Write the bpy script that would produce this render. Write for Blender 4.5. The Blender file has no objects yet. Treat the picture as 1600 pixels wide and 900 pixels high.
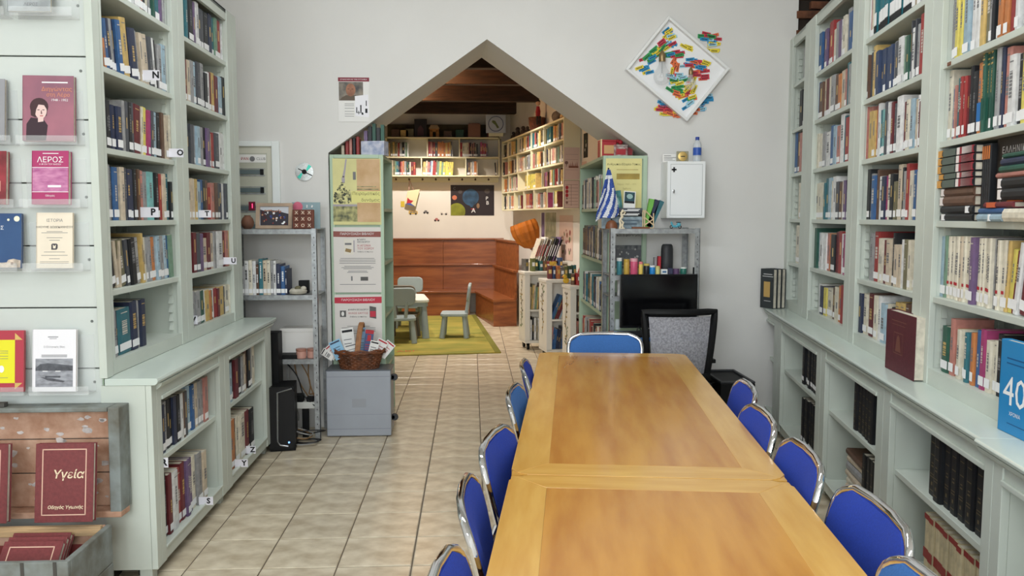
import bpy, bmesh, math, random
from mathutils import Vector, Matrix
random.seed(11)
R = math.radians
scn = bpy.context.scene
COL = scn.collection

# ------------------------------------------------------------------ camera
cam_data = bpy.data.cameras.new('camera')
cam_data.sensor_width = 36.0
cam_data.lens = 28.69
cam_data.clip_start = 0.05
cam = bpy.data.objects.new('camera', cam_data)
COL.objects.link(cam)
cam.location = (0.0, 0.0, 1.5)
cam.rotation_euler = (R(90 - 4.976), 0, R(-2.818))
scn.camera = cam

# ------------------------------------------------------------------ world, daylight, exposure
world = bpy.data.worlds.new('sky')
scn.world = world
world.use_nodes = True
bg = world.node_tree.nodes['Background']
bg.inputs['Color'].default_value = (0.80, 0.88, 1.0, 1)
bg.inputs['Strength'].default_value = 1.0
scn.view_settings.view_transform = 'Standard'
scn.view_settings.look = 'None'
scn.view_settings.gamma = 1.0
scn.view_settings.exposure = 0.0

def area(name, loc, rot, sx, sy, power, col):
    d = bpy.data.lights.new(name, 'AREA')
    d.shape = 'RECTANGLE'; d.size = sx; d.size_y = sy
    d.energy = power; d.color = col
    o = bpy.data.objects.new(name, d); COL.objects.link(o)
    o.location = loc; o.rotation_euler = rot
    return o
# daylight through the shop windows behind the camera
area('daylight_window', (-1.75, -3.15, 2.3), (R(90), 0, 0), 2.3, 2.2, 150, (0.90, 0.96, 1.0))
area('daylight_window', (1.15, -3.15, 2.3), (R(90), 0, 0), 2.3, 2.2, 112, (0.90, 0.96, 1.0))
# two unseen ceiling fittings, added to brighten the tables and ledges
FILL_FITTINGS = [(0.0, 0.9), (0.0, 3.6)]
for fx, fy in FILL_FITTINGS:
    area('ceiling_fill', (fx, fy, 3.58), (0, 0, 0), 1.9, 0.24, 36, (0.92, 0.97, 1.0))

# ------------------------------------------------------------------ materials
def lin(c):
    c = c / 255.0
    return c / 12.92 if c <= 0.04045 else ((c + 0.055) / 1.055) ** 2.4
def rgb(c): return (lin(c[0]), lin(c[1]), lin(c[2]), 1.0)
MATS = {}
def M(name, c=(200, 200, 200), rough=0.55, metal=0.0, var=0.0, noise=0.0, ns=6.0, bump=0.0, bs=60.0,
      c2=None, trans=0.0, emit=0.0, coat=0.0, alpha=1.0, stretch=None, spec=0.5, ior=1.45):
    if name in MATS: return MATS[name]
    m = bpy.data.materials.new(name); m.use_nodes = True
    nt = m.node_tree; N = nt.nodes; L = nt.links
    b = N['Principled BSDF']
    b.inputs['Base Color'].default_value = rgb(c)
    b.inputs['Roughness'].default_value = rough
    b.inputs['Metallic'].default_value = metal
    b.inputs['Specular IOR Level'].default_value = spec
    b.inputs['IOR'].default_value = ior
    b.inputs['Transmission Weight'].default_value = trans
    b.inputs['Coat Weight'].default_value = coat
    b.inputs['Coat Roughness'].default_value = 0.12
    b.inputs['Alpha'].default_value = alpha
    if emit:
        b.inputs['Emission Color'].default_value = rgb(c); b.inputs['Emission Strength'].default_value = emit
    src = None
    if noise or bump:
        tc = N.new('ShaderNodeTexCoord')
        vec = tc.outputs['Object']
        if stretch:
            mp = N.new('ShaderNodeMapping'); mp.inputs['Scale'].default_value = stretch
            L.new(vec, mp.inputs['Vector']); vec = mp.outputs['Vector']
    if noise:
        n = N.new('ShaderNodeTexNoise'); n.inputs['Scale'].default_value = ns; n.inputs['Detail'].default_value = 5
        L.new(vec, n.inputs['Vector'])
        mx = N.new('ShaderNodeMix'); mx.data_type = 'RGBA'
        cc2 = c2 if c2 else tuple(max(0, x * (1 - noise)) for x in c)
        mx.inputs[6].default_value = rgb(c); mx.inputs[7].default_value = rgb(cc2)
        rp = N.new('ShaderNodeMapRange'); rp.inputs[1].default_value = 0.35; rp.inputs[2].default_value = 0.68
        L.new(n.outputs['Fac'], rp.inputs[0]); L.new(rp.outputs[0], mx.inputs[0])
        src = mx.outputs[2]
    if var:
        oi = N.new('ShaderNodeObjectInfo')
        mr = N.new('ShaderNodeMapRange'); mr.inputs[3].default_value = 1 - var; mr.inputs[4].default_value = 1 + var
        L.new(oi.outputs['Random'], mr.inputs[0])
        hs = N.new('ShaderNodeHueSaturation')
        if src: L.new(src, hs.inputs['Color'])
        else: hs.inputs['Color'].default_value = rgb(c)
        L.new(mr.outputs[0], hs.inputs['Value'])
        src = hs.outputs['Color']
    if src: L.new(src, b.inputs['Base Color'])
    if bump:
        n2 = N.new('ShaderNodeTexNoise'); n2.inputs['Scale'].default_value = bs; n2.inputs['Detail'].default_value = 4
        L.new(vec, n2.inputs['Vector'])
        bp = N.new('ShaderNodeBump'); bp.inputs['Strength'].default_value = bump; bp.inputs['Distance'].default_value = 0.004
        L.new(n2.outputs['Fac'], bp.inputs['Height']); L.new(bp.outputs[0], b.inputs['Normal'])
    MATS[name] = m
    return m

MINT = M('mint_paint', (203, 210, 200), 0.38, noise=0.05, ns=3, bump=0.05, bs=18)
MINTG = M('green_mint_paint', (178, 200, 174), 0.45, noise=0.06, ns=3)
WHITEP = M('white_plank_paint', (206, 212, 207), 0.4, noise=0.03, ns=2)
WALL = M('white_plaster', (224, 222, 218), 0.85, noise=0.03, ns=1.2, bump=0.12, bs=30)
REAR = M('cream_plaster', (226, 220, 210), 0.85, noise=0.04, ns=1.5)
CEIL = M('ceiling_white', (225, 225, 222), 0.9)
DKWOOD = M('dark_ceiling_wood', (62, 38, 26), 0.6, noise=0.4, ns=5, stretch=(1, 8, 8))
PAGE = M('page_paper', (222, 214, 196), 0.85, noise=0.12, ns=40, stretch=(30, 1, 1))
PAPER = M('white_paper', (232, 230, 226), 0.7)
LABEL = M('call_number_sticker', (240, 240, 240), 0.6)
INK = M('black_ink', (28, 28, 32), 0.7)
GREYINK = M('grey_ink', (120, 120, 122), 0.7)
GOLD = M('gold_foil', (214, 182, 112), 0.35, metal=0.6)
CHROME = M('chrome', (225, 226, 230), 0.07, metal=1.0)
STEEL = M('galvanised_steel', (168, 171, 172), 0.42, metal=0.55, noise=0.18, ns=40)
BLACKP = M('black_plastic', (14, 15, 16), 0.55, spec=0.3)
BLACKG = M('black_gloss', (9, 9, 11), 0.3, spec=0.3)
DGREY = M('dark_grey_plastic', (52, 53, 56), 0.5)
GREYM = M('grey_metal_paint', (158, 163, 172), 0.35, noise=0.03)
BLUEF = M('blue_upholstery', (28, 60, 164), 0.75, noise=0.1, ns=200, bump=0.25, bs=600)
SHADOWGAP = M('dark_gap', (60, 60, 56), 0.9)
BROWNW = M('brown_wood', (132, 78, 44), 0.45, noise=0.35, ns=4, stretch=(1, 12, 12))
CREAMW = M('cream_wood_paint', (226, 218, 184), 0.5)
RED = M('red_print', (178, 40, 52), 0.6)
WHITE = M('white_print', (238, 238, 238), 0.6)
ACRYL = M('clear_acrylic', (245, 248, 248), 0.05, alpha=0.16, spec=0.6)
GLASSB = M('bulb_glass', (240, 243, 245), 0.03, alpha=0.22, spec=0.9)

# ------------------------------------------------------------------ mesh builder
class MB:
    def __init__(s): s.v = []; s.f = []; s.m = []
    def add(s, vs, fs, mi=0):
        o = len(s.v); s.v += [tuple(v) for v in vs]
        for f in fs: s.f.append([i + o for i in f]); s.m.append(mi)
        return s
    def box(s, x0, y0, z0, x1, y1, z1, mi=0, mat=None):
        vs = [(x0,y0,z0),(x1,y0,z0),(x1,y1,z0),(x0,y1,z0),(x0,y0,z1),(x1,y0,z1),(x1,y1,z1),(x0,y1,z1)]
        if mat: vs = [mat @ Vector(v) for v in vs]
        return s.add(vs, [(0,3,2,1),(4,5,6,7),(0,1,5,4),(1,2,6,5),(2,3,7,6),(3,0,4,7)], mi)
    def cbox(s, c, d, mi=0, rot=None):
        m = Matrix.Translation(c)
        if rot: m = m @ rot
        return s.box(-d[0]/2,-d[1]/2,-d[2]/2,d[0]/2,d[1]/2,d[2]/2, mi, m)
    def prism(s, pts, a, b, ax='z', mi=0, mat=None):
        # pts: 2-D polygon, extruded from a to b along ax
        def mk(p, t):
            if ax == 'z': return (p[0], p[1], t)
            if ax == 'y': return (p[0], t, p[1])
            return (t, p[0], p[1])
        n = len(pts)
        vs = [mk(p, a) for p in pts] + [mk(p, b) for p in pts]
        if mat: vs = [mat @ Vector(v) for v in vs]
        fs = [list(range(n))[::-1], list(range(n, 2*n))]
        fs += [(i, (i+1) % n, (i+1) % n + n, i + n) for i in range(n)]
        return s.add(vs, fs, mi)
    def rect(s, x0, z0, x1, z1, y=0.0, mi=0):
        return s.add([(x0,y,z0),(x1,y,z0),(x1,y,z1),(x0,y,z1)], [(0,1,2,3)], mi)
    def poly(s, pts, y=0.0, mi=0):
        return s.add([(p[0],y,p[1]) for p in pts], [list(range(len(pts)))], mi)
    def disc(s, cx, cz, rx, rz=None, y=0.0, mi=0, n=20):
        rz = rz or rx
        return s.poly([(cx+rx*math.cos(2*math.pi*k/n), cz+rz*math.sin(2*math.pi*k/n)) for k in range(n)], y, mi)
    def tube(s, path, r, n=8, mi=0, closed=False, flat=1.0):
        P = [Vector(p) for p in path]; K = len(P); rings = []
        rr = r if isinstance(r, (list, tuple)) else [r]*K
        up = None
        for i in range(K):
            if closed: t = P[(i+1) % K] - P[i-1]
            else: t = P[min(i+1, K-1)] - P[max(i-1, 0)]
            if t.length < 1e-9: t = Vector((0,0,1))
            t.normalize()
            if up is None:
                up = Vector((0,0,1)) if abs(t.z) < 0.9 else Vector((1,0,0))
            a = t.cross(up)
            if a.length < 1e-6: a = t.orthogonal()
            a.normalize(); b = a.cross(t); b.normalize(); up = b
            rings.append([P[i] + (a*math.cos(2*math.pi*k/n)*flat + b*math.sin(2*math.pi*k/n))*rr[i] for k in range(n)])
        vs = [v for rg in rings for v in rg]; fs = []
        for i in range(K if closed else K-1):
            j = (i+1) % K
            for k in range(n):
                k2 = (k+1) % n
                fs.append((i*n+k, j*n+k, j*n+k2, i*n+k2))
        if not closed:
            fs.append(list(range(n))); fs.append([(K-1)*n+k for k in range(n)][::-1])
        return s.add(vs, fs, mi)
    def lathe(s, prof, n=16, mi=0, c=(0,0,0), mat=None):
        # prof: list of (r, z)
        vs = []; K = len(prof)
        for r, z in prof:
            for k in range(n):
                a = 2*math.pi*k/n; vs.append(Vector((r*math.cos(a), r*math.sin(a), z)))
        if mat: vs = [mat @ v for v in vs]
        vs = [v + Vector(c) for v in vs]
        fs = []
        for i in range(K-1):
            for k in range(n):
                k2 = (k+1) % n
                fs.append((i*n+k, i*n+k2, (i+1)*n+k2, (i+1)*n+k))
        fs.append(list(range(n))[::-1]); fs.append([(K-1)*n+k for k in range(n)])
        return s.add(vs, fs, mi)
    def cyl(s, c, r, h, n=14, mi=0): return s.lathe([(r,0),(r,h)], n, mi, c)
    def ball(s, c, r, n=12, mi=0, sz=1.0):
        return s.lathe([(max(1e-4, r*math.sin(math.pi*i/8)), -r*sz*math.cos(math.pi*i/8)) for i in range(9)], n, mi, c)
    def grid(s, fn, nu, nv, mi=0, wrap=False):
        vs = [fn(i/(nu-1), j/(nv-1)) for j in range(nv) for i in range(nu)]
        fs = [(j*nu+i, j*nu+i+1, (j+1)*nu+i+1, (j+1)*nu+i) for j in range(nv-1) for i in range(nu-1)]
        return s.add(vs, fs, mi)
    def mesh(s, name, mats, smooth=False, bevel=0.0, fix=True):
        me = bpy.data.meshes.new(name)
        me.from_pydata(s.v, [], s.f)
        for m in (mats if isinstance(mats, (list, tuple)) else [mats]): me.materials.append(m)
        for p, mi in zip(me.polygons, s.m): p.material_index = mi
        if fix or bevel:
            bm = bmesh.new(); bm.from_mesh(me)
            if fix: bmesh.ops.recalc_face_normals(bm, faces=bm.faces)
            if bevel:
                es = [e for e in bm.edges if len(e.link_faces) == 2 and e.calc_face_angle(0) > R(40)]
                bmesh.ops.bevel(bm, geom=es, offset=bevel, segments=2, profile=0.5, affect='EDGES', clamp_overlap=True)
            bm.to_mesh(me); bm.free()
        if smooth or bevel:
            me.polygons.foreach_set('use_smooth', [True]*len(me.polygons))
            me.set_sharp_from_angle(angle=R(38 if smooth else 18))
        me.update()
        return me

def put(name, me, parent=None, loc=(0,0,0), rot=(0,0,0), label=None, kind=None):
    o = bpy.data.objects.new(name, me); COL.objects.link(o)
    if parent is not None: o.parent = parent
    o.location = loc; o.rotation_euler = rot
    if label: o['label'] = label
    if kind: o['kind'] = kind
    return o
def P(name, mb, mats, parent, loc=(0,0,0), rot=(0,0,0), smooth=False, bevel=0.0, label=None, kind=None, fix=True):
    return put(name, mb.mesh(name, mats, smooth, bevel, fix), parent, loc, rot, label, kind)
def tag(o, label, cat, group=None):
    o['label'] = label; o['category'] = cat
    if group: o['group'] = group
    return o
def T(name, label, cat, loc=(0,0,0), rz=0.0, group=None, rot=None):
    o = bpy.data.objects.new(name, None); COL.objects.link(o)
    o.empty_display_size = 0.05
    o.location = loc; o.rotation_euler = rot if rot else (0, 0, rz)
    return tag(o, label, cat, group)
def one(name, label, cat, mb, mats, loc=(0,0,0), rz=0.0, group=None, smooth=False, bevel=0.0, rot=None):
    o = put(name, mb.mesh(name, mats, smooth, bevel), None, loc, rot if rot else (0, 0, rz))
    return tag(o, label, cat, group)
KIDS = {}
def copy_tree(o, parent=None):
    c = o.copy(); COL.objects.link(c)
    if parent is not None: c.parent = parent
    for ch in o.children: copy_tree(ch, c)
    return c
def structure(name, mb, mats, loc=(0,0,0), rot=(0,0,0), **k):
    o = P(name, mb, mats, None, loc, rot, **k); o['kind'] = 'structure'
    return o
FONT_CACHE = {}
def text_mesh(s, size, align='CENTER', shear=0.0, space=1.0, bold=0.0):
    key = (s, size, align, shear, space, bold)
    if key in FONT_CACHE: return FONT_CACHE[key]
    cu = bpy.data.curves.new('lettering', 'FONT')
    cu.body = s; cu.size = size; cu.align_x = align; cu.align_y = 'CENTER'; cu.shear = shear
    cu.space_character = space; cu.resolution_u = 2; cu.offset = bold
    ob = bpy.data.objects.new('lettering', cu); COL.objects.link(ob)
    bpy.context.view_layer.update()
    dg = bpy.context.evaluated_depsgraph_get()
    me = bpy.data.meshes.new_from_object(ob.evaluated_get(dg))
    bpy.data.objects.remove(ob); bpy.data.curves.remove(cu)
    FONT_CACHE[key] = me
    return me
def txt(s, size, m, parent, loc, align='CENTER', rot=(R(90),0,0), shear=0.0, name='lettering', bold=0.0, space=1.0):
    me = text_mesh(s, size, align, shear, space, bold).copy(); me.materials.clear(); me.materials.append(m)
    o = put(name, me, parent, loc, rot)
    return o
def frame_point(f, x, y, z):
    # f = (origin x, origin y, unit along shelf, unit into the case)
    return (f[0] + f[2][0]*x + f[3][0]*y, f[1] + f[2][1]*x + f[3][1]*y, z)
A10 = R(10.0)
FL = (-1.47, 3.3, (0.0, 1.0), (-1.0, 0.0), R(90))
FR = (1.576, 2.719, (-math.sin(A10), -math.cos(A10)), (math.cos(A10), -math.sin(A10)), math.atan2(-math.cos(A10), -math.sin(A10)))

BOOK_ROWS = {
    'L0': ('L', 2.43, '314,60,224,w,0,1 371,50,243,c,0,1 416,38,259,l,0,1 463,53,269,w,0,1 529,75,291,w,0,1 585,35,305,q,0,1 618,29,305,k,0,1 644,22,305,c,0,0 670,29,305,k,0,1 705,37,305,s,0,1 734,19,305,g,0,0 753,19,305,G,0,0 792,55,305,t,0,1 840,40,305,v,0,1 876,29,305,s,0,1 914,46,305,e,0,1 946,17,305,k,0,0 968,26,305,d,0,1'),
    'L1': ('L', 2.105, '184,20,120,o,8,0 218,46,202,b,8,1 257,30,212,n,8,1 285,24,218,s,8,0 309,21,221,n,8,0 345,50,224,b,8,1 406,68,247,Y,8,1 485,84,220,n,8,1 548,38,226,s,8,1 584,32,225,e,8,0 633,62,227,e,8,1 698,64,229,d,8,1 741,19,236,w,8,0 759,16,230,k,8,0 794,52,219,s,0,1 848,53,230,l,0,1 897,42,234,s,0,1'),
    'L2': ('L', 1.78, '175,29,195,k,0,1 206,32,200,k,0,1 243,39,186,n,0,1 291,56,185,n,0,1 335,28,218,s,0,0 364,29,219,d,0,0 403,46,219,k,0,1 439,23,224,d,0,0 495,86,220,m,-4,1 549,18,219,c,-4,0 584,51,221,y,-4,1 624,26,214,p,-4,0 651,26,215,d,-4,0 698,65,214,l,-3,1 760,56,219,k,0,1 805,32,225,x,0,0 846,46,214,e,0,1 906,72,222,c,0,1'),
    'L3': ('L', 1.485, '176,29,229,s,0,1 208,33,221,d,0,1 253,55,224,b,0,1 306,47,227,e,0,1 347,32,226,d,0,1 383,36,223,n,0,1 417,30,225,n,0,0 454,41,227,k,0,1 487,24,229,x,0,0 522,43,225,q,0,1 568,47,222,s,0,1 636,83,225,a,0,1 703,47,223,k,0,1 743,32,222,r,0,0 776,32,224,e,0,0 825,62,226,t,0,1 873,30,190,k,0,0 910,43,192,k,0,0 951,35,194,d,0,0'),
    'L4': ('L', 1.2, '188,72,204,k,8,1 238,25,200,e,8,0 259,16,199,e,0,0 298,61,203,O,8,1 345,29,202,d,7,0 393,64,204,k,6,1 454,56,205,s,6,1 494,21,227,Y,5,0 520,29,206,c,5,0 554,37,205,s,4,0 594,41,207,s,4,1 639,46,203,o,4,1 685,43,208,l,4,1 727,40,207,s,4,0 773,49,209,l,3,1 812,25,208,b,3,0 847,43,211,G,3,0'),
    'L5': ('L', 0.912, '179,36,195,s,3,1 204,12,193,d,0,0 276,128,193,t,2,1 380,75,215,n,2,1 431,24,213,s,0,0 479,68,214,n,0,1'),
    'M0': ('L', 2.43, '1181,47,251,t,0,1 1246,78,249,k,0,1 1301,30,225,v,0,0 1348,61,234,w,0,1 1401,42,219,d,0,0 1442,37,219,d,0,0 1509,93,218,k,0,1 1586,56,229,n,0,0 1639,46,224,t,0,0 1684,41,231,G,0,0 1733,54,227,r,0,0 1776,31,238,d,0,0 1818,50,224,w,0,0 1879,70,235,k,0,0'),
    'M1': ('L', 2.105, '1154,19,220,m,0,0 1186,43,222,e,0,0 1231,44,228,s,0,0 1284,60,231,l,0,1 1353,72,240,d,0,1 1423,64,246,s,0,1 1481,49,206,k,0,0 1527,39,218,w,0,0 1564,34,224,m,0,0 1606,46,228,Y,0,0 1660,59,218,m,0,0 1722,60,225,l,0,0 1781,56,232,k,0,0 1836,51,221,e,0,0 1886,45,226,e,0,0'),
    'M2': ('L', 1.78, '1161,38,215,d,0,0 1206,49,214,d,0,0 1254,45,216,s,0,0 1301,46,214,l,0,0 1355,58,216,s,0,0 1415,59,223,k,0,0 1468,44,221,v,0,0 1509,34,211,d,0,0 1540,28,200,e,0,0 1573,35,207,r,0,0 1637,89,209,d,0,1 1714,61,221,w,0,0 1781,69,220,w,0,0'),
    'M3': ('L', 1.485, '1151,39,219,e,0,0 1189,35,221,e,0,0 1227,40,219,c,0,0 1267,36,221,Y,0,0 1312,52,209,l,0,0 1358,37,222,b,0,0 1399,43,220,k,0,0 1442,39,222,x,0,0 1488,51,184,r,0,0 1537,46,211,q,0,0 1588,53,214,x,0,0 1634,36,215,d,0,0 1674,43,213,n,0,0 1732,68,216,w,0,0 1786,38,218,d,0,0 1833,52,216,d,0,0'),
    'M4': ('L', 1.2, '1143,39,218,x,0,0 1189,50,217,m,0,0 1243,56,213,d,0,0 1297,47,208,v,0,0 1368,92,181,e,0,1 1447,61,212,m,0,0 1506,52,207,e,0,0 1553,41,218,s,0,0 1630,109,216,w,0,1 1712,50,211,m,0,0 1764,51,218,q,0,0 1817,52,217,Y,0,0'),
    'M5': ('L', 0.912, '1155,60,185,s,3,0 1223,72,182,s,3,0 1290,58,179,g,3,0 1336,32,179,w,3,0 1384,61,175,Y,3,0 1433,34,170,o,3,0 1459,17,168,g,3,0 1485,34,173,w,2,0 1537,65,172,r,2,0 1588,36,168,m,0,0 1655,92,174,Y,0,0 1712,19,169,d,0,0 1761,77,176,c,0,0 1822,40,172,c,0,0'),
    'P0': ('LL', 0.487, '172,45,214,s,0,1 210,29,210,n,0,0 248,44,216,s,0,1 286,30,218,k,0,0 317,30,217,k,0,0 350,35,216,n,0,0 397,55,211,k,0,1 438,24,211,w,0,0 461,20,209,x,0,0 491,37,209,d,0,0 519,17,212,w,0,0 554,52,223,l,0,1 606,49,215,b,0,1 650,36,216,e,0,0 690,41,214,s,0,0 726,28,219,s,0,0 767,53,221,q,0,0'),
    'P1': ('LL', 0.109, '149,18,275,c,0,0 170,21,274,s,0,0 194,25,281,k,0,0 226,37,276,k,0,1 268,45,266,m,0,1 327,70,259,w,0,1 388,48,255,r,0,1 438,50,266,m,0,1 486,42,264,v,0,1 534,52,256,v,0,1 589,54,255,c,0,1 650,64,250,s,0,1 717,67,238,e,0,1'),
    'Q0': ('LL', 0.487, '1136,46,219,w,0,0 1183,47,217,l,0,0 1235,54,222,k,0,0 1294,61,219,m,0,0 1364,75,218,k,0,0 1423,39,215,s,0,0 1467,46,219,e,0,0 1518,54,233,x,0,0 1570,48,233,k,0,0 1620,49,232,s,0,0 1679,64,231,c,0,0'),
    'Q1': ('LL', 0.109, '1170,141,271,o,0,1 1255,24,268,k,0,0 1306,75,266,c,0,1 1398,104,259,c,0,1 1497,88,255,m,0,1 1589,91,248,k,0,1'),
    'R0': ('R', 2.08, '-467,49,305,n,0,1 -423,36,305,k,0,1 -387,35,305,s,0,1 -354,29,305,s,0,1 -322,34,305,y,0,1 -290,27,305,y,0,1 -249,53,305,l,0,1 -201,39,305,w,0,1 -163,35,305,w,0,1 -124,39,305,Y,0,1 -83,41,305,O,0,1 -50,23,305,s,0,1 -30,16,305,k,0,1 -3,36,305,t,0,1 32,33,305,o,0,1 65,30,305,o,0,1 109,56,305,r,0,1 151,26,305,w,0,1 181,31,305,w,0,1 214,34,305,l,0,1 253,41,305,y,0,1 294,39,305,b,0,1 339,48,305,s,0,1'),
    'R1': ('R', 1.785, '-445,25,227,c,0,0 -406,51,226,w,0,1 -362,35,263,c,0,1 -326,34,191,b,0,1 -301,14,200,q,0,0 -279,28,222,t,0,1 -254,22,223,r,0,1 -231,22,221,r,0,1 -212,16,220,m,0,0 -190,26,249,k,0,1 -158,36,225,k,0,1 -123,33,248,o,0,1 -95,22,227,s,0,1 -74,19,287,g,0,1 -54,19,285,g,0,1 -34,19,284,g,0,1 -16,16,282,g,0,1 6,27,269,s,0,1 37,31,267,s,0,1 63,20,264,n,0,1 93,39,258,q,0,1 137,48,226,w,0,1 181,38,222,k,0,1 219,35,218,y,0,1 257,38,219,b,0,1 295,37,215,e,0,1 336,42,210,m,0,1'),
    'R3': ('R', 1.193, '-451,32,201,w,0,1 -395,78,232,l,0,1 -341,27,236,G,0,1 -312,29,234,c,0,1 -282,29,235,c,0,1 -252,28,236,c,0,1 -223,28,236,c,0,1 -195,27,237,e,0,1 -169,22,238,c,0,1 -145,26,238,c,0,1 -120,21,239,c,0,1 -90,38,235,v,0,1 -59,22,233,c,0,1 -37,20,234,c,0,1 -17,19,235,c,0,1 5,24,235,c,0,1 27,19,236,s,0,1 47,19,236,c,0,1 63,14,237,s,0,0 80,18,233,k,0,1 100,22,231,c,0,1 125,26,232,c,0,1 149,19,230,Y,-4,1 173,27,205,y,-6,1 198,21,201,m,-8,1 223,28,227,w,-8,1 266,55,228,m,-8,1 314,38,226,w,-8,1 356,44,225,n,0,1 400,42,223,s,0,1'),
    'R4': ('R', 0.912, '-336,15,165,s,0,0 -293,68,175,g,0,1 -235,46,211,q,0,1 -197,28,178,Y,0,1 -165,33,180,c,0,1 -132,32,178,c,0,1 -101,29,178,t,0,1 -74,23,181,q,0,0 -49,25,185,o,0,1 -18,35,198,b,0,1 22,43,206,p,0,1 67,44,175,c,0,1 100,20,180,c,0,1 133,42,206,k,0,1 169,28,186,y,0,1 205,42,188,k,0,1 252,49,193,n,0,1 301,47,196,s,0,1'),
    'S0': ('R', 2.376, '-1404,61,305,w,0,1 -1363,20,290,q,0,0 -1337,29,305,c,0,0 -1302,38,305,T,0,1 -1263,38,305,T,0,1 -1225,37,305,T,0,1 -1182,45,305,T,0,1 -1136,44,305,T,0,1 -1091,43,301,T,0,1 -1047,42,293,T,0,1 -1004,41,285,T,0,1 -962,40,278,T,0,1 -921,39,270,T,0,1 -877,46,262,T,0,1 -830,45,253,T,0,1 -784,44,260,e,0,1 -740,43,259,w,0,1'),
    'S1': ('R', 2.08, '-1393,31,223,x,0,0 -1362,30,230,d,0,0 -1319,54,253,Y,0,1 -1273,34,216,D,0,0 -1237,38,215,D,0,0 -1198,37,213,D,0,0 -1160,36,211,D,0,0 -1123,36,210,D,0,0 -1087,35,208,D,0,0 -1055,26,208,D,0,0 -1016,51,211,s,0,1 -973,33,202,d,0,0 -921,68,211,w,0,1 -868,35,205,G,0,0 -832,34,200,g,0,0 -808,11,256,d,0,0 -780,44,219,w,0,1 -749,15,250,d,0,0 -722,39,222,s,0,1 -667,66,252,r,0,1'),
    'S2': ('R', 1.785, '-1407,37,265,q,0,0 -1362,51,259,q,0,1 -1313,45,233,Y,0,0 -1267,44,230,Y,0,0 -1227,33,253,r,0,0 -1193,33,255,w,0,0 -1164,23,220,t,0,0 -1124,54,218,a,0,1 -1080,31,248,d,0,0 -1053,22,242,w,0,0 -1020,43,237,m,0,1 -976,42,225,d,0,1 -913,81,248,w,0,1 -855,31,217,m,0,0 -813,50,219,c,0,1 -760,52,215,l,0,1 -724,18,210,e,0,0 -696,36,222,w,0,1 -661,32,193,m,0,0 -632,24,212,t,0,0'),
    'S3': ('R', 1.487, '-1325,41,249,k,0,0 -1294,20,225,s,0,0 -1248,69,213,b,0,1 -1198,29,239,x,0,0 -1150,65,205,w,0,1 -1095,41,203,n,0,0 -1062,22,204,p,0,0 -1022,57,208,c,0,1 -973,38,208,k,0,0 -936,33,172,O,0,0 -887,61,244,e,0,1 -845,20,230,k,0,0 -811,47,211,s,0,1 -771,31,242,r,0,0 -738,34,210,c,0,0 -698,44,210,b,0,1 -663,25,203,x,0,0 -637,25,202,e,0,0'),
    'S4': ('R', 1.188, '-1262,70,233,s,0,1 -1187,77,241,r,0,1 -1130,33,211,c,0,0 -1096,32,212,c,0,0 -1049,59,204,m,0,1 -981,74,209,e,0,1 -923,38,240,k,0,1 -881,45,189,e,0,0 -834,44,190,e,0,1 -795,31,214,w,0,0 -752,54,215,O,0,1 -707,34,214,c,0,0 -667,44,215,c,0,1 -629,29,237,d,0,0'),
    'S5': ('R', 0.912, '-1378,54,202,n,0,0 -1315,68,202,c,0,1 -1236,85,212,m,0,1 -1177,29,208,c,0,0 -1138,48,212,c,0,0 -1086,51,214,w,0,1 -1023,72,184,l,0,1 -961,48,190,c,0,0 -906,59,179,k,0,1 -841,66,209,Y,0,1 -775,63,213,Y,0,1 -711,61,216,x,0,1 -645,66,215,m,0,1 -593,36,218,m,0,1'),
    'T0': ('R', 2.385, '-2377,77,242,b,0,0 -2302,67,238,n,0,0 -2241,51,235,v,0,0 -2185,57,253,k,0,0 -2117,76,252,r,0,0 -2053,47,192,c,0,0 -2001,53,221,s,0,0 -1947,52,219,v,0,0 -1901,38,215,w,0,0 -1856,50,222,c,0,0 -1799,61,247,s,0,0 -1737,59,214,b,0,0 -1665,80,207,r,0,1'),
    'T1': ('R', 2.098, '-2432,120,231,b,0,1 -2331,77,222,x,0,0 -2272,37,232,e,0,0 -2215,73,227,m,0,0 -2141,71,229,c,0,0 -2055,96,218,s,0,1 -1974,60,212,x,0,0 -1917,52,202,o,0,0 -1851,75,212,e,0,0 -1797,31,210,q,0,0 -1756,48,237,t,0,0 -1707,47,221,s,0,0 -1659,46,229,G,0,0'),
    'T2': ('R', 1.797, '-2388,64,218,c,0,0 -2319,70,211,c,0,0 -2248,68,215,s,0,0 -2161,102,206,w,0,1 -2087,42,214,s,0,0 -2037,55,231,b,0,0 -1977,61,224,l,0,0 -1912,65,217,q,0,0 -1833,89,269,w,0,1 -1771,31,255,t,0,0 -1724,60,242,r,0,0 -1669,47,235,w,0,0'),
    'T3': ('R', 1.485, '-2396,97,224,c,0,0 -2318,55,225,c,0,0 -2250,76,222,c,0,0 -2192,37,220,t,0,0 -2142,58,244,t,0,0 -2083,57,245,l,0,0 -2028,49,224,c,0,0 -1968,68,247,w,0,0 -1902,60,215,d,0,0 -1845,52,209,x,0,0 -1792,50,214,c,0,0 -1744,43,215,v,0,0 -1703,36,217,k,0,0'),
    'T4': ('R', 1.183, '-2343,56,249,g,0,0 -2274,78,222,l,0,0 -2199,68,220,w,0,0 -2126,74,221,w,0,0 -2065,43,222,q,0,0 -2021,42,223,o,0,0 -1957,82,217,k,0,0 -1881,66,233,m,0,0 -1810,71,238,r,0,0 -1747,50,225,w,0,0 -1693,55,223,p,0,0'),
    'T5': ('R', 0.912, '-2234,70,179,w,0,0 -2167,61,173,n,0,0 -2101,66,167,y,0,0 -2002,127,172,c,0,1 -1915,41,183,x,0,0 -1849,86,192,c,0,0 -1775,58,205,o,0,0 -1719,50,214,r,0,0'),
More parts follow.
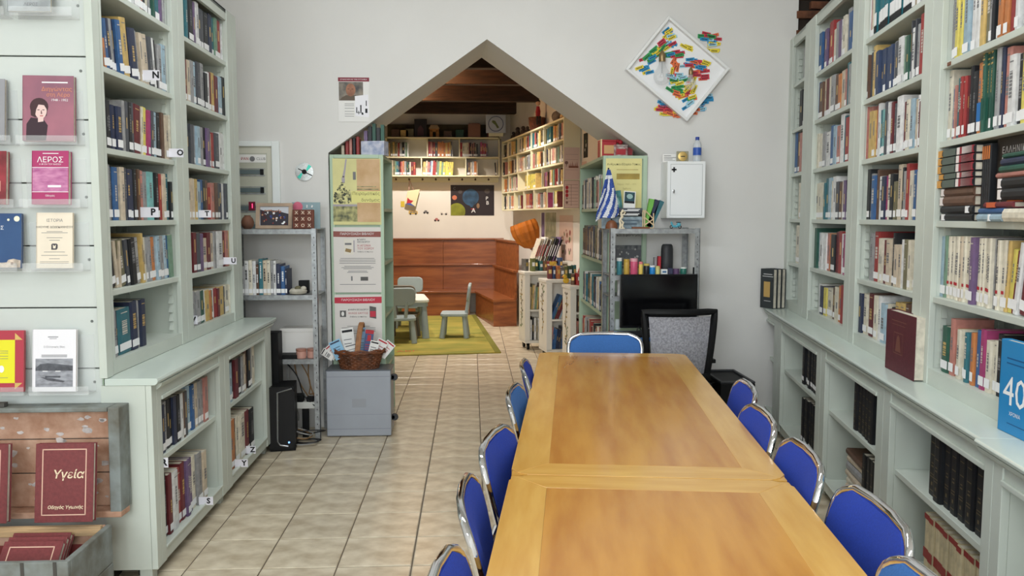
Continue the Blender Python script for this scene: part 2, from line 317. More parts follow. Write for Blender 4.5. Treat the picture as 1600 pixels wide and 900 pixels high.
    'U0': ('R', 2.42, '-2822,73,211,s,0,0 -2757,53,197,e,0,0 -2707,44,191,e,0,0'),
    'U1': ('R', 2.107, '-2914,76,255,k,0,0 -2837,74,243,k,0,0 -2761,72,232,k,0,0'),
    'U2': ('R', 1.802, '-2998,70,287,b,0,0 -2917,87,274,x,0,0 -2824,93,265,q,0,0'),
    'U3': ('R', 1.487, '-2888,77,246,c,0,0 -2805,85,238,c,0,0'),
    'U4': ('R', 1.183, '-2927,79,255,c,0,0 -2837,96,260,c,0,0'),
    'V0': ('RL', 0.48, '-120,72,252,Z,0,1 -51,63,256,Z,0,1 13,60,257,Z,0,1 74,58,257,Z,0,1 134,60,257,Z,0,1 198,62,255,Z,0,1 263,64,253,Z,0,1 325,57,252,Z,0,1'),
    'V1': ('RL', 0.105, '-139,50,305,W,0,1 -91,42,305,W,0,1 -49,41,305,W,0,1 -7,40,305,W,0,1 34,39,305,W,0,1 76,43,305,W,0,1 119,42,305,W,0,1 162,40,305,W,0,1 203,39,305,W,0,1 243,38,305,W,0,1 282,37,305,W,0,1 322,40,305,W,0,1'),
    'V2': ('RL', 0.48, '-1053,51,234,Z,0,1 -996,60,240,Z,0,1 -935,58,240,Z,0,1 -876,56,240,Z,0,1 -815,63,242,Z,0,1 -746,70,242,Z,0,1'),
    'V3': ('RL', 0.105, '-898,58,305,Z,0,1 -839,56,305,Z,0,1 -782,55,305,Z,0,1 -727,53,305,Z,0,1'),
    'V4': ('RL', 0.48, '-2139,67,237,Z,0,1 -2071,65,243,Z,0,1 -2005,63,246,Z,0,1 -1941,62,245,Z,0,1 -1878,60,244,Z,0,1 -1817,58,243,Z,0,1'),
    'V5': ('RL', 0.105, '-2158,68,288,Z,0,1 -2088,67,295,Z,0,1 -2021,65,302,Z,0,1 -1955,63,305,Z,0,1 -1891,61,305,Z,0,1 -1828,60,305,Z,0,1'),
}

# ================================================================== ROOM SHELL
# tiled floor: grout slab, nearest tiles one by one, the others joined
GROUT = M('tile_grout', (104, 92, 78), 0.9)
TILE = M('floor_tile_ceramic', (218, 206, 182), 0.3, var=0.07, noise=0.2, ns=8, c2=(176, 160, 134), stretch=(1, 1.3, 1))
fl = structure('floor', MB().box(-3.4, -3.4, -0.12, 3.2, 13.1, -0.004), GROUT)
PT = 0.32; TX0 = 0.055; TY0 = 3.426
def tile_bm(x, y, zt, m):
    h = PT/2 - 0.0030; b = 0.004
    m.add([(x-h,y-h,-0.02),(x+h,y-h,-0.02),(x+h,y+h,-0.02),(x-h,y+h,-0.02),
           (x-h,y-h,zt-0.002),(x+h,y-h,zt-0.002),(x+h,y+h,zt-0.002),(x-h,y+h,zt-0.002),
           (x-h+b,y-h+b,zt),(x+h-b,y-h+b,zt),(x+h-b,y+h-b,zt),(x-h+b,y+h-b,zt)],
          [(0,1,5,4),(1,2,6,5),(2,3,7,6),(3,0,4,7),(4,5,9,8),(5,6,10,9),(6,7,11,10),(7,4,8,11),(8,9,10,11)])
tm = MB(); tile_bm(0, 0, 0, tm)
tile_me = tm.mesh('tile', TILE, fix=False)
rest = MB()
for i in range(-11, 10):
    for j in range(-21, 30):
        x = TX0 + PT*(i+0.5); y = TY0 + PT*(j+0.5)
        if not (-3.3 < x < 3.1 and -3.3 < y < 12.95): continue
        vis = (3.05 < y < 5.7 and -1.45 < x < 1.0) or (5.7 <= y < 9.6 and -0.7 < x < 0.75) or (2.3 < y <= 3.05 and 1.15 < x < 1.6)
        dz = random.uniform(-0.0006, 0.0006)
        if vis: put('tile', tile_me, fl, (x, y, dz), (random.uniform(-.0012,.0012), random.uniform(-.0012,.0012), R(90)*random.randrange(4) if False else 0))
        else: tile_bm(x, y, dz, rest)
P('tile_field', rest, TILE, fl, kind='stuff', fix=False)

# far wall with the gabled opening (0.65 thick, the reveal leans slightly left)
YF = 5.8; TH = 0.66
out = [(-2.6,0),(-0.996,0),(-0.996,1.945),(0.112,2.73),(1.25,1.945),(1.25,0),(2.31,0),(2.31,3.72),(-2.6,3.72)]
def shear_prism(m, pts, y0, y1, dx):
    n = len(pts)
    vs = [(p[0], y0, p[1]) for p in pts] + [(p[0]+dx, y1, p[1]) for p in pts]
    m.add(vs, [list(range(n)), list(range(n,2*n))[::-1]] + [(i, i+n, (i+1)%n+n, (i+1)%n) for i in range(n)])
wm = MB()
shear_prism(wm, [(-2.6,0),(-0.996,0),(-0.996,1.945),(0.112,2.73),(0.112,3.72),(-2.6,3.72)], YF, YF+TH, -0.03)
shear_prism(wm, [(0.112,2.73),(1.25,1.945),(1.25,0),(2.31,0),(2.31,3.72),(0.112,3.72)], YF, YF+TH, -0.03)
structure('wall_far', wm, WALL)
# exposed brick at the right end of the far wall, above the bookcase
BRICK = M('dark_brick', (112, 70, 48), 0.9, var=0.25, noise=0.4, ns=14, bump=0.5, bs=40)
MORT = M('brick_mortar', (48, 40, 34), 0.95)
br = structure('trim_1', MB().box(2.31, 5.83, 0, 3.0, 6.4, 3.72), MORT)
bme = MB().cbox((0,0,0), (0.205, 0.05, 0.052)).mesh('brick', BRICK, bevel=0.004)
for r in range(14):
    for k in range(3):
        put('brick', bme, br, (2.40 + 0.215*k + (0.1 if r % 2 else 0.0), 5.825 + random.uniform(-.008,.008), 2.66 + r*0.066), (0, random.uniform(-.03,.03), random.uniform(-.04,.04)))
# right wall behind the bookcase
px, py, _ = frame_point(FR, -3.35, 0.50, 0); qx, qy, _ = frame_point(FR, 6.2, 0.50, 0)
n = (math.cos(A10)*0.2, -math.sin(A10)*0.2)
structure('wall_right', MB().prism([(px,py),(qx,qy),(qx+n[0],qy+n[1]),(px+n[0],py+n[1])], 0, 3.72), WALL)
# wall behind the left bookcase, and left outer wall
structure('wall_left', MB().box(-2.05, 3.42, 0, -1.86, 5.8, 3.72), WALL)
structure('wall_left_outer', MB().box(-3.4, -3.4, 0, -3.2, 3.42, 3.72), WALL)
# white boarded partition facing the room, at the end of the left bookcase
pan = structure('wall_left_boarded', MB().box(-3.2, 3.345, 0, -1.487, 3.42, 3.72), SHADOWGAP)
zs = [0.02, 0.15, 0.40, 0.647, 0.893, 1.139, 1.386, 1.633, 1.879, 2.122, 2.37, 2.615, 2.86, 3.1, 3.35, 3.6]
SCREW = M('screw_head', (110, 115, 112), 0.4, metal=0.8)
for a, b in zip(zs[:-1], zs[1:]):
    pl = P('plank', MB().box(-3.2, 3.322, a+0.0025, -1.490, 3.3455, b-0.0025), WHITEP, pan, bevel=0.0025)
    P('screw', MB().lathe([(0.0001,0.002),(0.005,0.002),(0.006,0)], 8, 0, (0,0,0), Matrix.Translation((-1.52, 3.3215, b-0.055)) @ Matrix.Rotation(R(90),4,'X')), SCREW, pl)
P('edge_bead', MB().box(-1.4905, 3.325, 0.02, -1.4865, 3.343, 3.6), MINTG, pan)
# ceiling and street-side wall (behind the camera) with two shop windows
structure('ceiling', MB().box(-3.4, -3.4, 3.72, 3.4, 6.5, 3.85), CEIL)
TUBEG = M('added_tube_glow', (245, 250, 255), 0.4, emit=4.0)
for fx, fy in FILL_FITTINGS:  # bodies for the added overhead fill, out of view
    ft = T('added_ceiling_light', 'added unseen ceiling fitting over the %s long table' % ('nearer' if fy < 2 else 'farther'), 'lamp', (fx, fy, 3.72), group='added ceiling fill fittings')
    P('housing', MB().box(-1.0, -0.13, -0.06, 1.0, 0.13, 0.0), CEIL, ft, bevel=0.004)
    for yy in (-0.06, 0.06): P('tube', MB().tube([(-0.95, yy, -0.08), (0.95, yy, -0.08)], 0.016, 10), TUBEG, ft, smooth=True)
bw = MB()
for x0, x1, z0, z1 in ((-3.4,-2.95,0,3.72),(-0.55,-0.05,0,3.72),(2.35,3.4,0,3.72),(-2.95,-0.55,0,1.1),(-2.95,-0.55,3.5,3.72),(-0.05,2.35,0,1.1),(-0.05,2.35,3.5,3.72)):
    bw.box(x0, -3.4, z0, x1, -3.2, z1)
structure('wall_back', bw, WALL)
for k, (x0, x1) in enumerate(((-2.95,-0.55),(-0.05,2.35))):
    w = MB()
    for a, b, c, d in ((x0,1.1,x0+0.06,3.5),(x1-0.06,1.1,x1,3.5),(x0,1.1,x1,1.16),(x0,3.44,x1,3.5),((x0+x1)/2-0.03,1.16,(x0+x1)/2+0.03,3.44)):
        w.box(a, -3.36, b, c, -3.28, d)
    structure('window_%d' % (k+1), w, CREAMW)
structure('wall_right_near', MB().box(2.45, -3.4, 0, 3.4, -3.2, 3.72), WALL)
# right wall towards the street continues
# ------------------------------------------------------------------ back room shell
YR = 12.86
structure('wall_rear', MB().box(-3.0, YR, 0, 0.9, YR+0.15, 3.4), REAR)
structure('wall_rear_left', MB().box(-3.0, 6.4, 0, -2.8, YR, 3.4), REAR)
AB = R(10.3)
tb = (-math.sin(AB), math.cos(AB)); nb = (math.cos(AB), math.sin(AB))   # along the angled right wall / into it
FB = (0.46, 12.5, (-tb[0], -tb[1]), nb, math.atan2(-tb[1], -tb[0]))     # x runs towards the camera
a = frame_point(FB, -0.5, 0.205, 0); b = frame_point(FB, 6.15, 0.205, 0)
structure('wall_rear_right', MB().prism([a[:2], b[:2], (b[0]+0.15,b[1]), (a[0]+0.15,a[1])], 0, 3.4), REAR)
cl = structure('ceiling', MB().box(-3.0, 6.4, 3.30, 2.2, 13.1, 3.42), DKWOOD)
for k in range(22):
    P('board', MB().box(-3.0, 6.46+k*0.3, 3.28, 2.2, 6.46+k*0.3+0.288, 3.302), DKWOOD, cl)
for y in (7.7, 8.75, 9.8, 11.2, 12.5):
    P('beam', MB().box(-3.0, y-0.06, 3.05, 2.2, y+0.06, 3.28), DKWOOD, cl, bevel=0.006)
# warm lamps of the back room: recessed panels between the beams and two wall spots on the left
LAMPB = M('lamp_body', (235, 232, 224), 0.4)
LAMPG = M('lamp_glow', (255, 222, 176), 0.4, emit=6.0)
def spot_lamp(x, y, z, power, rot, size=1.9, blend=0.7):
    t = T('ceiling_spotlight', 'small white ceiling spotlight between the dark beams, %s the back room' % ('at the rear of' if y > 11 else 'in the middle of' if y > 9.5 else 'at the arch side of'), 'lamp', (x, y, z), group='back room spotlights')
    P('lamp_shade', MB().lathe([(0.03,0.12),(0.055,0.10),(0.065,0.0),(0.058,0.0),(0.05,0.09),(0.0001,0.09)], 16), LAMPB, t, smooth=True)
    P('bulb', MB().ball((0,0,0.05), 0.03), LAMPG, t, smooth=True)
    d = bpy.data.lights.new('spot', 'SPOT'); d.energy = power; d.color = (1.0, 0.94, 0.86); d.spot_size = size; d.spot_blend = blend; d.shadow_soft_size = 0.05
    o = bpy.data.objects.new('spot', d); COL.objects.link(o); o.location = (x, y, z-0.02); o.rotation_euler = rot
spot_lamp(-0.7, 11.45, 3.12, 195, (R(14), 0, 0), 1.9, 0.5)
spot_lamp(0.1, 10.05, 3.12, 150, (R(10), R(-6), 0), 2.0, 0.5)
spot_lamp(-0.9, 9.0, 3.12, 160, (0, 0, 0), 2.2, 0.5)
def beam_lamp(x, y, z, lab):
    t = T('beam_lamp', lab, 'lamp', (x, y, z), group='small lamps tucked between the ceiling beams')
    P('lamp_body', MB().cyl((0, 0, 0.0), 0.03, 3.28 - z, 12), GOLD, t, smooth=True)
    P('bulb', MB().ball((0, 0, -0.02), 0.026), LAMPG, t, smooth=True)
    d = bpy.data.lights.new('glow', 'POINT'); d.energy = 26; d.color = (1.0, 0.58, 0.28); d.shadow_soft_size = 0.03
    o = bpy.data.objects.new('glow', d); COL.objects.link(o); o.location = (x, y + 0.12, z - 0.03)
beam_lamp(-0.46, 9.25, 3.20, 'small brass lamp lighting the fourth ceiling beam of the back room')
beam_lamp(-0.82, 10.70, 3.235, 'small brass lamp lighting the ceiling beam nearest the rear shelf')

# ================================================================== BOOKCASES
def stile(m, f, xa, xb, y, z0, z1, t=0.022, mi=0):
    m.box(xa, y-t*0.15, z0, xb, y+t, z1, mi)
def case_root(name, label, f, group, cat='bookcase'):
    return T(name, label, cat, (f[0], f[1], 0), f[4], group)
def rack_mesh(depth, z0, z1):
    # saw-tooth shelf support strip
    m = MB(); z = z0
    while z < z1 - 0.045:
        m.prism([(0,z),(0.012,z),(0.0,z+0.04)], -0.010, 0.010, 'y'); z += 0.045
    return m
def upper_case(f, label, yf, yb, bays, posts, shelves, ztop, zbot=0.855, group='tall mint painted bookcases', mat=MINT):
    t = case_root('bookcase', label, f, group)
    xs = [p[0] for p in posts] + [p[1] for p in posts]
    xa, xb = min(xs), max(xs)
    P('back_panel', MB().box(xa, yb-0.012, zbot, xb, yb, ztop), mat, t)
    P('top_board', MB().box(xa, yf, ztop-0.02, xb, yb, ztop), mat, t)
    P('bottom_board', MB().box(xa, yf, zbot, xb, yb, 0.912), mat, t)
    for (a, b) in posts:
        P('post', MB().box(a, yf-0.004, zbot, (a+b)/2-0.0012, yf+0.020, ztop).box((a+b)/2+0.0012, yf-0.004, zbot, b, yf+0.020, ztop), mat, t, bevel=0.002)
        P('partition', MB().box(a+0.004, yf+0.02, zbot, a+0.022, yb-0.012, ztop).box(b-0.022, yf+0.02, zbot, b-0.004, yb-0.012, ztop), mat, t)
    for i, (a, b) in enumerate(bays):
        P('top_rail', MB().box(a, yf, ztop-0.065, b, yf+0.02, ztop), mat, t)
        for z in shelves[i]:
            P('shelf', MB().box(a-0.004, yf+0.006, z-0.024, b+0.004, yb-0.012, z), mat, t, bevel=0.002)
        for x, sg in ((a-0.004, 1), (b+0.004, -1)):
            for yy in (yf+0.05, yb-0.06):
                P('shelf_rack', rack_mesh(0.02, 0.93, ztop-0.1), mat, t, (x, yy, 0), (0,0,0) if sg > 0 else (0,0,R(180)))
    return t
def lower_case(f, label, yf, yb, bays, posts, zshelf, group='low mint painted cabinets', mat=MINT, cut=None):
    t = case_root('base_cabinet', label, f, group, 'cabinet')
    xs = [p[0] for p in posts] + [p[1] for p in posts]
    xa, xb = min(xs), max(xs)
    if cut: xa = cut
    P('back_panel', MB().box(xa, yb-0.012, 0.06, xb, yb, 0.825), mat, t)
    P('bottom_board', MB().box(xa, yf+0.02, 0.085, xb, yb, 0.108), mat, t)
    P('plinth', MB().box(xa+0.03, yf+0.09, 0.0, xb-0.03, yf+0.11, 0.085), SHADOWGAP, t)  # dark colour stands in for the shadow under the cabinet
    for (a, b) in posts:
        P('post', MB().box(a, yf-0.004, 0.06, (a+b)/2-0.0012, yf+0.02, 0.825).box((a+b)/2+0.0012, yf-0.004, 0.06, b, yf+0.02, 0.825), mat, t, bevel=0.002)
        P('partition', MB().box(max(a, xa), yf+0.02, 0.06, max(a, xa)+0.02, yb-0.012, 0.825).box(b-0.02, yf+0.02, 0.06, b, yb-0.012, 0.825), mat, t)
        P('foot', MB().box((a+b)/2-0.025, yf+0.03, 0.0, (a+b)/2+0.025, yf+0.08, 0.085), mat, t)
    for i, (a, b) in enumerate(bays):
        P('top_rail', MB().box(a, yf, 0.755, b, yf+0.02, 0.825), mat, t, bevel=0.002)
        P('bottom_rail', MB().box(a, yf, 0.06, b, yf+0.02, 0.118), mat, t, bevel=0.002)
        P('rail_moulding', MB().box(a, yf-0.010, 0.745, b, yf, 0.762), mat, t, bevel=0.003)
        P('rail_moulding', MB().box(a, yf-0.008, 0.112, b, yf, 0.124), mat, t, bevel=0.003)
        if zshelf: P('shelf', MB().box(a-0.001, yf+0.022, zshelf-0.024, b+0.001, yb-0.012, zshelf), mat, t, bevel=0.002)
    P('cornice', MB().prism([(yf-0.028,0.826),(yf-0.022,0.812),(yf-0.008,0.800),(yf,0.795),(yf,0.826)], xa, xb, 'x'), mat, t)
    return t
LP = [(0.052,0.10),(0.88,1.05),(1.80,1.99)]
LB = [(0.10,0.88),(1.05,1.80)]
LZ = [1.2, 1.485, 1.78, 2.105, 2.43]
left_case = upper_case(FL, 'tall mint bookcase at the left, full of books, beside the white boarded partition', 0.0, 0.32, LB, LP, [LZ, LZ], 2.74)
P('end_panel', MB().box(-0.004, -0.012, 0.856, 0.052, 0.018, 2.74), MINT, left_case, bevel=0.002)
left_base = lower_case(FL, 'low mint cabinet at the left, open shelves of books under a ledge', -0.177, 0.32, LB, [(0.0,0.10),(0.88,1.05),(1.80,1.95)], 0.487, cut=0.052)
P('end_panel', MB().box(0.0, -0.1565, 0.06, 0.05, 0.018, 0.825), MINT, left_base)
def counter(f, label, x0, x1, y0, y1, z=0.85):
    prof = [(y0+0.010,0.826),(y0,0.832),(y0-0.004,0.842),(y0,z-0.001),(y0+0.004,z),(y1,z),(y1,0.826)]
    c = MB().prism(prof, x0, x1, 'x')
    o = one('countertop', label, 'countertop', c, M('mint_ledge_gloss', (200, 211, 203), 0.22, noise=0.04, ns=2), (f[0], f[1], 0), f[4], 'ledges between the upper and lower cases', bevel=0.0015)
    return o
counter(FL, 'glossy mint ledge on top of the low cabinet at the left', -0.004, 2.0, -0.205, 0.0, 0.854)
RP = [(-3.22,-3.06),(-2.68,-2.40),(-1.585,-1.385),(-0.57,-0.38),(0.43,0.60)]
RB = [(-3.06,-2.68),(-2.40,-1.585),(-1.385,-0.57),(-0.38,0.43)]
RZ = [[1.183,1.487,1.802,2.107,2.42],[1.183,1.485,1.797,2.098,2.385],[1.188,1.487,1.785,2.08,2.376],[1.193,1.485,1.785,2.08,2.40]]
right_case = upper_case(FR, 'tall mint bookcase along the whole right wall, full of books', 0.14, 0.46, RB, RP, RZ, 2.745, 0.8495)
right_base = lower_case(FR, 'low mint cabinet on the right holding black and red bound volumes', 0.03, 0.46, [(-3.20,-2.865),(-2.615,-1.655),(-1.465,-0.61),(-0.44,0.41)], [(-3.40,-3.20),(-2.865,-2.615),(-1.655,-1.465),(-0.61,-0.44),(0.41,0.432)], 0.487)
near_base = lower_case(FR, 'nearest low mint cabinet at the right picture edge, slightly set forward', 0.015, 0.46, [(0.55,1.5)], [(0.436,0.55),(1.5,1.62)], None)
counter(FR, 'glossy mint ledge running along the right bookcase', -3.40, 0.433, -0.002, 0.14)
counter(FR, 'near end piece of the mint ledge at the right picture edge', 0.436, 1.62, -0.018, 0.14)
P('filler_panel', MB().box(0.60, 0.16, 0.855, 1.62, 0.46, 0.90), MINT, near_base)

# ================================================================== BOOKS
BC = dict(k=(34,36,42), n=(44,54,88), b=(48,100,165), t=(42,118,132), a=(112,188,186), g=(38,96,76), G=(116,156,126),
          O=(122,116,82), l=(158,190,208), s=(158,158,160), d=(78,82,90), w=(230,230,228), c=(226,216,192), e=(214,194,164),
          Y=(214,174,88), y=(226,206,76), o=(214,122,56), q=(202,124,110), r=(180,48,46), m=(122,38,46), p=(186,58,118),
          v=(118,90,136), x=(108,74,54), T=(24,116,132), D=(52,72,112), Z=(26,28,34), W=(206,188,142))
CN = dict(k='black', n='navy', b='blue', t='teal', a='aqua', g='dark green', G='pale green', O='olive', l='light blue', s='grey',
          d='dark grey', w='white', c='cream', e='beige', Y='golden', y='yellow', o='orange', q='salmon', r='red', m='maroon',
          p='magenta', v='violet', x='brown', T='teal', D='navy', Z='black', W='cream and red')
BC = {k: tuple(int(0.78*x + 0.22*(0.3*v[0]+0.59*v[1]+0.11*v[2])) for x in v) for k, v in BC.items()}
BM = {k: M('book_cover_' + CN[k].replace(' ', '_') + ('_series' if k in 'TDZW' else ''), v, 0.5, var=0.12, noise=0.12, ns=35) for k, v in BC.items()}
DARKB = set('knbtgdrmpvxTDZO')
PALEI = M('pale_spine_ink', (196, 190, 180), 0.6)
def book_meshes(w, h, d, c, deco=None, cheap=False):
    hw = w/2; t = min(0.0025, w*0.12)
    prof = [(-hw,d),(-hw,0.004),(-hw*0.55,0),(hw*0.55,0),(hw,0.004),(hw,d),(hw-t,d),(hw-t,0.006),(-hw+t,0.006),(-hw+t,d)]
    cov = MB().prism(prof, 0, h, 'z')
    pg = MB().box(-hw+t, 0.005, 0.003, hw-t, d-0.004, h-0.003)
    return cov, pg
def print_on_spine(w, h, c, rnd, deco):
    # thin foil / ink bars of the spine title, just proud of the spine
    m = MB(); hw = w*0.5*0.5; y = -0.0006
    if c == 'Z':
        for a in (0.10, 0.30, 0.34, 0.62, 0.80): m.rect(-hw, h*a, hw, h*a+0.003, y)
        m.rect(-hw*.6, h*.45, hw*.6, h*.47, y); m.rect(-hw*.5, h*.5, hw*.5, h*.515, y); m.rect(-hw*.35, h*.18, hw*.35, h*.23, y)
    elif c == 'D':
        m.rect(-hw, h*.80, hw, h*.86, y)
    elif c == 'W':
        for a, b in ((0.02,0.05),(0.24,0.27),(0.45,0.58),(0.93,1.0)): m.rect(-w*.48, h*a, w*.48, h*b-0.001, y)
    elif c == 'T':
        m.rect(-w*.5, h*.05, w*.5, h*.17, y)
    else:
        a = rnd.uniform(0.35, 0.5); b = a + rnd.uniform(0.2, 0.38)
        k = rnd.choice((0.12, 0.2)) * w
        z = a*h
        while z < b*h:
            L = rnd.uniform(0.004, 0.014); m.rect(-k, z, k, min(z+L, b*h), y); z += L + 0.003
        if rnd.random() < 0.5: m.rect(-hw, h*0.9, hw, h*0.9+0.004, y)
    return m
SHELFNAME = {
 'L0':'top shelf in view, near left bay','L1':'shelf marked N','L2':'shelf marked O','L3':'shelf marked P','L4':'shelf below sign P','L5':'bottom upper shelf, near left bay',
 'M0':'top shelf, far left bay','M1':'second shelf, far left bay','M2':'third shelf, far left bay','M3':'shelf marked T','M4':'shelf marked U','M5':'shelf marked V',
 'P0':'low shelf marked R','P1':'low shelf marked S','Q0':'far low shelf under the ledge','Q1':'low shelf marked Y and Z',
 'R0':'top row in view, nearest right bay','R1':'second row, nearest right bay','R3':'row below the stacked volumes','R4':'row behind the blue 40 book',
 'S0':'top row, second right bay','S1':'second row, second right bay','S2':'third row, second right bay','S3':'fourth row, second right bay','S4':'fifth row, second right bay','S5':'row behind the maroon standing book',
 'T0':'top row, third right bay','T1':'second row, third right bay','T2':'third row, third right bay','T3':'fourth row, third right bay','T4':'fifth row, third right bay','T5':'lowest row, third right bay',
 'U0':'top row, narrow far bay','U1':'second row, narrow far bay','U2':'third row, narrow far bay','U3':'fourth row, narrow far bay','U4':'fifth row, narrow far bay'}
ORD = ['first','second','third','fourth','fifth','sixth','seventh','eighth','ninth','tenth','eleventh','twelfth','thirteenth','fourteenth','fifteenth','sixteenth','seventeenth','eighteenth','nineteenth','twentieth','twenty-first','twenty-second','twenty-third','twenty-fourth','twenty-fifth','twenty-sixth','twenty-seventh','twenty-eighth','twenty-ninth','thirtieth']
SERIES = {('S0','T'):'teal white-based volume of the matching top row',
          ('S1','D'):'navy volume of the matching set, second right bay',
          ('V0','Z'):'thick black gold-banded volume, nearest low right bay',
          ('V1','W'):'cream volume with red bands, nearest bottom right bay',
          ('V2','Z'):'black volume, upper low shelf, second right bay',
          ('V3','Z'):'black volume beside the small flat stack',
          ('V4','Z'):'black volume, white sticker, third right bay',
          ('V5','Z'):'black volume, lowest shelf, third right bay',
          ('R3','c'):'cream paperback with red dot, below the flat stack row',
          ('R1','g'):'dark green gold-banded volume, nearest right bay'}
STUFF = MB(); STUFF_MATS = []; STUFF_IDX = {}
def stuff_idx(m):
    if m.name not in STUFF_IDX: STUFF_IDX[m.name] = len(STUFF_MATS); STUFF_MATS.append(m)
    return STUFF_IDX[m.name]
def stuff_book(mt, w, h, d, c, rnd, sticker=True):
    hw = w/2
    STUFF.box(-hw, 0, 0, hw, d, h*0.996, stuff_idx(BM[c]), mt)
    STUFF.box(-hw*.8, 0.004, h*0.99, hw*.8, d-0.004, h, stuff_idx(PAGE), mt)
    if sticker and rnd.random() < 0.7:
        STUFF.box(-hw*.9, -0.0006, 0.012, hw*.9, 0.001, 0.042, stuff_idx(LABEL), mt)
    if rnd.random() < 0.7:
        a = rnd.uniform(0.35, 0.5)
        STUFF.box(-hw*.22, -0.0005, h*a, hw*.3, 0.001, h*(a+rnd.uniform(.15,.35)), stuff_idx(GOLD if c in DARKB else GREYINK), mt)
PTYPE = {'L':0.025, 'LL':-0.145, 'R':0.165, 'RL':0.065}
rb = random.Random(5)
def shelf_depth(key): return 0.25 if key[0] in 'VPQ' else 0.22
for key, (fr, z, s) in BOOK_ROWS.items():
    f = FL if fr[0] == 'L' else FR
    y = PTYPE[fr]
    for i, tok in enumerate(s.split()):
        q = tok.split(',')
        x, w, h, c, lean, ind = int(q[0])/1000, max(0.007, int(q[1])/1000), int(q[2])/1000, q[3], int(q[4]), int(q[5])
        d = rb.uniform(0.125, 0.17) if h < 0.24 else rb.uniform(0.17, 0.2)
        yj = y + rb.uniform(-0.004, 0.012)
        if lean: w *= math.cos(R(lean))
        lz = abs(math.sin(R(lean)))*w/2
        loc = Vector(frame_point(f, x, yj, z + lz + 0.0005))
        mt = Matrix.Translation(loc) @ Matrix.Rotation(f[4], 4, 'Z') @ Matrix.Rotation(R(-lean), 4, 'Y')
        if not ind:
            stuff_book(mt, w, h, d, c, rb); continue
        cov, pg = book_meshes(w, h, d, c)
        nm = 'bound_volume' if key[0] == 'V' else 'book'
        o = put(nm, cov.mesh(nm, BM[c], fix=False), None)
        o.matrix_world = mt
        if (key, c) in SERIES:
            lab = SERIES[(key, c)] + ', ' + ORD[i] + ' from left'
        else:
            size = ('tall ' if h > 0.245 else 'short ' if h < 0.19 else '') + ('thick ' if w > 0.042 else 'thin ' if w < 0.022 else '')
            lab = '%s%s book%s, %s from left, %s' % (size, CN[c], ' leaning' if abs(lean) > 5 else '', ORD[i], SHELFNAME.get(key, 'shelf'))
        tag(o, lab, 'volume' if key[0] == 'V' else 'book', ('books on the left bookcase' if fr[0] == 'L' else 'books on the right bookcase') if key[0] != 'V' else 'bound volumes in the low right cabinet')
        P('page_block', pg, PAGE, o, fix=False)
        if c == 'T':
            P('spine_band', MB().rect(-w*.49, h*.16, w*.49, h*.36, -0.0006), WHITE, o, fix=False)
            P('spine_print', print_on_spine(w, h, c, rb, None), INK, o, fix=False)
        elif c == 'W': P('spine_print', print_on_spine(w, h, c, rb, None), M('red_spine_band', (140,44,44), 0.5), o, fix=False)
        else:
            P('spine_print', print_on_spine(w, h, c, rb, None), M('dull_gold', (112, 98, 72), 0.5) if c == 'Z' else GOLD if c in 'mgn' else (GREYINK if c in 'kdD' or c not in DARKB else PALEI), o, fix=False)
            if key == 'R3' and c == 'c': P('red_dot', MB().rect(-w*.35, 0.055, w*.35, 0.066, -0.0008), RED, o, fix=False)
            if key == 'R1' and c == 'g':
                P('spine_band', MB().rect(-w*.48, h*.16, w*.48, h*.42, -0.0008), M('green_panel', (20,80,66), 0.5), o, fix=False)
                P('gold_band', MB().rect(-w*.45, h*.80, w*.45, h*.82, -0.0008).rect(-w*.45, h*.86, w*.45, h*.88, -0.0008).rect(-w*.45, h*.93, w*.45, h*.95, -0.0008), GOLD, o, fix=False)
            if key == 'R1' and c == 'o': P('spine_band', MB().rect(-w*.49, h*.18, w*.49, h*.45, -0.0008), M('blue_panel', (30,110,180), 0.5), o, fix=False)
            if c != 'Z' and rb.random() < 0.78 or key == 'R3':
                P('spine_label', MB().rect(-w*.46, 0.014, w*.46, 0.046, -0.0009), LABEL, o, fix=False)
            elif c == 'Z' and key in ('V4', 'V5'):
                P('spine_label', MB().rect(-w*.4, 0.03, w*.4, 0.055, -0.0009), LABEL, o, fix=False)

# white letter cards standing out from the left shelves
CARD = M('shelf_card', (236, 234, 242), 0.5)
def card(letter, x, z, w, h, y0, tx, lab):
    # hangs on the shelf edge, facing the reader in front of the bay
    px, py, _ = frame_point(FL, x, y0, 0)
    t = T('shelf_sign', lab, 'sign', (px, py, z), 0, 'letter signs on the left shelves')
    P('card', MB().box(0, 0, 0, w, 0.0015, h), CARD, t)
    txt(letter, h*0.92, INK, t, (tx*w, -0.001, h*0.5), name='letter', bold=h*0.035)
card('N', 0.57, 2.122, 0.086, 0.045, 0.036, 0.80, 'white card with the letter N on a shelf edge')
card('O', 0.86, 1.795, 0.095, 0.042, 0.05, 0.84, 'white card with the letter O at the end of its shelf')
card('P', 0.49, 1.498, 0.092, 0.046, 0.040, 0.74, 'white card with the letter P leaning on blue books')
card('T', 1.30, 1.497, 0.073, 0.040, 0.040, 0.70, 'white card with the letter T in the far bay')
card('U', 1.70, 1.215, 0.080, 0.042, 0.030, 0.78, 'white card with the letter U sticking out past the post')
card('V', 1.10, 0.93, 0.042, 0.046, 0.036, 0.50, 'white card with the letter V beside the green book')
card('R', 0.105, 0.455, 0.040, 0.042, -0.157, 0.58, 'white card with the letter R on the low near shelf')
card('S', 0.60, 0.115, 0.068, 0.040, -0.150, 0.68, 'white card with the letter S on the lowest near shelf')
card('Y', 1.20, 0.115, 0.072, 0.044, -0.150, 0.72, 'white card with the letter Y under the orange book')
card('Z', 1.46, 0.115, 0.062, 0.046, -0.135, 0.72, 'white card with the letter Z under the dark brown book')

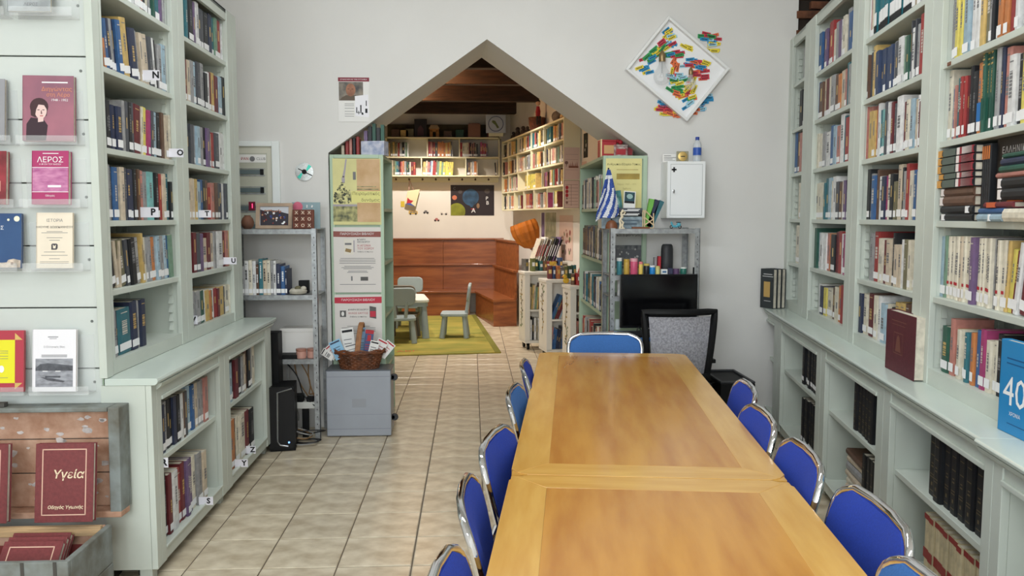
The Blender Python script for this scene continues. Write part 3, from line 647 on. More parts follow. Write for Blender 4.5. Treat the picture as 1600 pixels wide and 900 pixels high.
# lying book: spine towards the room (local x along shelf, y into the case)
def flat_book(f, x0, x1, y, z, th, d, c, lab, caps=None, group='books lying flat on the fourth right row', bands=(), cat='book', skew=0.0):
    L = x1 - x0
    px, py, _ = frame_point(f, x0, y, 0)
    t = T('book', lab, cat, (px, py, z), f[4] + skew, group)
    prof = [(d,0),(0.006,0),(0.0,th*0.3),(0.0,th*0.7),(0.006,th),(d,th),(d,th-0.003),(0.009,th-0.003),(0.009,0.003),(d,0.003)]
    P('cover', MB().prism(prof, 0, L, 'x'), BM[c], t, fix=True)
    P('page_block', MB().box(0.004, 0.009, 0.003, L-0.004, d-0.004, th-0.003), PAGE, t)
    for (a, b, m) in bands:
        P('spine_band', MB().box(L*a, -0.0012, th*0.06, L*b, 0.004, th*0.94), m, t)
    return t
GB = M('gold_spine_cap', (206, 150, 74), 0.5); WB = M('pale_spine_patch', (232, 224, 220), 0.5); RBD = M('crimson_spine_band', (150, 42, 56), 0.5)
GRN = M('green_grey_spine', (88, 100, 92), 0.5)
SY = 0.150
zc = 1.4855
spec = [('k',0.042,'black book with a white label, bottom of the flat stack',[(0.05,0.14,LABEL)],0.0),
        ('k',0.044,'black book labelled at its right end, second from bottom of the flat stack',[(0.80,0.89,LABEL)],0.0),
        ('x',0.056,'thick dark brown book, third from bottom of the flat stack',[(0.02,0.10,WB)],-0.012),
        ('x',0.048,'brown book under the black and gold set in the flat stack',[(0.02,0.10,WB)],-0.004)]
for c, th, lab, bands, dx in spec:
    th *= 0.62
    flat_book(FR, -0.355+dx, -0.075, SY, zc, th, 0.2, c, lab, bands=bands); zc += th + 0.001
names = ['lowest','second','third','fourth','topmost']
for k in range(5):
    th = 0.62*(0.050,0.034,0.050,0.046,0.046)[k]
    dx = (-0.02,0.0,-0.03,-0.03,-0.022)[k]
    flat_book(FR, -0.365+dx, -0.07, SY-0.006, zc, th, 0.2, 'k', 'black book with gold end and crimson band, %s of the matching five' % names[k],
              bands=[(0.0,0.13,GB),(0.17,0.52,GRN),(0.56,0.64,WB),(0.64,0.99,RBD),(0.70,0.96,WB)])
    zc += th + 0.0008
# thin black magazines upright beside the stack
for k in range(4):
    w = 0.014
    loc = Vector(frame_point(FR, -0.056 + k*0.0155, 0.17, 1.4855))
    cov, pg = book_meshes(w, 0.262, 0.2, 'k')
    o = put('magazine', cov.mesh('magazine', BM['k'], fix=False)); o.matrix_world = Matrix.Translation(loc) @ Matrix.Rotation(FR[4],4,'Z')
    tag(o, 'thin black upright magazine with orange spine tip, %s from left beside the flat stack' % ORD[k], 'magazine', 'black magazines on the fourth right row')
    P('page_block', pg, PAGE, o, fix=False)
    P('spine_band', MB().rect(-w*.4, 0.21, w*.4, 0.255, -0.0007), M('orange_tip',(206,120,60),0.5), o, fix=False)
# large black mythology volume facing out
px, py, _ = frame_point(FR, 0.012, 0.185, 0)
t = T('book', 'large black volume standing cover outward, titled in silver Greek capitals', 'book', (px, py, 1.4855), FR[4] + R(2))
P('cover', MB().box(0, 0, 0, 0.34, 0.003, 0.275).box(0, 0.003, 0, 0.006, 0.045, 0.275).box(0, 0.045, 0, 0.34, 0.048, 0.275), M('black_gloss_cover',(16,16,18),0.3), t, bevel=0.001)
P('page_block', MB().box(0.006, 0.004, 0.003, 0.336, 0.044, 0.272), PAGE, t)
SILV = M('silver_print',(196,196,196),0.4)
txt('ΕΛΛΗΝΙΚΗ', 0.030, SILV, t, (0.035, -0.001, 0.232), 'LEFT', space=1.15)
txt('ΜΥΘΟΛΟΓΙΑ', 0.030, SILV, t, (0.035, -0.001, 0.198), 'LEFT', space=1.05)
P('print', MB().rect(0.035,0.02,0.037,0.165,-0.0006,0).rect(0.035,0.163,0.30,0.165,-0.0006,0).poly([(0.037,0.05),(0.13,0.085),(0.2,0.06),(0.2,0.02),(0.037,0.02)],-0.0007,1).rect(0.04,0.176,0.12,0.182,-0.0006,2), [SILV, M('burnt_orange_print',(190,92,36),0.5), RED], t, fix=False)
# flat stack in front of it
zc = 1.4855
sp2 = [('b',0.05,0.022,0.20,'thick','blue book at the bottom of the right flat stack',-0.01),
       ('l',0.045,0.034,0.20,'','pale blue book near the bottom of the right flat stack',0.0)]
def fs(x0, x1, th, c, lab, bands=(), d=0.17):
    global zc
    th *= 0.72
    flat_book(FR, x0, x1, 0.115, zc, th, d, c, lab, bands=bands, group='books lying flat in front of the black volume'); zc += th + 0.0008
zs0 = zc
fs(0.045, 0.22, 0.034, 'l', 'pale blue book at the base of the right flat stack', [(0.5,0.56,WHITE)])
fs(0.058, 0.23, 0.024, 'b', 'blue book second from the base of the right flat stack')
fs(0.095, 0.29, 0.026, 'm', 'maroon and orange book in the right flat stack', [(0.12,0.42,M('orange_band',(200,96,56),0.5))])
zc += 0.004
fs(0.190, 0.42, 0.048, 'k', 'black bound book in the right flat stack, lower of two', [(0.01,0.09,WB)])
fs(0.188, 0.42, 0.046, 'k', 'black bound book in the right flat stack, upper of two', [(0.01,0.09,WB)])
fs(0.172, 0.41, 0.022, 'q', 'thin red patterned book lying on the two black ones')
fs(0.190, 0.42, 0.028, 'g', 'green and white book near the top of the right flat stack', [(0.0,1.0,M('white_edge',(222,222,214),0.5))][:0])
fs(0.200, 0.42, 0.030, 'n', 'dark blue book near the top of the right flat stack')
fs(0.210, 0.42, 0.020, 'g', 'topmost dark green book of the right flat stack')
# cream book block on the base of that stack
flat_book(FR, 0.235, 0.40, 0.112, zs0, 0.040, 0.17, 'c', 'thick cream book lying at the right end of the row', group='books lying flat in front of the black volume')
# brown price tag on shelf edge
px, py, _ = frame_point(FR, -0.335, 0.1445, 0)
one('shelf_tag', 'small brown tag stuck on the shelf edge, top right bay', 'tag', MB().box(0,-0.001,0,0.03,0.001,0.013), BROWNW, (px, py, 2.060), FR[4])

# --- books standing on the right ledge
def stand_book(px, py, z, rz, w, h, th, cm, lab, tilt=0.0, name='book'):
    # front cover faces local -Y, spine on the left
    t = T(name, lab, 'book', (px, py, z), rz, None, rot=(R(-tilt), 0, rz))
    P('cover', MB().box(0,0,0,w,0.003,h).box(0,th-0.003,0,w,th,h).prism([(0,0),(-0.004,th*0.3),(-0.004,th*0.7),(0,th),(0.003,th),(0.003,0)], 0, h, 'z'), cm, t, bevel=0.0008)
    P('page_block', MB().box(0.004,0.003,0.004,w-0.006,th-0.003,h-0.004), PAGE, t)
    return t
MARO = M('maroon_cloth_cover', (92, 36, 46), 0.6, noise=0.15, ns=60)
t = stand_book(1.787, 3.413, 0.851, math.atan2(-0.31,-0.044), 0.313, 0.255, 0.046, MARO, 'large maroon hardback standing on the right ledge, cream page edges')
P('print', MB().rect(0.06,0.215,0.22,0.219,-.0006).rect(0.07,0.20,0.21,0.203,-.0006).rect(0.09,0.08,0.19,0.084,-.0006).rect(0.09,0.08,0.094,0.17,-.0006).rect(0.186,0.08,0.19,0.17,-.0006).rect(0.09,0.166,0.19,0.17,-.0006).poly([(0.11,0.09),(0.17,0.09),(0.155,0.15),(0.14,0.16),(0.125,0.15)],-.0006), M('faded_foil',(112,66,54),0.5), t, fix=False)
BLUEC = M('bright_blue_cover', (34, 132, 190), 0.4)
t = stand_book(1.614, 2.39, 0.851, math.atan2(-0.144,-0.015), 0.23, 0.28, 0.03, BLUEC, 'bright blue book numbered 40 standing on the right ledge')
txt('40', 0.125, WHITE, t, (0.022, -0.001, 0.125), 'LEFT')
txt('ΧΡΟΝΙΑ', 0.016, WHITE, t, (0.06, -0.001, 0.062), 'LEFT')
P('print', MB().rect(0.035,0.225,0.20,0.229,-.0006).rect(0.035,0.210,0.19,0.214,-.0006).rect(0.05,0.03,0.18,0.033,-.0006), M('blue_print_dark',(20,86,140),0.5), t, fix=False)
DKC = M('dark_green_grey_cover', (46, 52, 54), 0.5)
for k in range(3):
    t = stand_book(2.077 + k*0.036, 5.765 + k*0.0135, 0.851, R(-69.4), 0.134, 0.28, 0.034, DKC, ['dark grey book with a gold panel leaning at the far end of the right ledge','middle dark book of the three leaning at the far ledge end','rearmost dark book of the three leaning at the far ledge end'][k], tilt=0)
    t['group'] = 'dark books leaning at the far end of the right ledge'
    P('print', MB().rect(0.035,0.08,0.10,0.19,-.0006), M('gold_panel',(196,160,92),0.5), t, fix=False)
    P('lettering', MB().rect(0.03,0.24,0.12,0.246,-.0006).rect(0.02,0.225,0.13,0.23,-.0006).rect(0.04,0.05,0.11,0.054,-.0006), SILV, t, fix=False)
# flat brown stack on the low shelf beside black volumes
zc = 0.109
for k, (c, th, lab) in enumerate([('m',0.03,'red book at the base of the small flat stack, low right shelf'),('e',0.03,'beige pamphlet pile low in the small flat stack'),('c',0.035,'cream book in the small flat stack, low right shelf'),('e',0.03,'worn beige book under the lilac one, low right shelf'),('s',0.045,'grey lilac book in the small flat stack, low right shelf'),('e',0.03,'pale book near the top of the small flat stack'),('x',0.03,'brown book on top of the small flat stack, low right shelf')]):
    flat_book(FR, -1.25 + 0.012*(k % 3), -0.955 + 0.008*(k % 2), 0.085, zc, th, 0.17, c, lab, group='books in the small flat stack, low right shelf', skew=R((k % 3 - 1)*1.5)); zc += th + 0.0008

# ================================================================== LEFT DISPLAY WALL
YP = 3.322
def holder(x0, x1, z, h, lab):
    # clear acrylic pocket: back plate on the boards, base, front lip, one side
    t = T('book_holder', lab, 'holder', (0, YP, z), 0, 'clear book holders on the boarded wall')
    P('back_plate', MB().box(x0, -0.004, -0.012, x1, -0.0005, h), ACRYL, t)
    P('base_plate', MB().box(x0, -0.065, -0.012, x1, -0.004, -0.008), ACRYL, t)
    P('front_lip', MB().box(x0, -0.068, -0.012, x1, -0.065, 0.022), ACRYL, t)
    return t
def disp_book(x0, x1, z0, z1, th, cm, lab, tilt=6, rz=0.0):
    t = T('book', lab, 'book', (x0, YP - 0.060, z0), 0, 'books displayed on the boarded wall', rot=(R(-tilt), 0, rz))
    w = x1-x0; h = z1-z0
    P('cover', MB().box(0,0,0,w,0.002,h).box(0,th-0.002,0,w,th,h).box(-0.001,0,0,0.002,th,h), cm, t)
    P('page_block', MB().box(0.002,0.002,0.002,w-0.003,th-0.002,h-0.002), PAGE, t)
    return t, w, h
for k, (z, h) in enumerate([(2.272,0.16),(1.790,0.20),(1.547,0.18),(1.299,0.18),(0.811,0.22)]):
    holder(-2.02, -1.765, z, h, 'clear acrylic book holder at the left edge, row %s from the top' % ['one','two','three','four','five'][k])
    holder(-1.745, -1.515, z, h, 'clear acrylic book holder nearest the bookcase, row %s from the top' % ['one','two','three','four','five'][k])
ROSE = M('mauve_cover', (172, 108, 122), 0.45, noise=0.35, ns=3, c2=(120, 84, 102))
t, w, h = disp_book(-1.722, -1.535, 1.792, 2.045, 0.022, ROSE, 'mauve paperback with a woman portrait on the boarded wall', rz=R(3))
SKIN = M('printed_skin', (226, 196, 190), 0.6); HAIR = M('printed_dark_hair', (66, 40, 44), 0.6); DARKC = M('printed_dark_coat', (54, 34, 44), 0.6); SHADEP = M('printed_shade', (112, 70, 74), 0.6)
P('print', MB().poly([(0.012,0.001),(0.085,0.001),(0.092,0.06),(0.075,0.085),(0.03,0.09),(0.014,0.065)],-.0004,1)
   .disc(0.060,0.132,0.034,0.034,-.0006,0).poly([(0.028,0.14),(0.092,0.14),(0.088,0.098),(0.078,0.092),(0.045,0.090),(0.030,0.098)],-.00065,0).poly([(0.056,0.09),(0.076,0.09),(0.076,0.075),(0.056,0.072)],-.0007,2).disc(0.066,0.116,0.022,0.031,-.0008,2)
   .poly([(0.034,0.150),(0.066,0.162),(0.090,0.142),(0.088,0.122),(0.078,0.138),(0.058,0.140),(0.050,0.122),(0.046,0.10),(0.034,0.11)],-.0010,0)
   .rect(0.054,0.118,0.062,0.121,-.0010,0).rect(0.072,0.118,0.080,0.121,-.0010,0).poly([(0.067,0.118),(0.069,0.118),(0.072,0.104),(0.066,0.104)],-.0010,3).rect(0.063,0.095,0.075,0.098,-.0010,4),
   [HAIR, DARKC, SKIN, SHADEP, RED], t, fix=False)
txt('Διηγώντας', 0.022, M('orange_letters',(214,140,100),0.6), t, (0.125, -0.0008, 0.200))
txt('στη Λέρο', 0.020, M('orange_letters'), t, (0.13, -0.0008, 0.178))
txt('1948 - 1952', 0.013, WHITE, t, (0.135, -0.0008, 0.158))
P('print', MB().rect(0.07,0.224,0.165,0.229,-.0006), WHITE, t, fix=False)
MAGE = M('magenta_cover', (172, 52, 104), 0.45); PINKP = M('pink_photo_print', (206, 140, 176), 0.6, noise=0.35, ns=22, c2=(170,90,140), stretch=(1,1,3))
t, w, h = disp_book(-1.70, -1.562, 1.549, 1.757, 0.026, MAGE, 'magenta paperback titled in white capitals on the boarded wall')
P('print', MB().rect(0.002,0.048,w-0.002,0.142,-.0004,0).rect(0.0,0.142,w,0.144,-.0006,1).rect(0,0.047,w,0.049,-.0006,1).rect(0.06,0.066,0.11,0.074,-.0007,1), [PINKP, WHITE], t, fix=False)
txt('ΛΕΡΟΣ', 0.030, WHITE, t, (w/2, -0.0008, 0.172)); txt('Η ΦΥΣΗ ΤΟΥ ΝΗΣΙΟΥ', 0.008, WHITE, t, (w/2, -0.0008, 0.155)); txt('Οδηγός', 0.010, WHITE, t, (w/2, -0.0008, 0.033)); P('print', MB().rect(0.04,0.196,0.10,0.199,-.0006), WHITE, t, fix=False)
CREAMC = M('cream_cover', (236, 224, 204), 0.6, noise=0.04, ns=8)
t, w, h = disp_book(-1.695, -1.558, 1.301, 1.518, 0.012, CREAMC, 'cream booklet with a small dark crest on the boarded wall')
txt('ΙΣΤΟΡΙΑ', 0.016, GREYINK, t, (w/2, -0.0006, 0.186)); txt('ΗΧΟΥΜΕ ΔΩΔΕΚΑΝΗΣΟΥ', 0.0115, INK, t, (w/2, -0.0006, 0.160))
mm = MB()
for z, a in ((0.142,0.03),(0.137,0.05),(0.118,0.03),(0.108,0.02),(0.062,0.04),(0.049,0.05),(0.036,0.02),(0.024,0.055),(0.018,0.055)): mm.rect(w/2-a, z, w/2+a, z+0.0018, -.0005)
P('print', mm, GREYINK, t, fix=False)
P('crest', MB().poly([(w/2-.012,0.072),(w/2+.008,0.072),(w/2+.012,0.078),(w/2+.012,0.092),(w/2+.008,0.096),(w/2-.008,0.096),(w/2-.012,0.092)],-.0006,0).poly([(w/2-.005,0.077),(w/2+.004,0.077),(w/2+.006,0.092),(w/2,0.086),(w/2-.006,0.092)],-.0008,1), [M('dark_crest',(70,66,72),0.6), CREAMC], t, fix=False)
NAVC = M('night_blue_cover', (50, 86, 132), 0.4, noise=0.3, ns=2.5, c2=(36,60,104))
t, w, h = disp_book(-1.98, -1.752, 1.302, 1.515, 0.012, NAVC, 'night blue booklet with a moon and white houses, cut by the left edge')
P('print', MB().disc(w-0.018,0.192,0.011,0.011,-.0005,0).poly([(0,0.001),(w-.003,0.001),(w-.003,0.03),(w-.03,0.036),(w-.05,0.032),(w-.055,0.022),(w-.10,0.02),(0,0.024)],-.0005,1).rect(w-.04,0.012,w-.03,0.022,-.0007,2).disc(w-.05,0.188,0.005,0.005,-.0005,0,8), [M('moon_print',(240,238,210),0.6), M('house_print',(220,204,186),0.6,noise=0.3,ns=40), M('house_shade',(140,120,110),0.6)], t, fix=False)
txt('ΛΕΡΟΣ', 0.020, WHITE, t, (w-0.10, -0.0007, 0.156), 'CENTER')
WHC = M('white_cover', (236, 234, 238), 0.5)
t, w, h = disp_book(-1.735, -1.565, 0.813, 1.058, 0.014, WHC, 'white booklet with a grey harbour photograph on the boarded wall', rz=R(-1.5))
BWP = M('bw_photo_print', (164, 166, 174), 0.6, noise=0.25, ns=30, stretch=(1,1,3)); BWD = M('bw_photo_dark', (96, 98, 106), 0.6, noise=0.3, ns=40)
P('print', MB().rect(0.012,0.018,w-0.012,0.130,-.0004,0).poly([(0.012,0.092),(0.03,0.108),(0.06,0.112),(0.09,0.110),(0.12,0.106),(w-0.012,0.102),(w-0.012,0.082),(0.012,0.082)],-.0006,1)
  .poly([(0.03,0.058),(0.06,0.044),(0.12,0.036),(0.128,0.042),(0.08,0.052)],-.0007,1).rect(0.05,0.055,0.11,0.062,-.0008,1).rect(0.04,0.079,0.06,0.082,-.0008,2).rect(0.09,0.079,0.11,0.082,-.0008,2), [BWP, BWD, WHITE], t, fix=False)
txt('Ο Ελληνικός Βίος', 0.010, GREYINK, t, (w/2, -0.0006, 0.176)); P('print', MB().rect(0.06,0.214,0.10,0.217,-.0005).rect(0.066,0.208,0.094,0.210,-.0005).rect(0.035,0.142,0.135,0.145,-.0005).rect(0.035,0.136,0.135,0.139,-.0005), GREYINK, t, fix=False)
REDC = M('red_cover', (178, 56, 72), 0.5); YELP = M('yellow_panel', (232, 224, 40), 0.55)
t, w, h = disp_book(-1.99, -1.768, 0.813, 1.055, 0.012, REDC, 'red booklet with a yellow panel and gold corners, cut by the left edge')
P('print', MB().rect(0.03,0.035,w-0.034,0.205,-.0005,0).poly([(w-.034,0.205),(w-.005,0.205),(w-.034,0.232)],-.0005,1).poly([(w-.034,0.035),(w-.005,0.035),(w-.034,0.010)],-.0005,1).disc(w-.085,0.09,0.010,0.014,-.0008,2), [YELP, GOLD, WHITE], t, fix=False)
mm = MB()
for z in (0.16,0.152,0.14,0.13,0.055): mm.rect(0.06, z, w-0.06, z+0.0018, -.0008)
P('lettering', mm, GREYINK, t, fix=False)
REDB = M('red_brown_cover', (160, 58, 66), 0.5, noise=0.3, ns=15)
t, w, h = disp_book(-1.95, -1.795, 1.549, 1.755, 0.022, REDB, 'red brown book in the left edge holder, third row', rz=R(-2))
P('print', MB().rect(0.02,0.05,w-.02,0.09,-.0005).rect(0.03,0.15,w-.03,0.155,-.0005), M('tan_cover_print',(200,150,130),0.5), t, fix=False)
t, w, h = disp_book(-1.96, -1.79, 1.792, 2.03, 0.018, M('grey_cover',(150,150,154),0.5), 'grey book in the left edge holder, second row')
P('print', MB().rect(0.02,0.03,w-.02,0.12,-.0005).rect(0.03,0.18,w-.03,0.186,-.0005), BWD, t, fix=False)
t, w, h = disp_book(-1.755, -1.595, 2.278, 2.52, 0.018, M('silver_grey_cover',(186,192,194),0.5,noise=0.2,ns=12), 'silver book with a dark green picture at the top edge')
P('print', MB().rect(0.02,0.045,w-.012,0.2,-.0005), M('dark_sea_print',(58,86,86),0.5,noise=0.4,ns=20), t, fix=False); txt('ΛΕΡΟΣ', 0.016, GREYINK, t, (w*0.55, -0.0006, 0.026))
t, w, h = disp_book(-1.99, -1.80, 2.278, 2.5, 0.018, M('tan_cover',(150,128,100),0.5,noise=0.3,ns=12), 'tan book in the left edge holder, top row')
P('print', MB().rect(0.02,0.03,w-.02,0.12,-.0005), BROWNW, t, fix=False)

# ------------------------------------------------------------------ old wooden trunk with open lid
OLDG = M('worn_grey_paint', (138, 146, 144), 0.7, noise=1.0, ns=9, c2=(100, 98, 88), bump=0.4, bs=40)
OLDW = M('flaked_trunk_wood', (204, 166, 142), 0.8, noise=1.0, ns=16, c2=(172, 128, 102), bump=0.4, bs=50, var=0.08)
FLAKE = M('paint_flake', (222, 212, 208), 0.8, noise=0.2, ns=30)
trunk = T('trunk', 'old grey painted wooden trunk, lid open against the boarded wall', 'trunk', (-1.80, 2.97, 0))
X0, X1, Y0, Y1, ZB, XL = -0.62, 0.40, -0.17, 0.18, 0.312, 0.405
def old_board(name, x0,y0,z0,x1,y1,z1, m=OLDG): return P(name, MB().box(x0,y0,z0,x1,y1,z1), m, trunk, bevel=0.004)
for k in range(2):
    a, b = 0.012 + k*0.150, 0.160 + k*0.152
    old_board('front_board', X0, Y0, a, X1, Y0+0.022, b)
    old_board('side_board', X1-0.022, Y0+0.0225, a, X1, Y1, b)
    old_board('back_board', X0, Y1-0.022, a, X1-0.0225, Y1, b, OLDW)
old_board('rim_strip', X0, Y1-0.045, ZB-0.03, X1-0.024, Y1-0.0225, ZB+0.008, M('pale_bare_wood',(206,172,128),0.7,noise=0.25,ns=6,stretch=(1,10,10)))
old_board('floor_board', X0, Y0+0.0225, 0.0, X1-0.0225, Y1-0.0225, 0.03, OLDW)
for x in (X1-0.16, X1-0.05): P('iron_strap', MB().box(x, Y0-0.002, 0.02, x+0.012, Y0, ZB), M('old_iron',(86,84,80),0.6,metal=0.5), trunk)
P('red_lining', MB().box(X0, Y1-0.0455, 0.19, X1-0.03, Y1-0.0450, 0.252), M('red_lining',(120,50,48),0.8), trunk)
lid = P('lid', MB().box(X0, 0, 0, XL+0.015, 0.014, 0.415), OLDG, trunk, (0, Y1+0.125, ZB+0.030), (R(-2),0,0), bevel=0.003)
for k in range(3):
    P('board', MB().box(X0, -0.014, 0.004+k*0.137, XL-0.03, 0.0, 0.137+k*0.137), OLDW, lid, bevel=0.003)
P('lid_rim', MB().box(XL-0.028, -0.085, 0.0, XL+0.015, -0.002, 0.415), OLDG, lid, bevel=0.004)
P('lid_rim', MB().box(X0, -0.085, 0.397, XL-0.03, -0.002, 0.415), OLDG, lid, bevel=0.004)
P('lid_rim', MB().box(X0, -0.085, -0.022, XL+0.015, -0.002, 0.003), OLDW, lid, bevel=0.004)
rf = random.Random(3)
fl_ = MB()
for k in range(58):
    cx = rf.uniform(-0.32, X1-0.05); cz = rf.uniform(0.03, 0.385); r = rf.uniform(0.006, 0.022)
    fl_.poly([(cx + r*rf.uniform(.6,1.3)*math.cos(a*math.pi/4), cz + r*rf.uniform(.35,.8)*math.sin(a*math.pi/4)) for a in range(8)], -0.0148)
P('paint_flake', fl_, FLAKE, lid, fix=False, kind='stuff')
P('latch', MB().box(-0.10,-0.092,0.36,-0.085,-0.086,0.405).ball((-0.092,-0.094,0.40),0.011).cbox((-0.07,-0.05,0.424),(0.09,0.03,0.018)), M('old_iron'), lid, bevel=0.002)
HYG = M('maroon_leatherette', (124, 54, 56), 0.45, noise=0.12, ns=80, bump=0.15, bs=300)
PINKF = M('pale_foil', (222, 182, 160), 0.5)
def hyg_book(loc, rot, lab, sc=1.0, w=0.212, h=0.295):
    t = T('book', lab, 'book', loc, 0, 'maroon health books in the trunk', rot=rot)
    th = 0.03
    P('cover', MB().box(0,0,0,w,0.0035,h).box(0,th-0.0035,0,w,th,h).box(-0.003,0.0005,0,0.003,th-0.0005,h), HYG, t, bevel=0.001)
    P('page_block', MB().box(0.003,0.0035,0.004,w-0.006,th-0.0035,h-0.004), PAGE, t)
    a, b, c, d = 0.022, 0.026, w-0.026, h-0.020
    P('border', MB().rect(a,b,c,b+.004,-.0005).rect(a,d-.004,c,d,-.0005).rect(a,b,a+.004,d,-.0005).rect(c-.004,b,c,d,-.0005), PINKF, t, fix=False)
    txt('Υγεία', 0.043, M('cream_foil',(236,216,184),0.45), t, (w-0.036, -0.0008, 0.178), 'RIGHT', shear=0.2, bold=0.0007)
    txt('Οδηγός Υγιεινής', 0.0165, M('cream_foil'), t, (w-0.036, -0.0008, 0.056), 'RIGHT', shear=0.2, bold=0.0004)
    return t
hyg_book((-1.648, 3.07, 0.352), (R(-8),0,0), 'maroon hardback standing in the open trunk lid, nearest the bookcase')
hyg_book((-1.965, 3.07, 0.352), (R(-8),0,0), 'maroon hardback standing in the trunk lid, cut by the left edge')
for k in range(3):
    hyg_book((-1.725-0.006*k, 2.815+0.041*k, 0.082), (R(-40),0,R(-1)), 'maroon hardback lying inside the trunk, %s of three' % ['front','middle','back'][k])

# ================================================================== MEETING TABLES
AT = R(7.0)
HONEY = M('honey_veneer', (196, 140, 60), 0.25, noise=0.55, ns=3.2, c2=(174, 114, 42), stretch=(5, 0.7, 1), coat=0.35)
MAPLE = M('maple_border', (210, 164, 84), 0.22, noise=0.3, ns=4, c2=(196, 146, 68), stretch=(6, 0.8, 1), coat=0.35)
MAPLEX = M('maple_border_cross', (210, 164, 84), 0.22, noise=0.3, ns=4, c2=(196, 146, 68), stretch=(0.8, 6, 1), coat=0.35)
def make_table():
    t = T('table', '', 'table')
    W, L, z = 0.405, 1.10, 0.74
    top = P('table_top', MB().box(-W+0.004, -L+0.004, z-0.034, W-0.004, L-0.004, z-0.003), MAPLE, t)
    b = 0.112
    P('centre_veneer', MB().box(-W+b, -L+b, z-0.004, W-b, L-b, z), HONEY, top)
    def strip(pts, m): P('border_strip', MB().prism(pts, z-0.033, z, 'z'), m, top, bevel=0.0012)
    c = 0.05
    strip([(-W,-L+c),(-W+c*0.4,-L+c*0.4),(-W+b,-L+b),(-W+b,L-b),(-W+c*0.4,L-c*0.4),(-W,L-c)], MAPLE)
    strip([(W,-L+c),(W,L-c),(W-c*0.4,L-c*0.4),(W-b,L-b),(W-b,-L+b),(W-c*0.4,-L+c*0.4)], MAPLE)
    strip([(-W+c,L),(-W+c*0.4,L-c*0.4),(-W+b,L-b),(W-b,L-b),(W-c*0.4,L-c*0.4),(W-c,L)], MAPLEX)
    strip([(-W+c,-L),(W-c,-L),(W-c*0.4,-L+c*0.4),(W-b,-L+b),(-W+b,-L+b),(-W+c*0.4,-L+c*0.4)], MAPLEX)
    for sy in (-1, 1):
        P('leg', MB().box(-0.025, sy*0.86-0.03, 0.0, 0.025, sy*0.86+0.03, z-0.034), BROWNW, t, bevel=0.004)
    P('trestle_panel', MB().box(-0.014, -0.83, 0.12, 0.014, 0.83, z-0.034), BROWNW, t)
    return t
tdir = (math.sin(AT), math.cos(AT))
# seam centre between the two tables, then one table each way
sx, sy = 0.513, 2.312
tabA = make_table(); tabA.location = (sx + tdir[0]*1.103, sy + tdir[1]*1.103, 0); tabA.rotation_euler = (0,0,-AT)
tag(tabA, 'long honey wood table with pale border, the farther of the two', 'table', 'two long tables end to end')
tabB = copy_tree(tabA); tabB.location = (sx - tdir[0]*1.103, sy - tdir[1]*1.103, 0); tabB['label'] = 'long honey wood table with pale border, the nearer one cut by the frame'

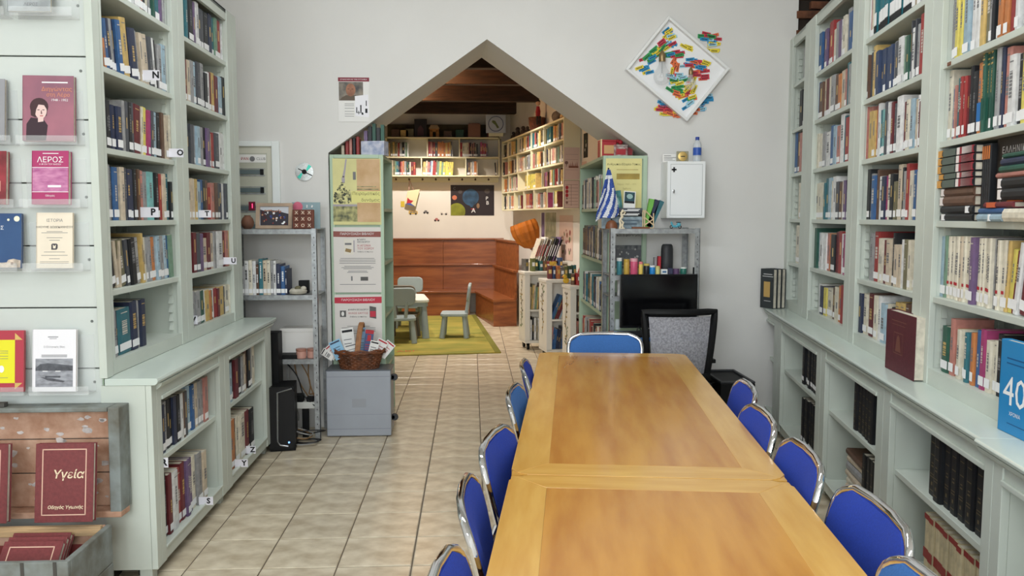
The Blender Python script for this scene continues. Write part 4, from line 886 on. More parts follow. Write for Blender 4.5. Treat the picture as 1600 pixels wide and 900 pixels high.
# ================================================================== BLUE CHAIRS
def half_w(t):
    # half width of the back pad from its bottom (0) to its top (1)
    pts = [(0,0.105),(0.08,0.135),(0.3,0.175),(0.5,0.198),(0.72,0.208),(0.85,0.206),(0.92,0.197),(0.97,0.178),(1.0,0.150)]
    for (a, wa), (b, wb) in zip(pts, pts[1:]):
        if t <= b: return wa + (wb-wa)*(t-a)/(b-a)
    return 0.150
ZB0, ZB1 = 0.465, 0.800
def back_x(t, y): return -0.175 - 0.075*t**1.2 + 0.9*y*y*0.6
def make_chair():
    t = T('chair', '', 'chair')
    m = MB(); nu, nv = 9, 11
    def surf(off):
        def fn(u, v):
            w = half_w(v); y = (u*2-1)*w
            e = min(1.0, min(u, 1-u)*6, min(v, 1-v)*7)
            puff = off*(0.35 + 0.65*math.sqrt(max(0, e)))
            return (back_x(v, y) + puff, y, ZB0 + (ZB1-ZB0)*v)
        return fn
    m.grid(surf(0.020), nu, nv); m.grid(surf(-0.014), nu, nv)
    n = nu*nv; ring = [i for i in range(nu)] + [j*nu+nu-1 for j in range(1, nv)] + [(nv-1)*nu+i for i in range(nu-2, -1, -1)] + [j*nu for j in range(nv-2, 0, -1)]
    for a, b in zip(ring, ring[1:]+ring[:1]): m.f.append([a, b, b+n, a+n]); m.m.append(0)
    P('backrest', m, BLUEF, t, smooth=True)
    s = MB()
    sp = [(-0.19,-0.17),(-0.17,-0.195),(0.10,-0.205),(0.135,-0.18),(0.145,0.0),(0.135,0.18),(0.10,0.205),(-0.17,0.195),(-0.19,0.17)]
    s.prism(sp, 0.425, 0.468, 'z')
    P('seat', s, BLUEF, t, bevel=0.012)
    # chrome frame round the back pad, down to the seat sides
    fr = MB(); path = []
    vs = [0.42,0.55,0.68,0.78,0.86,0.92,0.96,0.985]
    for v in vs: path.append((back_x(v, half_w(v))-0.004, half_w(v)+0.009, ZB0+(ZB1-ZB0)*v))
    path.append((back_x(1,0.14)-0.006, 0.142, ZB1+0.006)); path.append((back_x(1,0.05)-0.006, 0.05, ZB1+0.009))
    full = path + [(x, -y, z) for x, y, z in path[::-1]]
    lower = [(-0.16,0.218,0.445),(-0.185,0.222,0.50),(-0.198,0.216,0.56)]
    full = [(-0.16,0.218,0.445),(-0.19,0.222,0.50),(-0.203,0.214,0.56)] + full + [(-0.203,-0.214,0.56),(-0.19,-0.222,0.50),(-0.16,-0.218,0.445)]
    fr.tube(full, 0.0105, 10, 0, False, 1.15)
    P('back_frame', fr, CHROME, t, smooth=True)
    for sgn in (-1, 1):
        P('seat_rail', MB().tube([(-0.17,sgn*0.218,0.445),(0.0,sgn*0.216,0.432),(0.115,sgn*0.205,0.43)], 0.011, 8), CHROME, t, smooth=True)
        P('leg', MB().tube([(0.11,sgn*0.205,0.43),(0.135,sgn*0.207,0.40),(0.145,sgn*0.210,0.012)], 0.011, 8), CHROME, t, smooth=True)
        P('leg', MB().tube([(-0.155,sgn*0.218,0.44),(-0.19,sgn*0.222,0.40),(-0.245,sgn*0.228,0.012)], 0.011, 8), CHROME, t, smooth=True)
        for x, y in ((0.145,0.210),(-0.245,0.228)):
            P('foot_cap', MB().cyl((x, sgn*y, 0.0), 0.014, 0.025, 10), BLACKP, t)
    return t
ch0 = make_chair(); ch0['group'] = 'blue chairs round the tables'
def place(i, x, y, rz, lab):
    c = ch0 if i == 0 else copy_tree(ch0)
    c.location = (x, y, 0); c.rotation_euler = (0, 0, rz); c['label'] = lab
ordn = ['farthest','second farthest','middle','second nearest','nearest']
LC = [(0.485,3.76),(0.40,3.16),(0.30,2.46),(0.225,1.99),(0.175,1.49)]
RC = [(0.885,3.27),(0.778,2.80),(0.740,2.34),(0.725,1.87),(0.62,1.44)]
for k, (x, y) in enumerate(LC): place(k, x, y, -AT + R((2,-2,-7,5,1)[k]), 'blue padded chrome chair on the left side of the tables, %s' % ordn[k])
for k, (x, y) in enumerate(RC): place(k+5, x, y, R(180)-AT + R((-2,1,-1,2,0)[k]), 'blue padded chrome chair on the right side of the tables, %s' % ordn[k])
BLUEL = M('light_blue_upholstery', (52, 104, 172), 0.75, noise=0.1, ns=200, bump=0.25, bs=600)
place(10, 0.775, 4.52, R(-90)-AT*0.3, 'blue padded chrome chair at the far end of the tables')

# three of the chairs have a lighter blue cover
for c in [o for o in COL.objects if o.get('label') in ('blue padded chrome chair at the far end of the tables', 'blue padded chrome chair on the right side of the tables, nearest', 'blue padded chrome chair on the left side of the tables, second farthest')]:
    for ch in c.children:
        if ch.name.split('.')[0] in ('backrest', 'seat'):
            ch.data = ch.data.copy(); ch.data.materials[0] = BLUEL
    c['label'] = c['label'].replace('blue padded', 'lighter blue padded')

# ================================================================== FAR WALL, LEFT OF THE ARCH
def poster(name, lab, x0, z0, x1, z1, y, mats, build, texts=(), cat='poster', thick=0.0015, base=PAPER, group=None):
    t = T(name, lab, cat, (x0, y, z0), 0, group)
    P('sheet', MB().box(0, 0, 0, x1-x0, thick, z1-z0), base, t)
    m = MB(); build(m, x1-x0, z1-z0)
    if m.f: P('print', m, mats, t, fix=False)
    for (s, size, mt, x, z, al) in texts: txt(s, size, mt, t, (x, -0.0011, z), al)
    return t
FACE = M('portrait_skin', (176, 120, 92), 0.6, noise=0.25, ns=14); JACK = M('portrait_jacket', (96, 82, 68), 0.6); BACKD = M('portrait_background', (74, 72, 72), 0.6, noise=0.5, ns=14, c2=(150,140,126))
BURG = M('burgundy_print', (132, 44, 58), 0.6)
def b1(m, w, h):
    m.rect(0, h*.91, w, h, -.0004, 0)
    m.rect(0.004, h*.48, w*.80, h*.90, -.0005, 1)
    m.poly([(0.008,h*.48),(w*.66,h*.48),(w*.66,h*.53),(w*.56,h*.60),(w*.25,h*.60),(w*.12,h*.55)], -.0006, 3)
    m.disc(w*.40, h*.72, w*.155, h*.145, -.0007, 2)
    m.rect(w*.30, h*.735, w*.36, h*.745, -.0008, 4); m.rect(w*.43, h*.735, w*.49, h*.745, -.0008, 4)
    m.poly([(w*.385,h*.73),(w*.41,h*.73),(w*.425,h*.68),(w*.375,h*.68)], -.0008, 5); m.rect(w*.35, h*.645, w*.45, h*.655, -.0008, 5)
    m.poly([(w*.53,h*.58),(w*.96,h*.62),(w*.98,h*.10),(w*.54,h*.13)], -.0009, 6)
    for a, b, c, d in ((.57,.20,.60,.33),(.64,.17,.66,.25),(.70,.22,.74,.38),(.74,.16,.80,.20),(.86,.2,.93,.30),(.88,.36,.91,.48),(.60,.20,.78,.215)): m.rect(w*a, h*b, w*c, h*d, -.0010, 4)
    for z in (.40,.36,.30,.23,.17,.12): m.rect(w*.20, h*z, w*.5, h*z+.003, -.0005, 7)
poster('poster', 'small white poster with a man portrait, high on the wall left of the arch', -0.919, 2.159, -0.705, 2.461, YF-0.003,
       [BURG, BACKD, FACE, JACK, INK, M('portrait_shade',(140,90,70),0.6), WHC, GREYINK], b1, [('ΣΥΝΑΝΤΗΣΗ ΜΕ ΤΟΝ ΣΥΓΓΡΑΦΕΑ', 0.011, WHITE, 0.107, 0.288, 'CENTER')])
# clock made from a compact disc
t = T('wall_clock', 'wall clock made of a shiny disc with black hands', 'clock', (-1.162, YF-0.006, 1.813))
CD = M('disc_mirror', (190, 192, 188), 0.22, metal=0.85, noise=0.2, ns=10); 
P('dial', MB().lathe([(0.012,0),(0.062,0),(0.062,0.002),(0.012,0.002)], 32, 0, (0,0,0), Matrix.Rotation(R(90),4,'X')), CD, t)
P('print', MB().poly([(0.012,0.014),(0.030,0.052),(0.05,0.036),(0.02,0.006)],-.0026).poly([(-0.012,-0.014),(-0.030,-0.052),(-0.05,-0.036),(-0.02,-0.006)],-.0026), M('disc_turquoise_sheen',(70,200,176),0.2,metal=0.3), t, fix=False)  # turquoise sheen of the disc, painted on as two wedges
P('hub', MB().lathe([(0.0001,0),(0.010,0),(0.017,0.001),(0.017,0.006),(0.010,0.008),(0.010,0.004),(0.0001,0.004)], 18, 0, (0,0,0), Matrix.Rotation(R(90),4,'X')), BLACKP, t)
P('hour_hand', MB().cbox((-0.020,-0.009,0.011),(0.044,0.001,0.006),0,Matrix.Rotation(R(26),4,'Y')), BLACKP, t)
P('minute_hand', MB().cbox((0.028,-0.0105,-0.014),(0.058,0.001,0.006),0,Matrix.Rotation(R(26),4,'Y')), BLACKP, t)
# switchboard in a white frame
t = T('switchboard', 'white framed electrical switchboard recessed in the far wall', 'electric panel', (-1.70, YF, 1.42))
FRW = M('white_lacquer_frame', (236, 240, 238), 0.15); PNL = M('panel_cream', (206, 204, 188), 0.5)
P('frame', MB().box(0.32,-0.03,0,0.372,0.0,0.60).box(0.0,-0.03,0.565,0.32,0,0.60), FRW, t, bevel=0.004)
P('door_panel', MB().box(0.0,-0.012,0.0,0.32,0.0,0.565), PNL, t)
P('inner_panel', MB().box(0.02,-0.016,0.0,0.285,-0.012,0.52), M('panel_inner',(184,184,168),0.5), t)
for k in range(4):
    r_ = P('breaker_row', MB().box(0.03,-0.024,0.375-0.125*k,0.262,-0.016,0.405-0.125*k), M('breaker_grey',(96,110,112),0.4), t)
    P('breaker_switch', MB().box(0.24,-0.034,0.37-0.125*k,0.262,-0.024,0.41-0.125*k), BLACKP, r_)
    P('rail', MB().box(0.03,-0.02,0.362-0.125*k,0.27,-0.016,0.371-0.125*k).box(0.03,-0.02,0.41-0.125*k,0.27,-0.016,0.415-0.125*k), STEEL, r_)
st = P('sticker', MB().box(0.03,-0.018,0.455,0.28,-0.0165,0.51), PAPER, t)
txt('ΡΑΝ', 0.026, RED, st, (0.135, -0.019, 0.48)); txt('CLUB', 0.026, GREYINK, st, (0.245, -0.019, 0.48))
P('ring', MB().lathe([(0.012,0),(0.018,0),(0.018,0.001),(0.012,0.001)], 18, 0, (0.186,-0.0182,0.48), Matrix.Rotation(R(90),4,'X')), GREYINK, st)
LED = M('red_led', (255, 60, 110), 0.5, emit=3.0)
lp = P('display', MB().box(0.155,-0.026,0.125,0.198,-0.016,0.185), M('display_dark',(120,20,50),0.4), t)
txt('1', 0.045, LED, lp, (0.18, -0.027, 0.155))

# ---------- left steel rack
def rack(name, lab, x0, x1, y0, y1, levels, ztop, group='slotted steel racks'):
    t = T(name, lab, 'shelf rack', ((x0+x1)/2, (y0+y1)/2, 0), 0, group)
    w = (x1-x0)/2; d = (y1-y0)/2; a = 0.035
    for sx in (-1, 1):
        for sy in (-1, 1):
            m = MB(); cx, cy = sx*w, sy*d
            m.box(min(cx, cx-sx*a), min(cy, cy-sy*.003), 0, max(cx, cx-sx*a), max(cy, cy-sy*.003), ztop)
            m.box(min(cx, cx-sx*.003), min(cy, cy-sy*a), 0, max(cx, cx-sx*.003), max(cy, cy-sy*a), ztop)
            p = P('post', m, STEEL, t)
            h = MB()
            z = 0.06
            while z < ztop-0.03:
                h.box(cx-sx*a*.5-0.0025, cy-sy*.0006-0.0015, z, cx-sx*a*.5+0.0025, cy-sy*.0006+0.0015, z+0.010); z += 0.05
            P('slot', h, SHADOWGAP, p, kind='stuff')
    for z in levels:
        P('shelf', MB().box(-w+0.004,-d+0.004,z-0.004,w-0.004,d-0.004,z).box(-w+0.004,-d+0.004,z-0.032,w-0.004,-d+0.007,z-0.004).box(-w+0.004,d-0.007,z-0.032,w-0.004,d-0.004,z-0.004), STEEL, t)
    return t
rack('steel_rack', 'slotted grey steel rack between the left bookcase and the arch', -1.62, -1.02, 5.43, 5.765, [0.555, 0.985, 1.42], 1.425)
# on its top
PFW = M('pale_wood_frame', (190, 164, 140), 0.55, noise=0.2, ns=6)
def leaning(name, lab, cat, x0, y, z, w, h, rz, tilt, group=None):
    return T(name, lab, cat, (x0, y, z), 0, group, rot=(R(-tilt), 0, R(rz)))
t = leaning('framed_photo', 'pale wood picture frame with a colour group photo, on the left steel rack', 'picture frame', -1.435, 5.52, 1.421, 0.245, 0.172, -4, 10)
W_, H_ = 0.245, 0.172
P('frame', MB().box(0,-0.012,0,W_,0,0.022).box(0,-0.012,H_-0.022,W_,0,H_).box(0,-0.012,0.022,0.026,0,H_-0.022).box(W_-0.026,-0.012,0.022,W_,0,H_-0.022), PFW, t, bevel=0.002)
m = MB(); m.rect(0.026,0.022,W_-.026,H_-.022,-.001,0); m.poly([(0.026,0.13),(0.06,0.12),(0.1,0.126),(0.15,0.12),(0.18,0.11),(W_-.026,0.10),(W_-.026,0.022),(0.03,0.022)],-.0014,1)
rp = random.Random(8)
for k in range(34):
    m.disc(0.04+rp.random()*0.165, 0.034+rp.random()*0.078, rp.uniform(.004,.010), rp.uniform(.005,.010), -.0018-.00005*k, rp.choice((2,3,4,5,6,1)), 8)
for k in range(9): m.disc(0.06+0.013*k, 0.118+rp.uniform(-.006,.006), 0.005, 0.006, -.004, 7, 8)
P('photo', m, [M('photo_white',(206,208,214),0.3), M('photo_dark',(62,58,66),0.3), WHITE, M('photo_red',(150,60,56),0.3), M('photo_blue',(58,74,136),0.3), M('photo_tan',(196,146,110),0.3), M('photo_maroon',(84,44,46),0.3), FACE], t, fix=False)
P('stand', MB().box(0.09,0.0,0.0,0.15,0.05,0.004), PFW, t)
TTT = M('dark_red_wood', (122, 62, 40), 0.5, noise=0.3, ns=8)
t = leaning('noughts_and_crosses', 'square brown wooden noughts and crosses board with pale marks', 'board game', -1.182, 5.47, 1.421, 0.138, 0.128, 0, 4)
P('board', MB().box(0,0,0,0.138,0.03,0.128), TTT, t, bevel=0.003)
marks = ['XXX','XXO','XOX']
for r in range(3):
    for c in range(3):
        q = P('square', MB().cbox((0.027+0.042*c,-0.004,0.106-0.042*r),(0.036,0.01,0.036)), TTT, t, bevel=0.003)
        txt(marks[r][c], 0.030, M('pale_mark',(232,214,190),0.5), q, (0.027+0.042*c, -0.0095, 0.106-0.042*r))
t = leaning('craft_board', 'grey blue craft board with a pink shape and white pegs, behind the noughts board', 'craft', -1.215, 5.60, 1.421, 0.19, 0.178, 0, 4)
P('board', MB().box(0,0,0,0.19,0.006,0.178), M('grey_blue_card',(142,164,170),0.7), t)
P('pink_shape', MB().lathe([(0.0001,0.006),(0.024,0.005),(0.034,0)], 16, 0, (0.04,-0.001,0.148), Matrix.Rotation(R(90),4,'X')), M('pink_felt',(206,106,128),0.8), t, smooth=True)
P('peg', MB().tube([(0.102,-0.006,0.14),(0.104,-0.006,0.16)],0.005,6).tube([(0.135,-0.006,0.142),(0.14,-0.006,0.158)],0.006,6).tube([(0.146,-0.006,0.085),(0.136,-0.006,0.125)],0.006,6), WHITE, t, smooth=True)
t = T('clay_pot', 'small round brown clay pot at the left end of the steel rack', 'pot', (-1.482, 5.50, 1.421))
P('body', MB().lathe([(0.022,0),(0.038,0.018),(0.042,0.045),(0.034,0.07),(0.02,0.085),(0.022,0.09),(0.016,0.088),(0.0001,0.06)], 18), M('brown_clay',(128,86,66),0.7,noise=0.3,ns=10), t, smooth=True)
# books on its middle shelf
x = -1.555; rr = random.Random(21)
seq = [('d',.028,.17),('s',.024,.19),('w',.026,.225),('c',.024,.23),('w',.024,.225),('x',.018,.20),('t',.026,.238),('e',.024,.228),('c',.024,.228),('s',.018,.228),('w',.018,.226),('n',.030,.205),('b',.026,.19),('n',.014,.17)]
nm_ = 0
for c, w, h in seq:
    cov, pg = book_meshes(w, h, 0.15, c)
    o = put('book', cov.mesh('book', BM[c], fix=False), None, (x + w/2, 5.455, 0.9855)); tag(o, '%s book, %s from left on the middle shelf of the left steel rack' % (CN[c], ORD[nm_]), 'book', 'books on the left steel rack')
    P('page_block', pg, PAGE, o, fix=False); P('spine_print', print_on_spine(w, h, c, rr, None), INK if c not in DARKB else WHITE, o, fix=False)
    P('spine_label', MB().rect(-w*.45,0.012,w*.45,0.04,-.0009), LABEL, o, fix=False)
    x += w + 0.0006; nm_ += 1
t = T('stone_bowl', 'white lumpy stone dish with an olive stone on top', 'ornament', (-1.155, 5.47, 0.9855))
rs = random.Random(2)
P('dish', MB().lathe([(0.03,0),(0.055,0.01),(0.06,0.025),(0.045,0.04),(0.03,0.036),(0.0001,0.02)], 14), M('white_stone',(214,208,192),0.7,noise=0.2,ns=12), t, smooth=True)
P('stone', MB().ball((0.0,0.0,0.042),0.024,12,0,0.7), M('olive_stone',(106,102,76),0.7), t, smooth=True)
P('stone', MB().ball((0.038,-0.012,0.042),0.020,12,0,0.8), M('white_stone'), t, smooth=True, label='small white stone')
one('small_box', 'small black box behind the white stone dish', 'box', MB().box(0,0,0,0.066,0.05,0.085), BLACKP, (-1.175, 5.58, 0.9855), bevel=0.003)
# lower shelf
t = T('document_box', 'plain white carton on the lower shelf of the left steel rack', 'box', (-1.30, 5.56, 0.5555))
P('body', MB().box(0,0,0,0.245,0.16,0.165), PAPER, t, bevel=0.002); P('lid', MB().box(-0.002,-0.002,0.165,0.247,0.162,0.19), PAPER, t, bevel=0.002)
one('router', 'flat black network box on the lower shelf in front of the white carton', 'router', MB().box(-.1,-.05,0,.1,.05,0.028), BLACKP, (-1.25, 5.50, 0.5555), bevel=0.004)
JAR = M('pinkish_jar', (198, 150, 136), 0.4)
for k, (jx, jy) in enumerate([(-1.145,5.475),(-1.075,5.49)]):
    t = T('jar', 'small pinkish round jar, %s of two on the lower rack shelf' % ('left','right')[k], 'jar', (jx, jy, 0.5555), 0, 'pinkish jars on the left steel rack')
    P('body', MB().lathe([(0.03,0),(0.034,0.005),(0.034,0.045),(0.03,0.05)],16), JAR, t, smooth=True); P('lid', MB().lathe([(0.033,0.05),(0.035,0.052),(0.035,0.066),(0.0001,0.068)],16), M('jar_lid',(170,120,104),0.4), t, smooth=True)
# computer tower and black speaker box beside the rack
t = T('computer_tower', 'black computer tower with a silver front edge on the floor by the rack', 'computer', (-1.215, 5.22, 0), R(8))
P('case', MB().box(-0.085,-0.02,0.0,0.075,0.19,0.42), BLACKP, t, bevel=0.004)
P('front_panel', MB().prism([(-0.085,0.02),(0.06,0.02),(0.075,0.06),(0.075,0.38),(0.05,0.42),(-0.085,0.42)],-0.035,-0.02,'y'), BLACKG, t)
P('silver_trim', MB().tube([(0.06,-0.036,0.41),(-0.03,-0.036,0.385),(-0.035,-0.036,0.07),(-0.02,-0.036,0.045),(0.03,-0.036,0.035)],0.005,6), M('silver_trim',(176,180,184),0.25,metal=0.8), t, smooth=True)
P('power_light', MB().ball((0.035,-0.036,0.06),0.006,8), M('blue_led',(120,170,255),0.4,emit=2.5), t)
one('speaker_box', 'tall black box standing behind the computer tower', 'box', MB().box(-.04,-.06,0,.04,.06,0.75), BLACKP, (-1.30, 5.38, 0.0), bevel=0.004)
t = T('power_strip', 'white power strip with black plugs hanging under the steel rack', 'power strip', (-1.14, 5.55, 0.20), 0)
P('body', MB().box(-.08,-.03,0,.08,.03,.045), M('white_plastic',(222,222,216),0.4), t, bevel=0.004)
P('plug', MB().box(-.07,-.028,.045,-.01,.028,.10), BLACKP, t, bevel=0.006); P('plug', MB().box(.01,-.02,.045,.06,.02,.08), BLACKP, t, bevel=0.006)
P('support', MB().box(-.02,-.02,-0.2,.02,.02,0), BLACKP, t)
CBL = M('black_cable', (28,28,30), 0.5); CBT = M('tan_cable', (150,116,76), 0.5); CBG = M('grey_cable', (150,150,148), 0.5)
def wob(p, q, sag, k, n=14):
    rw = random.Random(k); o = []
    a1, a2 = rw.uniform(-.03,.03), rw.uniform(-.03,.03)
    for i in range(n+1):
        u = i/n; v = Vector(p).lerp(Vector(q), u)
        s = math.sin(math.pi*u); o.append((v.x + a1*math.sin(2*math.pi*u) , v.y + a2*s, max(0.005, v.z - sag*s)))
    return o
for k, (p, q, sag, m_, col) in enumerate([((-1.27,5.55,.52),(-1.07,5.52,.22),.02,CBL,'black'),((-1.22,5.60,.52),(-1.05,5.6,.05),.02,CBT,'tan'),((-1.18,5.58,.52),(-1.06,5.58,.30),.10,CBT,'tan'),((-1.12,5.60,.52),(-1.08,5.62,.12),.03,CBT,'tan'),((-1.25,5.56,.52),(-1.2,5.6,.1),.05,CBG,'grey')]):
    one('cable', '%s cable hanging below the left steel rack, number %s from the tower' % (col, ORD[k]), 'cable', MB().tube(wob(p, q, sag, k), 0.0045, 6), m_, smooth=True, group='cables under the left steel rack')
for k in range(6):
    rw = random.Random(40+k); cx, cy = -1.10+rw.uniform(-.06,.05), 5.36+rw.uniform(-.02,.05); r1, r2 = rw.uniform(.07,.13), rw.uniform(.04,.08)
    ph = rw.uniform(0,6)
    pts = [(cx + r1*math.cos(a+ph)*(1+.15*math.sin(3*a)), cy + r2*math.sin(a+ph), 0.008 + 0.010*k + 0.05*(0.5+0.5*math.sin(a*1.0+k))*(k>2)) for a in [i*2*math.pi/22 for i in range(22)]]
    one('cable', '%s cable loop tangled on the floor below the left rack, loop %s' % (('black','grey','black','tan','black','grey')[k], ORD[k]), 'cable', MB().tube(pts, 0.004, 6, 0, True), (CBL,CBG,CBL,CBT,CBL,CBG)[k], smooth=True, group='cable loops on the floor')
# grey cabinet on castors and the leaflet basket
t = T('grey_cabinet', 'low pale grey metal cabinet standing in front of the poster shelf', 'cabinet', (-0.775, 5.64, 0))
P('body', MB().box(-.218,-.10,.02,.218,.10,.455), GREYM, t, bevel=0.006)
P('front_panel', MB().box(-.218,-.118,.006,.218,-.10,.455), GREYM, t, bevel=0.006)
P('groove', MB().box(-.214,-.1186,.416,.214,-.1175,.419).box(-.214,-.1186,.055,.214,-.1175,.058).box(-.214,-.1186,.155,.214,-.1175,.1565), M('groove_grey',(128,132,140),0.5), t)
P('badge', MB().box(-.045,-.1186,.205,.05,-.1175,.265), M('badge_grey',(150,154,160),0.4), t)
P('top_plate', MB().box(-.222,-.112,.455,.222,.112,.463), M('dark_grey_top',(86,90,96),0.4), t, bevel=0.002)
for z in (0.12, 0.40): P('castor', MB().lathe([(0.024,-.01),(0.026,0),(0.024,.01)],14,0,(0.236,-.05,z),Matrix.Rotation(R(90),4,'X')).box(.218,-.06,z-.012,.236,-.04,z+.012), DGREY, t, smooth=True)
WIC = M('wicker_brown', (124, 72, 42), 0.55, noise=0.35, ns=20); WICL = M('wicker_pale', (176, 122, 78), 0.55, noise=0.25, ns=20)
t = T('wicker_basket', 'brown wicker basket with a hoop handle on the grey cabinet', 'basket', (-0.775, 5.60, 0.464))
def ell(z, a, b, n=40, j=0, amp=0.004): return [(a*math.cos(k*2*math.pi/n)+amp*math.cos(k*2*math.pi/n)*(1 if (k+j) % 2 else -1), b*math.sin(k*2*math.pi/n)+amp*math.sin(k*2*math.pi/n)*(1 if (k+j) % 2 else -1), z) for k in range(n)]
m = MB()
for k in range(9):
    z = 0.006 + k*0.0125; e = 0.125 + 0.03*(k/8)
    m.tube(ell(z, e, e*0.62, 40, k), 0.0062, 6, 0, True)
P('weave', m, WIC, t, smooth=True)
m = MB()
for k in range(20):
    a = k*2*math.pi/20; m.tube([(0.125*math.cos(a),0.0775*math.sin(a),0),(0.155*math.cos(a),0.096*math.sin(a),0.115)],0.004,5)
P('stake', m, WIC, t, smooth=True, kind='stuff')
P('base', MB().lathe([(0.0001,0),(0.12,0),(0.12,0.006),(0.0001,0.006)],20,0,(0,0,0),Matrix.Diagonal((1,.62,1,1))), WIC, t)
m = MB()
for k in range(3): m.tube([( (0.168+0.003*k)*math.cos(a), 0.104*math.sin(a), 0.116+0.011*(k%2)+0.006*math.sin(a*9+k*2)) for a in [i*2*math.pi/48 for i in range(48)]],0.0075,6,0,True)
P('rim', m, WIC, t, smooth=True)
m = MB()
for k in range(3): m.tube([(-0.012+0.010*k+0.02*math.sin(i/16*math.pi), -0.098*math.cos(i/16*math.pi), 0.11+0.20*math.sin(i/16*math.pi)) for i in range(17)],0.0085,7)
P('handle', m, WICL, t, smooth=True, label='pale arched wicker handle')
lf = [(-0.155,-0.02,-42,(0.06,0.10),PAPER,'white leaflet with a red stripe at the basket left','r'),(-0.115,-0.045,-24,(0.08,0.13),M('pale_blue_paper',(140,190,222),0.5),'pale blue leaflet in the basket left side','n'),
      (-0.06,0.0,-8,(0.085,0.20),PAPER,'tall white leaflet behind the basket handle','k'),(0.055,-0.03,6,(0.058,0.19),M('dark_blue_paper',(56,72,118),0.5),'dark blue leaflet with a red top in the basket','R'),
      (0.02,0.02,-2,(0.05,0.20),M('sky_paper',(150,186,220),0.5),'sky blue leaflet behind the dark blue one','w'),(0.105,0.0,28,(0.075,0.13),PAPER,'white leaflet fanned to the basket right','r'),
      (0.14,0.03,40,(0.07,0.12),PAPER,'white leaflet with red print at the basket right end','r'),(-0.03,-0.05,-14,(0.09,0.10),PAPER,'low white leaflet across the basket front','w'),(-0.175,-0.03,-58,(0.05,0.09),PAPER,'small white leaflet sticking out at far basket left','k'),(0.085,-0.05,14,(0.06,0.12),PAPER,'short white leaflet right of the dark blue one','k')]
for x, y, a, (w, h), m_, lab, pr in lf:
    t = T('leaflet', lab, 'leaflet', (-0.775+x, 5.60+y, 0.54), 0, 'leaflets in the wicker basket', rot=(R(-6), R(a), 0))
    P('sheet', MB().box(-w/2,0,0,w/2,0.0012,h), m_, t)
    pm = {'r':RED,'n':BM['n'],'k':INK,'R':RED,'w':GREYINK}[pr]
    mm = MB().rect(-w*.42,h*.86,w*.42,h*.94,-.0005)
    for q in (.3,.38,.46,.6): mm.rect(-w*.36,h*q,w*(.1+q*.3),h*q+.004,-.0005)
    if pr == 'R': mm.rect(-w*.5,h*.88,w*.5,h*1.0,-.0006).rect(-w*.2,h*.62,w*.22,h*.82,-.0006)
    P('print', mm, pm, t, fix=False)
# ---------- left shelf in the archway, end panel with three posters
def arch_case(lab, x0, x1, y0, y1, open_side, shelves, ztop=1.932):
    t = T('arch_bookcase', lab, 'bookcase', ((x0+x1)/2, y0, 0), 0, 'narrow green bookcases lining the archway')
    w = (x1-x0)/2; d = y1-y0
    P('end_panel', MB().box(-w,0,0,w,0.022,ztop), MINTG, t, bevel=0.002); P('end_panel', MB().box(-w,d-0.022,0,w,d,ztop), MINTG, t, bevel=0.002)
    P('edge_strip', MB().box(-w,-0.012,0,-w+0.03,0.0,ztop).box(w-0.03,-0.012,0,w,0.0,ztop).box(-w+.03,-0.012,ztop-0.025,w-.03,0,ztop), MINTG, t, bevel=0.002)
    bx = -w if open_side > 0 else w-0.012
    P('back_panel', MB().box(bx,0.022,0,bx+0.012,d-0.022,ztop), MINTG, t)
    for z in shelves: P('shelf', MB().box(-w+0.012,0.022,z-0.022,w-0.002,d-0.022,z), MINTG, t)
    P('top_board', MB().box(-w,0.022,ztop-0.022,w,d-0.022,ztop), MINTG, t)
    return t
arch_case('green bookcase lining the left side of the arch, posters on its end', -0.985, -0.615, 5.79, 6.43, 1, [0.10,0.42,0.80,1.18,1.56])
OCH = M('ochre_print', (196, 158, 112), 0.6, noise=0.35, ns=9, c2=(214,180,140)); LEAF = M('dark_foliage_print', (92, 96, 72), 0.6, noise=0.6, ns=26, c2=(196,190,130)); PALEY = M('pale_yellow_print', (224, 218, 154), 0.6, noise=0.08, ns=6); LILAC = M('lilac_print', (168,160,168), 0.6)
def p1(m, w, h):
    m.rect(0,0,w,h,-.0003,2); m.rect(w*.50,0.02,w*.98,h*.99,-.0005,0)
    rl = random.Random(12)
    for k in range(110):
        u = rl.random(); m.disc(w*(.03+.42*u), h*(.33+.34*rl.random()*(1-abs(u-.45)*1.3)), w*rl.uniform(.012,.035), h*rl.uniform(.010,.022), -.0006-.000002*k, 1 if k % 3 else 6, 7)
    m.rect(0,h*.05,w*.50,h*.29,-.0006,1); m.rect(0,h*.28,w*.5,h*.31,-.0007,3); m.disc(w*.22,h*.68,w*.035,h*.055,-.0008,3)
    m.poly([(w*.20,h*.72),(w*.24,h*.85),(w*.27,h*.99),(w*.30,h*.99),(w*.25,h*.72)],-.0008,3)
    m.rect(w*.42,h*.68,w*.48,h*.80,-.0008,4); m.rect(w*.38,h*.335,w*1.0,h*.51,-.0009,5)
    m.rect(w*.5,h*.53,w*.95,h*.545,-.0008,1); m.rect(w*.5,h*.57,w*.9,h*.582,-.0008,1)
poster('poster', 'yellow and ochre collage poster, topmost on the left arch bookcase end', -0.965, 1.445, -0.632, 1.905, 5.777, [OCH, LEAF, PALEY, LILAC, GREYINK, M('title_patch',(226,220,140),0.6), M('deep_foliage_print',(64,66,52),0.6)], p1,
       [('Πειραματικές', 0.030, M('olive_letters',(110,104,60),0.6), 0.325, 0.197+0.02, 'RIGHT'), ('δυνάμεις', 0.030, M('olive_letters'), 0.325, 0.172, 'RIGHT')])
